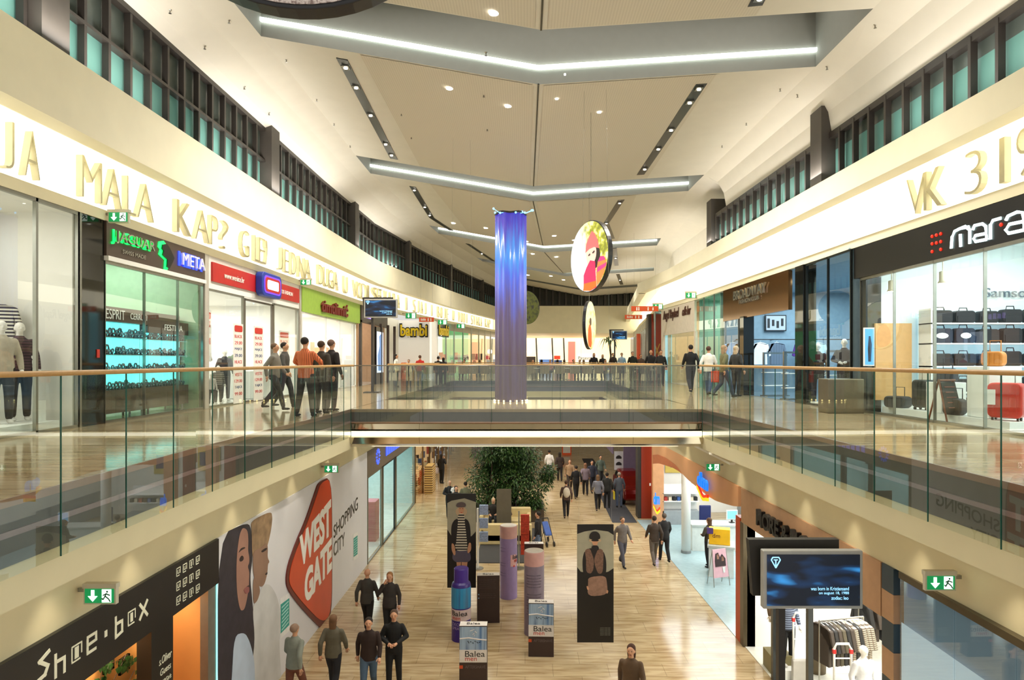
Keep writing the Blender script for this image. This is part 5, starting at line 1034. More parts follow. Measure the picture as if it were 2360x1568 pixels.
t = thing('cardboard_box', 'bright yellow promotional box on the drugstore counter', 'box', (p1.x-.02,p1.y+.12,1.068), -.3); MB().box((-.34,0,0),(.34,.35,.52)).build('body', mat('box yellow', (.93,.72,.05), .5), t, bevel=.01); text('lettering', 'dm', (-.1,-.003,.3), FRONT, .24, .14, mat('box brown ink', (.4,.2,.1)), t, .004); MB().box((-.4,-.06,.36),(-.2,-.02,.56)).build('tag', mat('tag violet', (.3,.2,.45)), t)
t = thing('office_chair', 'dark blue office chair behind the drugstore counter', 'chair', (p2.x+.2,p2.y+2.1,.013)); MB().box((-.24,-.04,.62),(.24,.04,1.28)).build('backrest', mat('chair blue', (.10,.14,.36), .6), t, bevel=.04); MB().box((-.24,-.5,.48),(.24,-.04,.56)).build('seat', mat('chair blue', (.10,.14,.36)), t, bevel=.03); MB().tube([(0,-.25,.05),(0,-.25,.48)], .03).build('post', M_BLACK, t)
for a in range(5): MB().tube([(0,-.25,.07),(.28*math.cos(a*1.257),-.25+.28*math.sin(a*1.257),.03)], .022).build('leg', M_BLACK, t)
t = thing('monitor', 'thin pale blue screen on the drugstore back counter', 'monitor', (p2.x+.75,p2.y+.35,1.013), .1); MB().box((-.22,-.02,.12),(.22,.02,.48)).build('casing', M_WHITE, t); MB().box((-.19,-.028,.15),(.19,-.02,.45)).build('screen', mat('screen sky', (.5,.75,.95), emit=.6, ecol=(.4,.7,.95)), t); MB().box((-.03,0,0),(.03,.04,.14)).box((-.1,-.06,0),(.1,.08,.02)).build('stand', M_BLACK, t)
t = thing('poster', 'yellow and violet poster on the drugstore back wall', 'poster', (P(1560,0,30.9).x,30.95,1.9)); MB().box((-.55,-.03,0),(.55,0,1.15)).build('sheet', mat('poster yellow', (.85,.75,.35)), t); MB().box((-.3,-.04,.25),(.45,-.03,.9)).build('panel', mat('poster violet', (.25,.15,.4)), t)
t = thing('shelf_unit', 'low shelf of small packets left of the white column', 'shelf', (P(1560,0,28.5).x-.6,28.6,.013)); MB().box((0,0,0),(1.6,.5,.6)).build('base', mat('grey dado', (.60,.62,.63)), t)
for z in (1.0,1.35): MB().box((0,0,z),(1.6,.4,z+.03)).build('shelf', M_WHITE, t)
MB().box((0,.42,0),(1.6,.48,1.7)).build('back_panel', M_WHITE, t)
for i in range(8): lab(MB().box((0,0,0),(.13,.2,.16)).build('packet', STK[(i*2+1) % 5], loc=(P(1560,0,28.5).x-.5+i*.19,28.7,1.045)), 'small coloured packet on the lower board of the drugstore shelf', 'packet', 'packets on the drugstore shelf')
p = G(1662,1352,0); t = thing('poster_stand', 'pink A-frame poster stand with a smiling couple picture', 'sign board', (p.x,p.y,.013), .35)
for s in (-1,1):
    MB().tube([(s*.3,-.05,0),(s*.26,.12,1.15)], .014).build('leg', M_STEEL, t); MB().tube([(s*.28,.35,0),(s*.26,.12,1.1)], .012).build('leg', M_STEEL, t)
MB().hull8([(-.3,-.02,.28),(.3,-.02,.28),(.3,.0,.28),(-.3,.0,.28),(-.27,.11,1.15),(.27,.11,1.15),(.27,.13,1.15),(-.27,.13,1.15)]).build('panel', mat('poster pink', (.92,.72,.76), .5), t)
def slope(mb, pts): mb.prism([(x, -.03+(z-.28)*.149, z) for x, z in pts], (0,-.006,0))
b = MB(); slope(b, [(-.2,.62),(.2,.62),(.2,.85),(.08,1.0),(.0,.9),(-.06,1.05),(-.16,1.02),(-.2,.8)]); b.build('picture', mat('print dark', (.25,.18,.18)), t)
b = MB(); slope(b, [(-.12,.85),(-.04,.85),(-.04,1.0),(-.12,1.0)]); slope(b, [(.05,.78),(.14,.78),(.14,.92),(.05,.92)]); b.build('faces', mat('print skin', (.82,.6,.5)), t)
b = MB(); slope(b, [(.08,.42),(.14,.42),(.17,.6),(.06,.6)]); b.build('bottle', M_WHITE, t)
lab(MB().lathe((0,0,0), [(.13,0),(.17,.5),(.18,.52),(.15,.52)], 14).build('basket', mat('blue white basket', (.65,.72,.8)), loc=(p.x+1.02,p.y-.25,.013)), 'pale basket of goods at the foot of the slim orange pillar', 'basket')
# MORE & MORE shop
t = thing('shop_sign', 'brown shop sign band with raised black capitals, lower right', 'sign', tuple(Vector((5.55,10.4,3.14)))); o = Vector((5.55,10.4,3.14))
ra = [(fx(RA,y),y) for y in (10.4,12,14,16.5)]; b = MB(); b.sweep([(x-o.x,y-o.y) for x, y in ra], [(0,0),(.04,0),(.04,.86),(0,.86)], -1); b.build('board', mat('tan brown board', (.68,.53,.40), .45), t)
px = 1756; a = rw(1756,1190,.05); c = rw(1905,1250,.05); L = (a-c).length; u_ = (c-a); u_.z = 0; u_.normalize(); fr = (u_, Vector((0,0,1)), Vector((-abs(u_.y),-u_.x*-1,0)).normalized())
mid = (a+c)/2; text('lettering', 'MORE & MORE', Vector((mid.x,mid.y,3.56))-o, fr, L, .38, M_TEXTK, t, .09, bold=.03)
mb = MB(); mb.box((9.6,10.3,0),(9.7,16.5,3.3)); mb.box((5.6,16.4,0),(9.7,16.48,3.3)); mb.box((5.75,10.25,0),(9.7,10.33,3.3)); mb.box((5.75,10.3,3.16),(9.7,16.4,3.22)); struct(MB().prism([(5.72,10.35,0),(9.6,10.35,0),(9.6,16.4,0),(5.55,16.4,0)], (0,0,.014)).build('floor_fashion_shop', mat('white gloss floor', (.88,.88,.84), .2)))
struct(mb.build('wall_fashion_shop', M_SW)); area((7.6,13.4,3.1), 3, 5, 330, (1,.99,.95))
for y, lb in ((13.0,'dark door post at the middle of the fashion shop entrance, behind the television'),(14.7,'dark door post left of the television post in the fashion shop entrance')):
    x = fx(RA, y); lab(MB().box((x,y-.06,0),(x+.1,y+.06,3.14)).build('door_post', mat('black edge', (.1,.12,.12))), lb, 'post')
def gate(label, x, y):
    t = thing('security_gate', label, 'security gate', (x,y,.014), math.pi/2); MB().box((-.06,-.2,0),(.06,.2,.5)).build('base', mat('gate grey', (.72,.70,.66), .4), t, bevel=.02); MB().tube([(0,-.17,.45),(0,-.17,1.45),(0,-.12,1.55),(0,.12,1.55),(0,.17,1.45),(0,.17,.45)], .025).build('hoop', M_WHITE, t, smooth=True)
    for z in (.95,1.25): MB().box((-.008,-.16,z),(.008,.16,z+.02)).build('bar', M_WHITE, t)
    for s in (-1,1): MB().box((-.03,s*.17-.03,1.36),(.03,s*.17+.03,1.44)).build('clip', M_RED, t)
p = G(1845,1700,0); 
def at_floor(px, Y, z=.014): return ((px-CX)/F*Y, Y, z)
x_, y_, _ = at_floor(1846, 14.6); gate('white security gate with red clips, left one in the fashion shop entrance', x_, y_)
x_, y_, _ = at_floor(1942, 13.0); gate('white security gate with red clips, right one in the fashion shop entrance', x_, y_)
def rack(label, x, y, z, L, rz, items):
    t = thing('clothes_rack', label, 'clothes rack', (x,y,z), rz)
    for s in (-1,1): MB().tube([(s*L/2,0,.03),(s*L/2,0,1.5)], .018).build('post', M_STEEL, t); MB().box((s*L/2-.03,-.25,0),(s*L/2+.03,.25,.03)).build('foot', M_STEEL, t)
    MB().tube([(-L/2,0,1.5),(L/2,0,1.5)], .018).build('bar', M_STEEL, t)
    R = Matrix.Rotation(rz, 3, 'Z'); n = len(items)
    for i, m in enumerate(items):
        v = R @ Vector((-L/2+L*(i+.5)/n, 0, 0)); shirt('dark garment hanging on the %s' % label.split(' rack')[0]+' rack', x+v.x, y+v.y, z+1.5, m, rz+math.pi/2+.15, 1.25, 'garment', 'garments on the %s rack' % label.split(' rack')[0])
KG = [mat('garment brown', (.22,.18,.14), .8), mat('garment black', (.10,.09,.08), .8), mat('garment olive', (.28,.25,.18), .8), stripes('garment tweed', (.30,.25,.20), (.65,.60,.52), 26, 'Z')]
rack('steel clothes rack behind the right security gate', 7.0, 14.4, .014, 1.1, .2, [KG[0],KG[1],KG[0],KG[2],KG[1],KG[0],KG[3],KG[1],KG[3],KG[3],KG[3]])
rack('clothes rack against the fashion shop end wall', 8.55, 15.6, .014, 1.1, 0, [KG[1],KG[0],KG[1],KG[0],KG[1],KG[1]])
for px, Y, m, w_, h, lb in ((1782,15.2,mat('plinth olive', (.50,.46,.30), .5),.5,.42,'olive plinth under the brown-coated mannequin'),(1905,14.6,mat('plinth brown', (.42,.36,.26), .5),.4,.9,'tall brown drum stand beside the middle door post')):
    x_, y_, _ = at_floor(px, Y)
    if h < .8: lab(MB().box((-w_/2,-w_/2,0),(w_/2,w_/2,h)).build('display_plinth', m, loc=(x_+.1,y_,.014), bevel=.01), lb, 'plinth')
    else: lab(MB().lathe((0,0,0), [(w_/2,0),(w_/2*1.1,h*.5),(w_/2,h)], 20).build('drum_stand', m, loc=(x_+.0,y_+.5,.014), smooth=True), lb, 'stand')
# striped pier and grey glass front
t = thing('shop_pillar', 'pier with brown and slate blue bands beside the television, lower right', 'pillar', (5.69,10.05,0))
for i in range(9): MB().box((0,0,i*.45),(.3,.33,(i+1)*.45-.004 if i < 8 else 4.0)).build('band', [mat('slate blue band', (.18,.24,.28), .4), mat('tan brown board', (.60,.45,.33))][i % 2], t)
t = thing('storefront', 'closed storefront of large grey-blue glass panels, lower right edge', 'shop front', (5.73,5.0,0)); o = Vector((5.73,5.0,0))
ys_ = [5.0,6.55,7.6,8.7,9.95]; b = MB(); b.box((.08,0,0),(.12,4.98,4.0)); b.build('backing', mat('glowing frosted film', (.55,.61,.64), .35, emit=.14, ecol=(.6,.72,.8)), t)  # backing film emits to brighten the glass, no lamp behind it
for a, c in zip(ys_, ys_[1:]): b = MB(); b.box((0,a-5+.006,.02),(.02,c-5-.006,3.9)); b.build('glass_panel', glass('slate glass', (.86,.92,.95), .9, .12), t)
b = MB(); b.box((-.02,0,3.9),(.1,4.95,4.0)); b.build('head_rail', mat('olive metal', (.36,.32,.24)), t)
b = MB(); b.hull8([(.025,0,0),(.03,0,0),(.03,4.95,0),(.025,4.95,0),(.025,0,3.22),(.03,0,3.22),(.03,4.95,3.22),(.025,4.95,3.22)]); b.build('frosted_band', mat('pale glowing frosted film', (.86,.90,.92), .3, emit=.38, ecol=(.8,.9,.95)), t)  # pale band's own emission imitates light coming through the lower glass
# car display bay beyond the brick-red pillar
lab(MB().prism([(3.9,29,.0),(5.0,29,.0),(5.0,48,.0),(4.2,48,.0)], (0,0,.015)).build('display_mat', mat('dark carpet', (.20,.20,.22), .8)), 'dark carpet of the car display behind the brick-red pillar', 'carpet')
struct(MB().box((5.6,37,0),(9,37.1,4.9)).box((5.0,37.1,1.9),(5.05,44,4.9)).build('wall_violet', mat('violet grey wall', (.42,.36,.46), .6)))
t = thing('car', 'dark red car partly hidden by the brick-red pillar', 'car', (5.32,32.1,.016), 0)
pr = [(0,.28),(0,.62),(.1,.85),(.5,.95),(.9,1.35),(1.6,1.5),(2.6,1.48),(3.3,1.1),(4.0,.95),(4.15,.6),(4.15,.28)]
b = MB(); b.prism([(x-.35 if False else 0,0,0) for x in ()], (0,0,0)) if False else None
b.prism([(-.45, y, z) for y, z in pr], (1.0,0,0)); b.build('body', mat('car paint', (.42,.06,.04), .15, .3), t, bevel=.12)
for y in (.75,3.3):
    w_ = MB(); w_.tube([(-.50,y,.32),(-.28,y,.32)], .32, 24); wh = w_.build('wheel', M_BLACK, t); r = MB()
    for i in range(5): a = i*1.2566; r.tube([(-.51,y,.32),(-.51,y+.22*math.cos(a),.32+.22*math.sin(a))], .03, 6)
    r.tube([(-.505,y+.22*math.cos(a),.32+.22*math.sin(a)) for a in [i*.3927 for i in range(17)]], .02, 6); r.build('rim', M_STEEL, wh)
b = MB(); b.prism([(-.46,y,z) for y, z in ((.95,1.0),(1.15,1.3),(1.7,1.42),(2.55,1.4),(3.1,1.08))], (-.01,0,0)); b.build('side_window', mat('car glass', (.05,.06,.07), .05), t)
c = P(1426,1062,35); t = thing('banner', 'pale hanging banner with black car drawings near the brick-red pillar', 'banner', tuple(c)); MB().box((-.24,-.01,-.5),(.24,.01,.5)).build('sheet', mat('banner grey', (.75,.75,.78)), t); b = MB(); b.prism([(x,-.015,z) for x, z in ((-.15,.1),(.15,.1),(.15,.2),(.05,.28),(-.05,.28),(-.15,.2))], (0,.003,0)); b.prism([(x,-.015,z-.35) for x, z in ((-.15,.1),(.15,.1),(.15,.2),(.05,.28),(-.05,.28),(-.15,.2))], (0,.003,0)); b.build('drawing', STK[0], t); MB().tube([(0,0,.5),(0,0,4.98-c.z)], .006, 5).build('cable', M_STEEL, t)
c = P(1306,1040,50); t = thing('banner', 'orange and white banner with a car picture at the end of the lower hall', 'banner', tuple(c)); MB().box((-.36,-.01,-.5),(.36,.01,.6)).build('sheet', mat('direction orange', (.80,.30,.12)), t); MB().box((-.28,-.02,-.15),(.28,-.01,.4)).build('picture', M_WHITE, t); MB().tube([(0,0,.6),(0,0,4.98-c.z)], .008, 5).build('cable', M_STEEL, t)
# lower end wall
struct(MB().box((-8,66,0),(14,66.2,5)).build('wall_end_lower', M_CREAM))
# ------------------------------------------------------------------ CENTRE: blue column, discs, boxes, posters, planting
t = thing('light_column', 'tall ribbed column glowing blue at the top, standing on the bridge', 'light column', (P(1177,0,19.7).x,19.7,6.0))
H_ = CZ+(CY-497)/F*19.7-6
def col_mat():
    m = mat('column acrylic', (.36,.31,.32), .22, .1, noise_amt=0); nt = m.node_tree; b = nt.nodes['Principled BSDF']; L = nt.links.new
    tc = nt.nodes.new('ShaderNodeTexCoord'); mp = nt.nodes.new('ShaderNodeMapping'); mp.inputs['Scale'].default_value = (9, 9, .5); n = nt.nodes.new('ShaderNodeTexNoise'); n.inputs['Scale'].default_value = 1.4; n.inputs['Detail'].default_value = 5
    sp = nt.nodes.new('ShaderNodeSeparateXYZ'); mr = nt.nodes.new('ShaderNodeMapRange'); mr.inputs['From Min'].default_value = H_*.25; mr.inputs['From Max'].default_value = H_
    ad = nt.nodes.new('ShaderNodeMath'); ad.operation = 'MULTIPLY_ADD'; ad.inputs[1].default_value = .55; ad.inputs[2].default_value = -.2
    a2 = nt.nodes.new('ShaderNodeMath'); a2.operation = 'ADD'
    r = nt.nodes.new('ShaderNodeValToRGB'); e = r.color_ramp.elements; e[0].position = 0; e[0].color = (.03,.022,.03,1); e[1].position = 1.0; e[1].color = (.05,.04,.55,1)
    for p, c in ((.32,(.05,.04,.16,1)),(.6,(.02,.12,.85,1)),(.78,(.0,.35,1,1))): q = e.new(p); q.color = c
    L(tc.outputs['Object'], mp.inputs[0]); L(mp.outputs[0], n.inputs[0]); L(tc.outputs['Object'], sp.inputs[0]); L(sp.outputs['Z'], mr.inputs[0]); L(n.outputs[0], ad.inputs[0]); L(mr.outputs[0], a2.inputs[0]); L(ad.outputs[0], a2.inputs[1]); L(a2.outputs[0], r.inputs[0])
    L(r.outputs[0], b.inputs['Emission Color']); b.inputs['Emission Strength'].default_value = .9; return m
b = MB(); n = 72; prof_ = []
vs = []
for z in (0, H_*.33, H_*.66, H_):
    for j in range(n): a = 2*math.pi*j/n; r = .455+.022*math.cos(a*13)+.01*math.cos(a*7+1); vs.append((r*math.cos(a), r*math.sin(a), z))
b.add(vs, [(i*n+j, i*n+(j+1) % n, (i+1)*n+(j+1) % n, (i+1)*n+j) for i in range(3) for j in range(n)]+[tuple(range(3*n, 4*n))]); b.build('shaft', col_mat(), t, smooth=True)
b = MB(); rnd = random.Random(4)
b.tube([(.47*math.cos(a), .47*math.sin(a), H_+.02+.02*math.sin(a*5)) for a in [i*math.pi/12 for i in range(25)]], .03, 6); b.build('crown_ring', M_DARK, t)
for i in range(12):
    a = rnd.uniform(0, 6.28); r = rnd.uniform(.45, .8); z = H_+rnd.uniform(-.08,.12); MB().tube([(.45*math.cos(a),.45*math.sin(a),H_), (r*math.cos(a), r*math.sin(a), z)], .006, 4).ball((r*math.cos(a), r*math.sin(a), z), .03, seg=8, ring=6).build('fibre_light', mat('fibre tip', (.5,.8,1), emit=6, ecol=(.35,.7,1)), t)
for i in range(9): a = math.pi+i*math.pi/8; b = MB(); b.ball((.5*math.cos(a), .5*math.sin(a), .03), .025, seg=8, ring=6); b.build('base_light', mat('base lamp', (1,.95,.7), emit=6, ecol=(1,.9,.6)), t)
# round hanging pictures
def disc(label, c, r, rz, th, face, zwire=True):
    t = thing('hanging_disc', label, 'hanging picture', tuple(c), rz); b = MB(); n = 56
    ring = [(r*math.cos(2*math.pi*i/n), r*math.sin(2*math.pi*i/n)) for i in range(n)]
    b.prism([(x, th/2, z) for x, z in ring], (0,-th,0)); b.build('rim', mat('disc rim', (.12,.12,.13), .3), t, bevel=.01)
    rr = r*.975; b = MB(); b.prism([(x*.975, -th/2-.002, z*.975) for x, z in ring], (0,-.006,0)); f = b.build('picture', face, t)
    zt = 15.74 if any(a_ <= c.y <= b_ for a_, b_ in COF) else zceil(c.x, c.y)
    MB().tube([(0,0,r-.02),(0,0,zt-c.z)], .006, 5).build('cable', M_STEEL, t); return t, f
def shapes(par, th, r, items):
    for k, (nm, pts, m) in enumerate(items):
        b = MB(); b.prism([(x*r, -th/2-.009-.0015*k, z*r) for x, z in (chaikin(pts) if nm in ('face','dark_hair','head','figure','eyes') else pts)], (0,-.0015,0)); b.build(nm, m, par)
def foliage_mat():
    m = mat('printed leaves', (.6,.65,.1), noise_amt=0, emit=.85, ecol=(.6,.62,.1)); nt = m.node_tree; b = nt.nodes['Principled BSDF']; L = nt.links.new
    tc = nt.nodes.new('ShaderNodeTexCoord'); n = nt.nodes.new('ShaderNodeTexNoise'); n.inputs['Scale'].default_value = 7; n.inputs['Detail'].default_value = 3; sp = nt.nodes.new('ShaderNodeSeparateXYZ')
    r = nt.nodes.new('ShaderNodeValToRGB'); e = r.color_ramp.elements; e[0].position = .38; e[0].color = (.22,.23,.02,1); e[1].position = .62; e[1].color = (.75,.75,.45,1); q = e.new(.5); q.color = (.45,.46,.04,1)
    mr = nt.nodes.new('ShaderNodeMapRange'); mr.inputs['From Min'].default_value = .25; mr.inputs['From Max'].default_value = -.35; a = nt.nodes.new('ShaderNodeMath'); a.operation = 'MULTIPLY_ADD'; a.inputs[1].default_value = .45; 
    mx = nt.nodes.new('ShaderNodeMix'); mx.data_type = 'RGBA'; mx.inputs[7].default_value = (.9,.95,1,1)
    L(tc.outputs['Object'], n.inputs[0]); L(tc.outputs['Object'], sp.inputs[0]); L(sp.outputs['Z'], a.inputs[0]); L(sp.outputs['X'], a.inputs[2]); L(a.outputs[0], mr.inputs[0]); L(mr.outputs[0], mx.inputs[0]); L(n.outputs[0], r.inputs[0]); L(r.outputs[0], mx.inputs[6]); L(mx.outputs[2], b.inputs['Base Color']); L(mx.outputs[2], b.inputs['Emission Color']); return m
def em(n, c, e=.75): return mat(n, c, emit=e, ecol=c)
Yd = 16.4; t, f = disc('large round picture of a woman in a pink knitted hat, hanging in mid air', P(1362,592,Yd), .9, math.radians(-64), .13, foliage_mat())
arc = lambda a0, a1, n=14, r=.97: [(r*math.cos(math.radians(a0+(a1-a0)*i/n)), r*math.sin(math.radians(a0+(a1-a0)*i/n))) for i in range(n+1)]
shapes(f, .13, .9, [('dark_hair', [(.1,.2),(.55,.2),(.62,-.05),(.5,-.35),(.2,-.4)], em('print dark hair', (.12,.05,.05))),
 ('face', [(-.12,.18),(.0,.3),(.3,.3),(.42,.15),(.40,-.08),(.2,-.3),(0,-.32),(-.1,-.1)], em('print pale face', (.93,.78,.72))),
 ('hat', [(-.16,.12),(-.12,.35),(.0,.5),(.12,.64),(.2,.68),(.32,.6),(.48,.4),(.56,.15),(.3,.22),(.05,.2)], em('print pink hat', (.96,.42,.42))),
 ('scarf', [(-.25,-.95+.05),(-.25,-.5),(-.1,-.3),(.1,-.12),(.35,-.18),(.38,-.5),(.42,-.9),(.1,-.97)], em('print magenta', (.93,.12,.35))),
 ('sleeve', [(.45,-.85),(.42,-.5),(.5,-.2),(.65,-.08),(.85,-.15),(.93,-.3),(.8,-.55),(.65,-.72)], em('print orange knit', (.98,.5,.25))),
 ('sleeve_stripe', [(.46,-.5),(.9,-.38),(.93,-.28),(.48,-.36)], em('print pink stripe', (.95,.2,.5))),
 ('sleeve_stripe', [(.5,-.22),(.62,-.08),(.8,-.1),(.88,-.2)], em('print pink stripe', (.95,.2,.5))),
 ('mitten', [(-.27,-.93),(-.22,-.74),(.42,-.72),(.42,-.88),(.1,-.97)], em('print orange', (.95,.4,.1))),
 ('eyes', [(.0,.03),(.1,.08),(.12,.03),(.02,-.0)], em('print dark hair', (.12,.05,.05))), ('eyes', [(.22,.08),(.34,.13),(.35,.08),(.24,.04)], em('print dark hair', (.12,.05,.05)))])
def mixmat(n, cs, e=.6, sc=3):
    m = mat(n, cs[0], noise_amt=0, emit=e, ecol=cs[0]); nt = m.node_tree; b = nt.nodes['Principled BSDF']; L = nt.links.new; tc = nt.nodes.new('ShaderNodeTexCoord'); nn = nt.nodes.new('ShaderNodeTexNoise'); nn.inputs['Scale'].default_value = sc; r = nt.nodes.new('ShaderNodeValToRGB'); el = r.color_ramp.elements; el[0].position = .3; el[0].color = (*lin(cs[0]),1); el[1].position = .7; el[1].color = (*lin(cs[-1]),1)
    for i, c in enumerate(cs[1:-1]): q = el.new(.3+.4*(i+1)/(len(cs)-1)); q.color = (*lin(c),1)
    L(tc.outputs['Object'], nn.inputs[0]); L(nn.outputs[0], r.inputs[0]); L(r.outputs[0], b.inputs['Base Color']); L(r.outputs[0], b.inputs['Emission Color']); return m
t, f = disc('smaller round picture seen nearly edge-on, hanging farther down the mall', P(1358,750,25), .93, math.radians(72), .12, mixmat('print autumn', [(.85,.75,.35),(.9,.88,.75),(.8,.85,.6)]))
shapes(f, .12, .93, [('figure', [(-.6,-.7),(-.55,-.2),(-.3,.05),(0,-.05),(.15,-.4),(.1,-.9),(-.3,-.92)], em('print orange coat', (.88,.35,.12))),('head', [(-.35,.1),(-.2,.3),(.05,.3),(.1,.05),(-.1,-.05)], em('print brown hair', (.35,.25,.15)))])
t, f = disc('dark round picture half hidden behind the blue column', P(1213,709,33), .85, math.radians(40), .12, mixmat('print night', [(.08,.10,.04),(.3,.32,.08),(.1,.1,.1)], .5, 4))
t, f = disc('huge round hanging picture cut off by the top edge of the photo', P(686,-352,3.5), .9, math.radians(6), .12, mixmat('print knit', [(.45,.38,.35),(.75,.7,.66),(.35,.25,.22)], .35, 40))
# giant packs
M_PK = mat('pack brown', (.22,.15,.13), .35); M_PKW = mat('pack white', (.88,.86,.84), .4); M_LIL = mat('pack lilac', (.60,.52,.72), .35)
def blue_art(): return mixmat_ne('pack blue art', [(.25,.36,.55),(.62,.72,.82),(.35,.5,.7)])
def mixmat_ne(n, cs):
    if n in MATS: return MATS[n]
    m = mixmat(n, cs, 0.001, 1); nt = m.node_tree; nn = [q for q in nt.nodes if q.type == 'TEX_NOISE'][0]; tc = [q for q in nt.nodes if q.type == 'TEX_COORD'][0]
    mp = nt.nodes.new('ShaderNodeMapping'); mp.inputs['Rotation'].default_value = (0,.25,0); mp.inputs['Scale'].default_value = (9,1,.6); nt.links.new(tc.outputs['Object'], mp.inputs[0]); nt.links.new(mp.outputs[0], nn.inputs[0]); nt.nodes['Principled BSDF'].inputs['Emission Strength'].default_value = 0; return m
def pack(label, px0, px1, pbot, Y, rz, front_art=True, w_=.62):
    x = ((px0+px1)/2-CX)/F*Y; t = thing('giant_pack', label, 'promotional box', (x, Y+.0, 0), rz); H = 1.31; D_ = .25
    MB().box((-w_/2,0,0),(w_/2,D_,H)).build('body', M_PK, t, bevel=.006)
    MB().box((-w_/2+.004,.004,H-.03),(w_/2-.004,D_-.004,H+.004)).build('top', M_PKW, t)
    text('lettering', 'Balea', (0,D_/2,H+.005), (Vector((1,0,0)), Vector((0,1,0)), Vector((0,0,1))), .3, .12, M_TEXTK, t, .003)
    if front_art:
        MB().box((-w_/2+.01,-.006,.78),(w_/2-.01,0,H-.02)).build('picture', blue_art(), t)
        b = MB(); b.tube([(-.3,-.008,1.03),(-.1,-.008,1.05),(.1,-.008,1.02),(.3,-.008,1.0)], .014, 6); b.build('water_line', M_PKW, t)
        b = MB(); [b.tube([(-.12+.05*i,-.008,.98-.02*(i % 3)),(-.09+.05*i,-.008,.93+.03*(i % 2))], .008, 5) for i in range(6)]; b.build('splash', mat('pack dark blue', (.12,.16,.22)), t)
        b = MB(); [b.tube([(.02+.03*i*(-1)**i,-.008,1.08+.04*i),(.03,-.008,1.12+.04*i)], .007, 5) for i in range(4)]; b.build('spray', M_PKW, t)
        MB().box((-w_/2+.004,-.008,.5),(w_/2-.004,-.0,.78)).build('label', M_PKW, t)
        text('lettering', 'Balea', (.04,-.008,.69), FRONT, .44, .13, M_TEXTK, t, .003); text('lettering', 'men', (-.05,-.008,.57), FRONT, .26, .07, mat('pack red ink', (.75,.25,.18)), t, .003)
        text('lettering', 'AFTERSHAVE', (.05,-.004,.40), FRONT, .46, .07, mat('pack grey ink', (.42,.36,.35)), t, .003)
        MB().box((-w_/2+.004,-.006,.36),(-w_/2+.08,0,.43)).build('orange_mark', M_ORANGE, t)
    else:
        for i in range(8): text('lettering', 'aftershave lotion for men', (-.02,-.002,H-.12-.055*i-(.1 if i > 4 else 0)), FRONT, .46-.05*(i % 2), .018, mat('pack grey ink', (.42,.36,.35)), t, .002)
        for z in (.78,.68): MB().box((-w_/2+.03,-.005,z),(-w_/2+.06,0,z+.03)).build('mark', mat('pack pale blue', (.55,.7,.8)), t)
    return t
pack('white and blue aftershave pack standing nearest the camera, cut by the photo\'s lower edge', 1058, 1123, 0, 14.5, 0)
pack('white and blue aftershave pack in front of the tall grey-lilac cylinder', 1217, 1277, 0, 15.86, -.04)
pack('dark brown back side of a giant pack left of the tall lilac cylinder', 1100, 1151, 0, 17.9, .06, False)
pack('dark brown giant pack mostly hidden behind the grey-lilac cylinder', 1207, 1254, 0, 21.0, .0, False)
def cyl(label, px, Y, r, H, cap, body, zc_):
    x = (px-CX)/F*Y; t = thing('giant_can', label, 'promotional can', (x,Y,0)); MB().lathe((0,0,0), [(r,0),(r,zc_)], 40).build('body', body, t, smooth=False)
    MB().lathe((0,0,zc_), [(r*1.0,0),(r*1.0,H-zc_-.02),(r*.97,H-zc_)], 40).build('cap', cap, t); MB().lathe((0,0,H+.001), [(r*.93,0),(r*.93,.004)], 40).build('lid', M_PKW, t); return t
M_PINKC = mat('cap pink', (.80,.62,.60), .4)
def curved_text(t, st, r, a0, z, h, m, wa):              # lettering wrapped round a can, a0 centre angle, wa angular width
    vs, fs, asp = text_raw(st, 0.0); out = []
    for p in vs: a = a0+p.x*wa; out.append(((r+.004+p.z*.004)*math.sin(a), -(r+.004+p.z*.004)*math.cos(a), z+p.y*h))
    b = MB(); b.add(out, fs); b.build('lettering', m, t)
def curved_patch(t, nm, r, a0, a1, z0, z1, m):
    b = MB(); n = 10
    for i in range(n): p = a0+(a1-a0)*i/n; q = a0+(a1-a0)*(i+1)/n; b.hull8([(rr*math.sin(a), -rr*math.cos(a), z) for z in (z0, z1) for rr, a in ((r-.003,p),(r+.004,p),(r+.004,q),(r-.003,q))])
    b.build(nm, m, t)
t = cyl('tall lilac cylinder with pink cap, the farther of two', 1172, 19.9, .265, 2.19, M_PINKC, M_LIL, 1.83)
curved_patch(t, 'pink_patch', .265, .25, 1.1, 1.0, 1.35, mat('patch pink', (.85,.66,.66))); curved_text(t, 'Balea', .27, .95, 1.28, .13, M_TEXTK, .9); curved_text(t, 'men', .27, .95, 1.16, .08, mat('pack red ink', (.75,.25,.18)), .5); curved_patch(t, 'red_mark', .265, .6, .8, .98, 1.03, M_RED)
for z in (1.55,1.45,1.1,1.02,.8,.72): curved_text(t, 'deodorant spray', .266, -.7, z, .022, mat('ink violet', (.40,.34,.5)), .8)
t = cyl('tall grey-lilac cylinder with pink cap, behind the nearer blue pack', 1231, 17.25, .265, 2.19, M_PINKC, mat('can grey lilac', (.52,.47,.54), .4), 1.83)
for i in range(13): curved_text(t, 'deodorant body spray for men 150 ml', .266, -.1+.05*(i % 3), 1.6-.075*i-(.12 if i > 4 else 0), .022, mat('ink grey', (.32,.28,.34)), 1.5)
x = (1063-CX)/F*16.9; t = thing('giant_can', 'deep purple spray can with narrow cap behind the nearest pack', 'promotional can', (x,16.9,0)); M_PUR = mat('can purple', (.20,.12,.48), .3)
MB().lathe((0,0,0), [(.25,0),(.25,1.40),(.235,1.46),(.19,1.50)], 40).build('body', M_PUR, t, smooth=False); MB().lathe((0,0,1.50), [(.19,0),(.19,.33),(.17,.35)], 36).build('cap', mat('cap purple', (.25,.14,.55), .35), t)
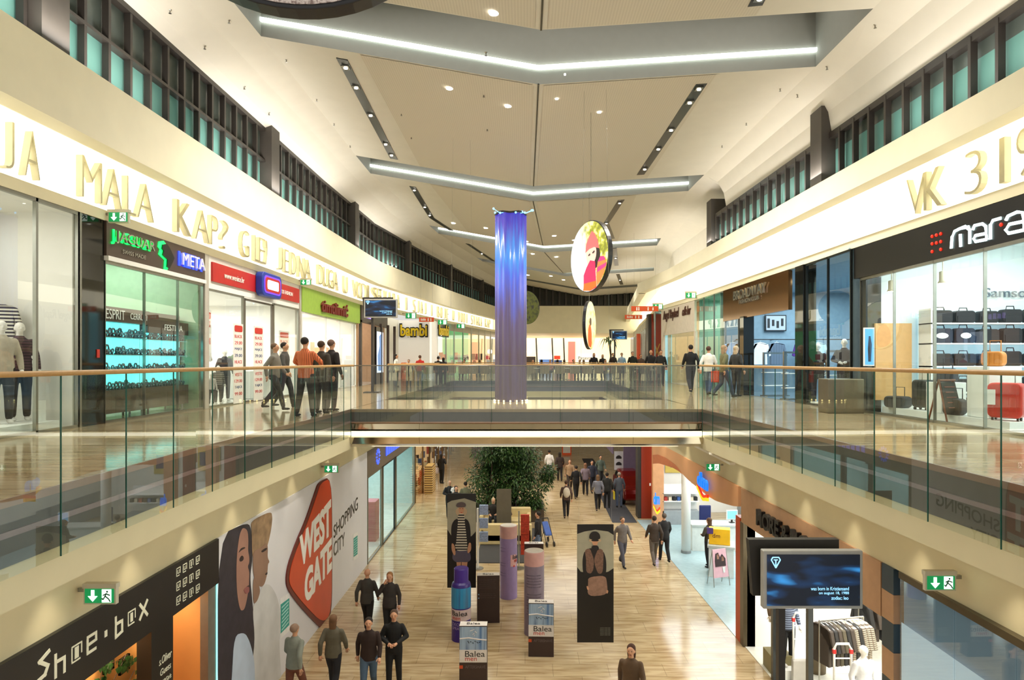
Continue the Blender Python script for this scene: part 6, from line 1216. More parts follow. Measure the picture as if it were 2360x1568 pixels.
curved_patch(t, 'picture', .252, -1.5, 1.5, .86, 1.38, mixmat_ne('pack teal art', [(.2,.25,.5),(.15,.55,.75),(.25,.45,.6)])); curved_patch(t, 'label', .252, -1.5, 1.5, .55, .83, mat('label pale pink', (.80,.72,.72)))
curved_text(t, 'Balea', .258, -.1, .74, .12, M_TEXTK, 1.7); curved_text(t, 'men', .258, -.45, .61, .07, mat('pack red ink', (.75,.25,.18)), .9); curved_text(t, 'DEO', .254, -.5, .46, .08, M_LIL, .8); curved_text(t, 'SPRAY', .254, -.4, .36, .07, M_LIL, 1.0)
# hanging fashion posters
def fposter(label, px0, px1, py0, py1, Y, kind):
    a = P(px0, py0, Y); b_ = P(px1, py1, Y); w_ = b_.x-a.x; h = a.z-b_.z; t = thing('fashion_poster', label, 'poster', ((a.x+b_.x)/2, Y, b_.z)); MB().box((-w_/2,-.012,0),(w_/2,.012,h)).build('sheet', mat('poster black', (.06,.05,.045), .35), t)
    U = lambda x, y: ((x-.5)*w_, h*(1-y)); k = [0]
    def sh(nm, pts, m): k[0] += 1; b = MB(); b.prism([(U(x,y)[0], -.012-.0015*k[0], U(x,y)[1]) for x, y in (chaikin(pts) if nm not in ('backdrop',) and len(pts) < 17 else pts)], (0,-.0015,0)); b.build(nm, m, t)
    el = lambda cx, cy, rx, ry, n=18, a0=0, a1=360: [(cx+rx*math.cos(math.radians(a0+(a1-a0)*i/n)), cy+ry*math.sin(math.radians(a0+(a1-a0)*i/n))) for i in range(n)]
    SK = mat('poster skin', (.80,.60,.47)); DK = mat('poster dark', (.10,.08,.08)); HR = mat('poster hair', (.78,.68,.55)); LT = mat('poster grey light', (.66,.65,.57), .4)
    if kind == 0:
        sh('backdrop', [(0,.10),(.15,.075),(.6,.05),(1,.09),(1,.40),(.85,.45),(.6,.47),(.15,.45),(0,.38)], LT)
        sh('leg', [(.31,.68),(.5,.68),(.46,.8),(.45,.9),(.33,.9),(.34,.8)], SK); sh('leg', [(.5,.68),(.72,.68),(.68,.8),(.64,.9),(.5,.9),(.5,.78)], SK)
        sh('shorts', [(.22,.6),(.78,.6),(.84,.7),(.7,.73),(.5,.725),(.3,.73),(.16,.69)], mat('poster shorts', (.36,.34,.42)))
        sh('striped_top', [(.36,.24),(.60,.24),(.66,.35),(.7,.58),(.72,.605),(.26,.61),(.3,.45),(.32,.32)], stripes('poster stripes', (.85,.82,.75), (.15,.13,.13), 13, 'Z'))
        sh('jacket', [(.38,.26),(.24,.28),(.15,.33),(.13,.42),(.17,.53),(.3,.55),(.33,.45),(.36,.35)], DK); sh('jacket', [(.6,.26),(.72,.28),(.79,.33),(.82,.42),(.8,.52),(.7,.55),(.66,.42),(.62,.33)], DK)
        sh('hand', [(.15,.52),(.25,.54),(.3,.64),(.24,.66),(.15,.6)], SK); sh('hand', [(.75,.52),(.83,.52),(.84,.6),(.72,.64),(.7,.6)], SK)
        sh('hair', el(.49,.19,.2,.05), HR); sh('face', el(.49,.17,.095,.055), SK); sh('neck', [(.40,.21),(.58,.21),(.62,.26),(.36,.26)], stripes('poster stripes', (.85,.82,.75), (.15,.13,.13), 13, 'Z')); sh('cap', [(.3,.13),(.34,.10),(.5,.085),(.64,.10),(.66,.13),(.6,.145),(.36,.145)], mat('poster cap', (.38,.33,.34)))
        sh('lips', el(.5,.2,.025,.004,8), M_RED); sh('eyes', [(.43,.155),(.47,.155),(.47,.16),(.43,.16)], DK); sh('eyes', [(.52,.155),(.56,.155),(.56,.16),(.52,.16)], DK)
    else:
        sh('backdrop', [(0,.08),(.2,.06),(.5,.045),(.85,.06),(1,.09),(1,.37),(.85,.4),(.5,.42),(.1,.4),(0,.36)], LT)
        sh('sleeve', [(.2,.22),(.14,.3),(.16,.42),(.3,.44),(.3,.25)], DK); sh('sleeve', [(.72,.22),(.8,.3),(.8,.42),(.64,.44),(.6,.25)], DK); sh('torso', [(.3,.2),(.62,.2),(.75,.24),(.78,.44),(.3,.45),(.22,.24)], DK)
        sh('waistcoat', [(.2,.215),(.35,.2),(.42,.26),(.46,.3),(.45,.38),(.37,.42),(.24,.4),(.25,.3)], mat('poster fur', (.48,.36,.30), noise_amt=.3, nscale=30)); sh('waistcoat', [(.72,.215),(.58,.2),(.5,.26),(.46,.3),(.5,.36),(.58,.42),(.7,.41),(.72,.3)], mat('poster fur', (.48,.36,.30)))
        sh('skirt', [(.3,.445),(.78,.43),(.82,.5),(.84,.595),(.28,.61),(.3,.5)], mat('poster skirt', (.58,.45,.38), noise_amt=.2, nscale=12)); sh('hand', [(.25,.52),(.3,.52),(.33,.55),(.28,.555)], SK); sh('hand', [(.8,.55),(.86,.56),(.83,.585),(.8,.58)], SK)
        sh('hair', el(.49,.135,.17,.018), HR); sh('face', el(.49,.145,.08,.035), SK); sh('glasses', [(.38,.125),(.6,.125),(.58,.14),(.5,.142),(.4,.14)], DK); sh('hat', [(.32,.12),(.34,.08),(.42,.058),(.54,.058),(.62,.08),(.64,.12),(.5,.13)], DK); sh('collar', [(.4,.175),(.58,.175),(.6,.22),(.38,.22)], DK)
        for i in range(6): text('lettering', 'autumn winter look', (w_*.27,-.014,h*(.125-.012*i)), FRONT, w_*.28, .02, mat('poster ink', (.55,.55,.5)), t, .002)
    for s in (-1,1): MB().tube([(s*w_*.45,0,h),(s*w_*.3,0,zceil((a.x+b_.x)/2+s*w_*.3, Y)-b_.z-.03)], .0018, 4).build('cable', M_STEEL, t)
fposter('tall hanging poster of a woman in cap, striped top and shorts', 1031, 1097, 1138, 1355, 19.1, 0)
fposter('tall hanging poster of a woman in black hat and fur waistcoat', 1330, 1414, 1209, 1481, 15.0, 1)
# planting with sofa island
t = thing('planter_tree', 'big bushy indoor tree group in a planter behind the cream sofas', 'tree', (P(1172,0,29.6).x,29.6,0)); rnd = random.Random(11)
MB().box((-1.7,-.5,0),(1.6,1.6,.55)).build('planter', mat('planter brown', (.25,.2,.14)), t)
tr = MB(); lf = MB(); CL_ = []
for i in range(9):
    bx, by = rnd.uniform(-1.2,1.1), rnd.uniform(-.1,1.2); h = rnd.uniform(3.0,4.4); tx, ty = bx+rnd.uniform(-.5,.5), by+rnd.uniform(-.3,.3); tr.tube([(bx,by,.4),((bx+tx)/2+.1,(by+ty)/2,h*.5),(tx,ty,h)], [.05,.035,.015], 6)
    for j in range(11): z = h*(.22+.78*rnd.random()); f_ = z/h; CL_.append((bx+(tx-bx)*f_+rnd.uniform(-.65,.65), by+rnd.uniform(-.6,.6), z+rnd.uniform(-.1,.2), rnd.uniform(.42,.68)))
for i in range(5): CL_.append((1.75+rnd.uniform(-.25,.35), rnd.uniform(0,.8), rnd.uniform(1.4,2.3), .33))
for i in range(8): CL_.append((rnd.uniform(-1.6,1.5), -.2, rnd.uniform(.5,1.1), .3))
for x, y, z, r in CL_:
    for k in range(190):
        d = Vector((rnd.gauss(0,1), rnd.gauss(0,1), rnd.gauss(0,.8))).normalized()*r*rnd.random()**.4; p = Vector((x,y,z))+d; dr = (d.normalized()+Vector((0,0,-.5))+Vector((rnd.gauss(0,.4),rnd.gauss(0,.4),rnd.gauss(0,.4)))).normalized(); sd = dr.cross(Vector((rnd.random()-.5,rnd.random()-.5,1))).normalized(); L = rnd.uniform(.12,.22); lf.k = rnd.randrange(3)
        lf.add([p, p+dr*L*.5+sd*.03, p+dr*L, p+dr*L*.5-sd*.03], [(0,1,2,3)])
lf.build('foliage', [mat('leaf deep green', (.13,.24,.09), .5), mat('leaf green', (.20,.33,.12), .5), mat('leaf olive', (.26,.36,.15), .5)], t); tr.build('trunk', mat('trunk brown', (.25,.18,.12), .8), t)
lab(MB().box((P(1100,0,24).x,23.2,0),(P(1252,0,24).x,28.0,.02)).build('rug', mat('dark grey rug', (.22,.21,.20), .9)), 'dark grey mat beneath the cream sofa island', 'rug')
M_SOFA = mat('cream leather', (.80,.72,.52), .4)
def sofa(label, x, y, w_, d_, rz, h=.82):
    t = thing('sofa', label, 'sofa', (x,y,.02), rz); MB().box((-w_/2,0,0),(w_/2,d_,.42)).build('seat', M_SOFA, t, bevel=.05); MB().box((-w_/2,0,.10),(w_/2,.22,h)).build('backrest', M_SOFA, t, bevel=.06)
    for s in (-1,1): MB().box((s*w_/2-(.18 if s > 0 else 0),0,.08),(s*w_/2+(.18 if s < 0 else 0),d_,.62)).build('armrest', M_SOFA, t, bevel=.05)
    return t
Y1 = G(1170,1258,0).y; xa = P(1106,0,Y1).x; xb = P(1226,0,Y1).x
sofa('cream leather sofa with its back to the camera, before the tree group', (xa+xb)/2, Y1, xb-xa, .85, 0); sofa('cream leather sofa facing the camera, against the tree group', (xa+xb)/2-.1, Y1+3.1, 2.2, .85, math.pi)
lab(MB().box((0,0,0),(.62,.03,1.8)).build('menu_board', mat('board taupe', (.36,.33,.27)), loc=(P(1143,0,26.8).x,27.4,.021)), 'grey-brown board rising behind the seated woman in the sofa island', 'board')
def bstand(label, px, Y, H, col, rows, m2):
    x = (px-CX)/F*Y; t = thing('brochure_stand', label, 'brochure stand', (x,Y,0)); MB().tube([(0,0,0),(0,0,H)], .04 if col else .025, 10).build('pole', M_STEEL if not col else M_WHITE, t); MB().lathe((0,0,0), [(.2,0),(.2,.03)], 20).build('base', M_STEEL, t)
    for i, z in enumerate(rows): MB().box((.06,-.08,z),(.36,.02,z+.34)).build('holder', m2, t, bevel=.01)
    return t
bstand('brochure stand with white and blue leaflets right of the striped-top poster', 1101, 22.6, 2.1, 1, (.95,1.42,1.88), mat('leaflets blue', (.55,.62,.75), noise_amt=.4, nscale=25)); bstand('brochure stand with red leaflet holders beside the lilac cylinder', 1196, 22.6, 2.0, 0, (.5,.85,1.2,1.55), mat('leaflets red', (.70,.22,.12), noise_amt=.3, nscale=15))
# ------------------------------------------------------------------ striped cafe chairs and the far cafe
def cafe_chair():
    t = thing('cafe_chair', None, None); m = stripes('striped wicker', (.82,.74,.60), (.30,.20,.14), 14, 'X', .7, .5); b = MB(); n = 10
    for i in range(n):
        a = math.pi*(1.0+i/n); c = math.pi*(1.0+(i+1)/n); h0 = .86+.04*math.sin((i/n)*math.pi); h1 = .86+.04*math.sin(((i+1)/n)*math.pi)
        b.hull8([(r*math.cos(q), r*math.sin(q)*.85, z) for z0, z1 in ((.42,.42),) for r, q, z in ((.27,a,z0),(.30,a,z0),(.30,c,z0),(.27,c,z0))]+[(r*math.cos(q), r*math.sin(q)*.85, z) for r, q, z in ((.29,a,h0),(.32,a,h0),(.32,c,h1),(.29,c,h1))])
    b.build('backrest', m, t); MB().box((-.26,-.24,.40),(.26,.24,.45)).build('seat', m, t)
    for sx in (-1,1):
        for sy in (-1,1): MB().tube([(sx*.2,sy*.18,.41),(sx*.23,sy*.22,0)], .016, 6).build('leg', M_STEEL, t)
    return t
cc = cafe_chair(); first = True
for i, (px, Y) in enumerate([(1068,41.2),(1092,41),(1117,41.1),(1142,41),(1219,41),(1255,41.1),(1290,41),(1325,41.1),(1354,41.4),(1380,42),(1406,42.4),(1432,42.8),(1040,43),(1010,43.4),(1080,43.8),(1130,44),(1240,44),(1310,44)]):
    c = cc if first else copy_tree(cc); first = False; c.location = ((px-CX)/F*Y, Y, 6.0); c.rotation_euler = (0,0,random.uniform(-.25,.25)); lab(c, 'striped round-backed cafe chair behind the farthest balustrade', 'chair', 'striped cafe chairs at the far balustrade')
def cafe_table():
    t = thing('cafe_table', None, None); MB().lathe((0,0,.72), [(.35,0),(.35,.03)], 24).build('tabletop', M_WHITE, t); MB().tube([(0,0,0),(0,0,.72)], .03).build('pedestal', M_STEEL, t); MB().lathe((0,0,0), [(.22,0),(.2,.03)], 20).build('base', M_STEEL, t); return t
ct = cafe_table(); first = True
for px, Y in ((1080,42.3),(1130,42.3),(1237,42.3),(1307,42.3),(1370,43.2)):
    c = ct if first else copy_tree(ct); first = False; c.location = ((px-CX)/F*Y, Y, 6.0); lab(c, 'small round cafe table among the striped chairs', 'table', 'round tables among the striped chairs')
t = thing('palm', 'dark palm-like plant near the far television, upper floor', 'plant', ((1405-CX)/F*50,50,6.0)); b = MB(); rnd = random.Random(2)
MB().lathe((0,0,0), [(.25,0),(.32,.5)], 16).build('pot', M_DARK, t); MB().tube([(0,0,.4),(.1,0,1.6),(0,0,2.6)], .07).build('trunk', mat('trunk brown', (.25,.18,.12)), t)
for i in range(26):
    a = rnd.uniform(0,6.28); L = rnd.uniform(.5,1.1); p0 = Vector((0,0,2.55)); q = Vector((math.cos(a)*L*.6, math.sin(a)*L*.6, 2.75+rnd.uniform(-.1,.35))); e_ = Vector((math.cos(a)*L, math.sin(a)*L, 2.4+rnd.uniform(-.6,.2))); s_ = Vector((-math.sin(a), math.cos(a), 0))*.06; b.add([p0, q+s_, e_, q-s_], [(0,1,2,3)])
b.build('frond', mat('leaf olive', (.26,.36,.15)), t)
# ------------------------------------------------------------------ PEOPLE
def remesh(mb, vox, smooth=True):
    me = mb.mesh('tmp'); ob = D.objects.new('tmp', me); COL.objects.link(ob); m = ob.modifiers.new('r', 'REMESH'); m.mode = 'VOXEL'; m.voxel_size = vox; m.use_smooth_shade = True
    s = ob.modifiers.new('s', 'SMOOTH'); s.factor = .5; s.iterations = 3
    dg = bpy.context.evaluated_depsgraph_get(); dg.update(); out = D.meshes.new_from_object(ob.evaluated_get(dg)); D.objects.remove(ob); D.meshes.remove(me); return out
def limb(mb, pts, rs):                                     # tapered rounded chain
    for (a, b), (r0, r1) in zip(zip(pts, pts[1:]), zip(rs, rs[1:])):
        a, b = Vector(a), Vector(b); mb.tube([a, a.lerp(b,.5), b], [r0, (r0+r1)/2*1.03, r1], 10); mb.ball(b, r1, seg=10, ring=8)
    mb.ball(Vector(pts[0]), rs[0], seg=10, ring=8)
def loft(mb, secs, n=16):                                  # secs: (cx, cy, z, rx, ry)
    vs = [(cx+rx*math.cos(2*math.pi*j/n), cy+ry*math.sin(2*math.pi*j/n), z) for cx, cy, z, rx, ry in secs for j in range(n)]
    mb.add(vs, [(i*n+j, i*n+(j+1) % n, (i+1)*n+(j+1) % n, (i+1)*n+j) for i in range(len(secs)-1) for j in range(n)]+[tuple(range(n))[::-1], tuple(range((len(secs)-1)*n, len(secs)*n))])
# joints, facing -Y, 1.72 m tall: knee/ankle per leg (dx, dy, z), elbow/wrist per arm, hip height, lean (dy per m), head turn
POSES = {
 'stand': dict(hip=.93, kn=[(-.1,-.01,.5),(.1,-.01,.5)], an=[(-.1,.02,.08),(.11,.02,.08)], el=[(-.25,.03,1.14),(.25,.03,1.14)], wr=[(-.26,-.07,.90),(.26,-.07,.90)], lean=0),
 'walk': dict(hip=.92, kn=[(-.09,-.17,.52),(.09,.04,.49)], an=[(-.09,-.27,.10),(.09,.33,.15)], el=[(-.24,.14,1.15),(.24,-.05,1.14)], wr=[(-.24,.10,.90),(.24,-.22,.96)], lean=.03),
 'walk2': dict(hip=.92, kn=[(-.09,.05,.49),(.09,-.14,.52)], an=[(-.10,.26,.13),(.09,-.20,.08)], el=[(-.24,-.06,1.15),(.24,.12,1.15)], wr=[(-.22,-.20,.95),(.25,.10,.90)], lean=.02),
 'hands': dict(hip=.93, kn=[(-.1,-.06,.5),(.1,.0,.5)], an=[(-.1,-.06,.08),(.11,.08,.08)], el=[(-.28,-.02,1.16),(.28,-.02,1.16)], wr=[(-.09,-.24,1.10),(.09,-.24,1.10)], lean=0),
 'rail': dict(hip=.93, kn=[(-.13,.0,.5),(.13,.02,.5)], an=[(-.17,.02,.08),(.19,.06,.08)], el=[(-.30,-.10,1.20),(.30,-.10,1.20)], wr=[(-.22,-.30,1.10),(.22,-.30,1.10)], lean=-.06),
 'phone': dict(hip=.93, kn=[(-.08,-.01,.5),(.08,-.01,.5)], an=[(-.07,.02,.08),(.08,.02,.08)], el=[(-.27,-.02,1.2),(.25,.03,1.14)], wr=[(-.12,-.1,1.46),(.26,-.07,.92)], lean=0),
 'sit': dict(hip=.50, kn=[(-.12,-.42,.50),(.12,-.42,.50)], an=[(-.11,-.42,.08),(.12,-.44,.08)], el=[(-.26,-.08,.76),(.26,-.08,.76)], wr=[(-.14,-.32,.68),(.14,-.32,.68)], lean=0, dz=-.43)}
PROTO = {}
def make_pose(name):
    if name in PROTO: return PROTO[name]
    p = POSES[name]; dz = p.get('dz', 0); hz = p['hip']; ln = p['lean']; T = lambda z: -(z-hz)*ln if z > hz else 0
    sh = [(-.172, T(1.40+dz), 1.375+dz), (.172, T(1.40+dz), 1.375+dz)]; hp = [(-.09, 0, hz-.02), (.09, 0, hz-.02)]
    b = MB(); Z = lambda z: z+dz
    loft(b, [(0,0,Z(.88),.13,.10),(0,0,Z(.98),.155,.105),(0,T(Z(1.1)),Z(1.1),.13,.09),(0,T(Z(1.25)),Z(1.25),.15,.10),(0,T(Z(1.36)),Z(1.36),.165,.095),(0,T(Z(1.42)),Z(1.42),.10,.07),(0,T(Z(1.48)),Z(1.48),.055,.055)])
    hx, hy = 0, T(Z(1.55))-.01
    limb(b, [(0,hy+.01,Z(1.45)),(hx,hy,Z(1.56))], [.052,.05])
    b.ball((hx,hy+.005,Z(1.635)), .078, .096, .094, 14, 10); b.ball((hx,hy-.03,Z(1.575)), .05, .05, .055, 12, 8)          # skull, jaw
    b.tube([(hx,hy-.082,Z(1.645)),(hx,hy-.108,Z(1.605)),(hx,hy-.085,Z(1.598))], [.008,.014,.012], 8)                       # nose
    for s in (-1,1): b.ball((s*.076,hy+.01,Z(1.61)), .012, .02, .03, 8, 6)
    for i, s in enumerate((-1,1)):
        e, w = Vector(p['el'][i]), Vector(p['wr'][i]); e.y += T(e.z); w.y += T(w.z)
        limb(b, [sh[i], e, w], [.048,.038,.026]); limb(b, [hp[i], p['kn'][i], p['an'][i]], [.085,.055,.038])
        d = (w-e).normalized(); pc = w+d*.05; b.tube([w, pc, w+d*.09], [.026,.038,.034], 8)                                    # palm
    body = remesh(b, .013)
    f = MB(); 
    for i, s in enumerate((-1,1)):                                                                                          # five fingers
        e, w = Vector(p['el'][i]), Vector(p['wr'][i]); e.y += T(e.z); w.y += T(w.z); d = (w-e).normalized(); side = d.cross(Vector((0,-1,0) if abs(d.y) < .7 else (0,0,1))).normalized(); cur = d.cross(side).normalized()*(-1 if i else 1)
        for k in range(4):
            o = w+d*.085+side*(k-1.5)*.017; L = (.062,.072,.068,.052)[k]; c1_ = o+d*L*.55+cur*.008; f.tube([o, c1_, c1_+d*L*.35+cur*.022], [.009,.008,.006], 6)
        o = w+d*.03+side*.032*(1 if i else 1); f.tube([o, o+d*.03+side*.025, o+d*.058+side*.028+cur*.012], [.011,.010,.007], 6)
    for s in (-1,1): f.k = 1; f.ball((s*.03,hy-.082,Z(1.64)), .011, .006, .007, 8, 6)
    f.k = 2; f.tube([(-.022,hy-.083,Z(1.57)),(0,hy-.088,Z(1.568)),(.022,hy-.083,Z(1.57))], .006, 6)
    fm = f.mesh('x', True); bm = bmesh.new(); bm.from_mesh(body); bm.from_mesh(fm); bm.to_mesh(body); bm.free(); D.meshes.remove(fm)
    for poly in body.polygons: poly.use_smooth = True
    # jacket
    b = MB(); loft(b, [(0,0,Z(.84),.185,.135),(0,0,Z(.98),.185,.135),(0,T(Z(1.12)),Z(1.12),.165,.12),(0,T(Z(1.28)),Z(1.28),.185,.13),(0,T(Z(1.37)),Z(1.37),.185,.115),(0,T(Z(1.42)),Z(1.42),.135,.10),(0,T(Z(1.46)),Z(1.46),.08,.075),(0,T(Z(1.49)),Z(1.49),.066,.066)])
    for i in (0,1):
        e, w = Vector(p['el'][i]), Vector(p['wr'][i]); e.y += T(e.z); w.y += T(w.z); limb(b, [sh[i], e, e.lerp(w,.93)], [.064,.056,.043])
    top = remesh(b, .016)
    b = MB(); loft(b, [(0,.0,Z(.80) if not dz else hz-.1,.15,.12),(0,0,hz-.0,.165,.125),(0,0,hz+.08,.15,.115)])
    for i in (0,1):
        k, a = Vector(p['kn'][i]), Vector(p['an'][i]); limb(b, [hp[i], k, k.lerp(a,.93)], [.102,.074,.058])
    tr_ = remesh(b, .016)
    b = MB()
    for i in (0,1):
        a = Vector(p['an'][i]); lift = a.z-.08; b.ball((a.x,a.y-.0,a.z-.035), .042, .05, .05, 10, 8); b.ball((a.x,a.y-.08,a.z-.05-.0), .043, .10, .03, 10, 8)
    shoes = remesh(b, .012)
    hs = {}
    for kind in ('short','long','bald'):
        b = MB(); b.ball((hx,hy+.028,Z(1.655)), .088, .1, .092, 14, 10)
        if kind == 'long': loft(b, [(hx,hy+.06,Z(1.42),.07,.035),(hx,hy+.055,Z(1.52),.085,.05),(hx,hy+.045,Z(1.62),.088,.06),(hx,hy+.03,Z(1.70),.06,.05)])
        hs[kind] = remesh(b, .014)
    PROTO[name] = (body, top, tr_, shoes, hs); return PROTO[name]
SKIN = mat('skin', (.80,.60,.47), .5, noise_amt=.03); EYE = mat('eye dark', (.08,.06,.05), .2, noise_amt=0); LIP = mat('lip', (.62,.35,.32), .5)
def cl(c): return mat('cloth %d %d %d' % tuple(int(x*100) for x in c), c, .85, nscale=12, noise_amt=.08)
def person(label, x, y, z, rz, pose, top, legs, hair=(.12,.09,.07), hk='short', s=1.0, shoes=(.1,.09,.08), cat='person', skin=None, topmat=None):
    body, tp, tr_, sh, hs = make_pose(pose); t = thing('person' if cat == 'person' else 'mannequin', label, cat, (x,y,z), rz); t.scale = (s,s,s)
    def put(nm, me, mats):
        o = D.objects.new(nm, me); COL.objects.link(o); o.parent = t
        while len(me.materials) < len(mats): me.materials.append(None)
        for i, m in enumerate(mats): o.material_slots[i].link = 'OBJECT'; o.material_slots[i].material = m
    put('body', body, [skin or SKIN, EYE if not skin else skin, LIP if not skin else skin]); put('jacket', tp, [topmat or cl(top)]); put('trousers', tr_, [cl(legs)]); put('shoes', sh, [cl(shoes)])
    if hk != 'bald': put('hair', hs[hk], [cl(hair)])
    return t
R = math.radians
def low(px, hpy, label, rz, pose, top, legs, s=1.0, **k):     # on the lower floor from head-top pixel
    Y = F*(CZ-1.73*s-k.pop('z', 0))/(hpy-CY); return person(label, (px-CX)/F*Y, Y, k.pop('zz', 0.0), R(rz), pose, top, legs, s=s, **k)
def upp(px, Y, label, rz, pose, top, legs, s=1.0, **k): return person(label, (px-CX)/F*Y, Y, 6.0, R(rz), pose, top, legs, s=s, **k)
low(678,1440,'person in light grey jacket nearest the hoarding, cut off by the lower edge',  160,'walk',(.50,.52,.48),(.42,.25,.18),hair=(.55,.45,.38))
low(768,1418,'person in olive-grey coat walking away beside the orange emblem',175,'walk2',(.36,.34,.28),(.12,.12,.14),hair=(.42,.30,.2),hk='long')
low(850,1424,'person in dark brown jacket and blue jeans, lower left walkers',8,'walk',(.16,.10,.08),(.26,.34,.42))
low(908,1407,'person all in black holding both hands together before the chest',5,'hands',(.07,.07,.07),(.06,.06,.06),hair=(.3,.22,.16))
low(846,1312,'person with pale bald head in dark grey coat, behind the brown-jacketed walker',172,'walk2',(.24,.23,.21),(.09,.09,.09),hk='bald')
low(898,1320,'person with fair hair and dark jacket close behind the one in black',0,'phone',(.20,.18,.17),(.10,.10,.10),hair=(.60,.42,.25),hk='long')
low(1455,1486,'person with brown hair at the bottom edge, right of the hanging posters',-20,'walk',(.36,.28,.20),(.25,.2,.15),hair=(.25,.14,.08),hk='long')
low(1434,1192,'lone walker in grey between the fur-waistcoat poster and the drugstore',20,'walk',(.45,.42,.40),(.32,.32,.36),hair=(.3,.25,.2))
low(1508,1190,'left one of the couple walking toward the drugstore entrance',185,'walk',(.25,.20,.16),(.38,.34,.30),hair=(.2,.15,.1))
low(1531,1184,'right one of the couple walking toward the drugstore entrance, dark coat',185,'walk2',(.14,.13,.13),(.10,.10,.11),hair=(.35,.3,.25))
w1 = low(1305,1108,'person walking away with a pale backpack in the middle of the lower hall',180,'walk',(.30,.22,.18),(.08,.07,.08),hair=(.25,.16,.1))
def held(name, label, cat, owner, off, mb, m):
    v = Matrix.Rotation(owner.rotation_euler.z, 3, 'Z') @ (Vector(off)*owner.scale[0]); return lab(mb.build(name, m, loc=tuple(owner.location+v), bevel=.02), label, cat)
held('backpack', 'pale backpack on the back of the walker in the middle of the lower hall', 'backpack', w1, (0,.22,1.22), MB().ball((0,0,0), .16, .1, .24, 14, 10), cl((.75,.70,.62)))
low(1266,1038,'person in white top standing by the tree, farther back',175,'stand',(.88,.86,.84),(.25,.27,.3))
low(1290,1043,'person in dark brown coat right behind the one in white by the tree',180,'walk2',(.20,.14,.12),(.12,.1,.1),hk='long')
low(1313,1060,'person in beige jacket in the lower hall crowd',0,'walk',(.62,.50,.38),(.2,.15,.12),hair=(.4,.3,.2))
low(1328,1074,'tall person in long black coat in the centre of the lower hall crowd',185,'walk',(.07,.06,.07),(.06,.06,.07))
low(1349,1068,'person in mauve-grey jacket in the lower hall crowd',175,'walk2',(.48,.42,.46),(.1,.09,.1),hair=(.5,.35,.25),hk='long')
low(1364,1062,'person in dark blue-grey jacket right of the one in mauve',10,'walk',(.18,.19,.25),(.12,.12,.15))
low(1378,1095,'person in grey striped jumper walking away, lower hall',180,'walk',(.3,.3,.34),(.07,.06,.07),hair=(.45,.33,.22),hk='long',topmat=stripes('jumper stripes', (.28,.28,.33), (.55,.55,.58), 16, 'Z'))
w2 = low(1399,1090,'person in dark coat carrying a yellow bag, near the red car',175,'stand',(.14,.14,.13),(.1,.1,.1))
held('shopping_bag', 'bright yellow shopping bag carried near the red car', 'bag', w2, (-.34,-.06,.62), MB().box((-.03,-.14,-.2),(.03,.14,.2)), cl((.85,.75,.15)))
low(1427,1089,'grey-haired person in blue-grey jacket and jeans before the red car',180,'stand',(.30,.32,.36),(.28,.32,.4),hair=(.6,.55,.5))
low(1384,1050,'person in green-grey jacket deep in the lower hall crowd',10,'walk',(.35,.40,.36),(.2,.2,.2))
low(1240,1180,'person in black and red jacket pushing a stroller beside the sofa',-100,'stand',(.10,.09,.10),(.38,.45,.55),hk='short')
low(1018,1047,'person in black with a white bag, on the phone by the left shop fronts',150,'phone',(.06,.06,.07),(.07,.07,.08),hk='long')
p = bpy.data.objects['person.%03d' % 0] if False else None
g = G(1013,1112,0); lab(MB().ball((0,0,0), .16, .12, .2, 12, 8).build('handbag', cl((.85,.82,.84)), loc=(g.x-.12,g.y-.18,.72)), 'white handbag of the person in black by the left shop fronts', 'bag')
lo = low(1036,1108,'bald adult in black carrying a child, behind the striped-top poster',20,'hands',(.08,.08,.09),(.1,.1,.1),hk='bald')
low(1042,1112,'small child in white on the arm of the bald adult',20,'sit',(.85,.85,.83),(.6,.6,.6),s=.5,zz=1.0,hair=(.6,.45,.3)).location = lo.location+Vector((.22,-.25,.95))
low(1051,1121,'long-haired person in black beside the bald adult, behind the poster',10,'stand',(.08,.07,.07),(.1,.1,.1),hk='long')
low(1073,1111,'person in olive vest standing behind the striped-top poster',175,'stand',(.40,.40,.30),(.3,.3,.3))
sy = Y1+2.55
person('fair-haired person seated on the far cream sofa, holding a paper bag', (1137-CX)/F*sy, sy, .02, 0, 'sit', (.16,.14,.12), (.12,.12,.12), hair=(.70,.62,.5), hk='long')
lab(MB().box((-.16,-.08,0),(.16,.08,.42)).build('paper_bag', cl((.62,.50,.36)), loc=((1134-CX)/F*(sy-.75), sy-1.0, .02)), 'brown paper bag at the feet of the seated fair-haired person', 'bag')
person('dark-haired child seated at the right of the cream sofa island', (1167-CX)/F*(sy-.3), sy-.1, .05, 0, 'sit', (.35,.25,.2), (.2,.2,.2), s=.8)
# stroller
g = G(1252,1255,0); t = thing('stroller', 'blue and black stroller beside the cream sofa', 'stroller', (g.x,g.y,0), .3); b = MB(); b.tube([(0,.3,.95),(0,-.3,.25),(0,-.42,.1)], .016, 6).tube([(.3,.3,.95),(.3,-.3,.25),(.3,-.42,.1)], .016, 6).tube([(0,.3,.95),(.3,.3,.95)], .018, 6).tube([(0,-.05,.5),(0,.3,.1)], .014, 6).tube([(.3,-.05,.5),(.3,.3,.1)], .014, 6); b.build('frame', M_BLACK, t)
MB().hull8([(.02,-.25,.38),(.28,-.25,.38),(.28,.12,.42),(.02,.12,.42),(.02,-.22,.45),(.28,-.22,.45),(.28,.25,.85),(.02,.25,.85)]).build('seat', cl((.25,.35,.6)), t, bevel=.03)
for x in (0,.3):
    for y in (-.42,.3): MB().tube([(x-.02,y,.1),(x+.02,y,.1)], .1, 14).build('wheel', M_BLACK, t)
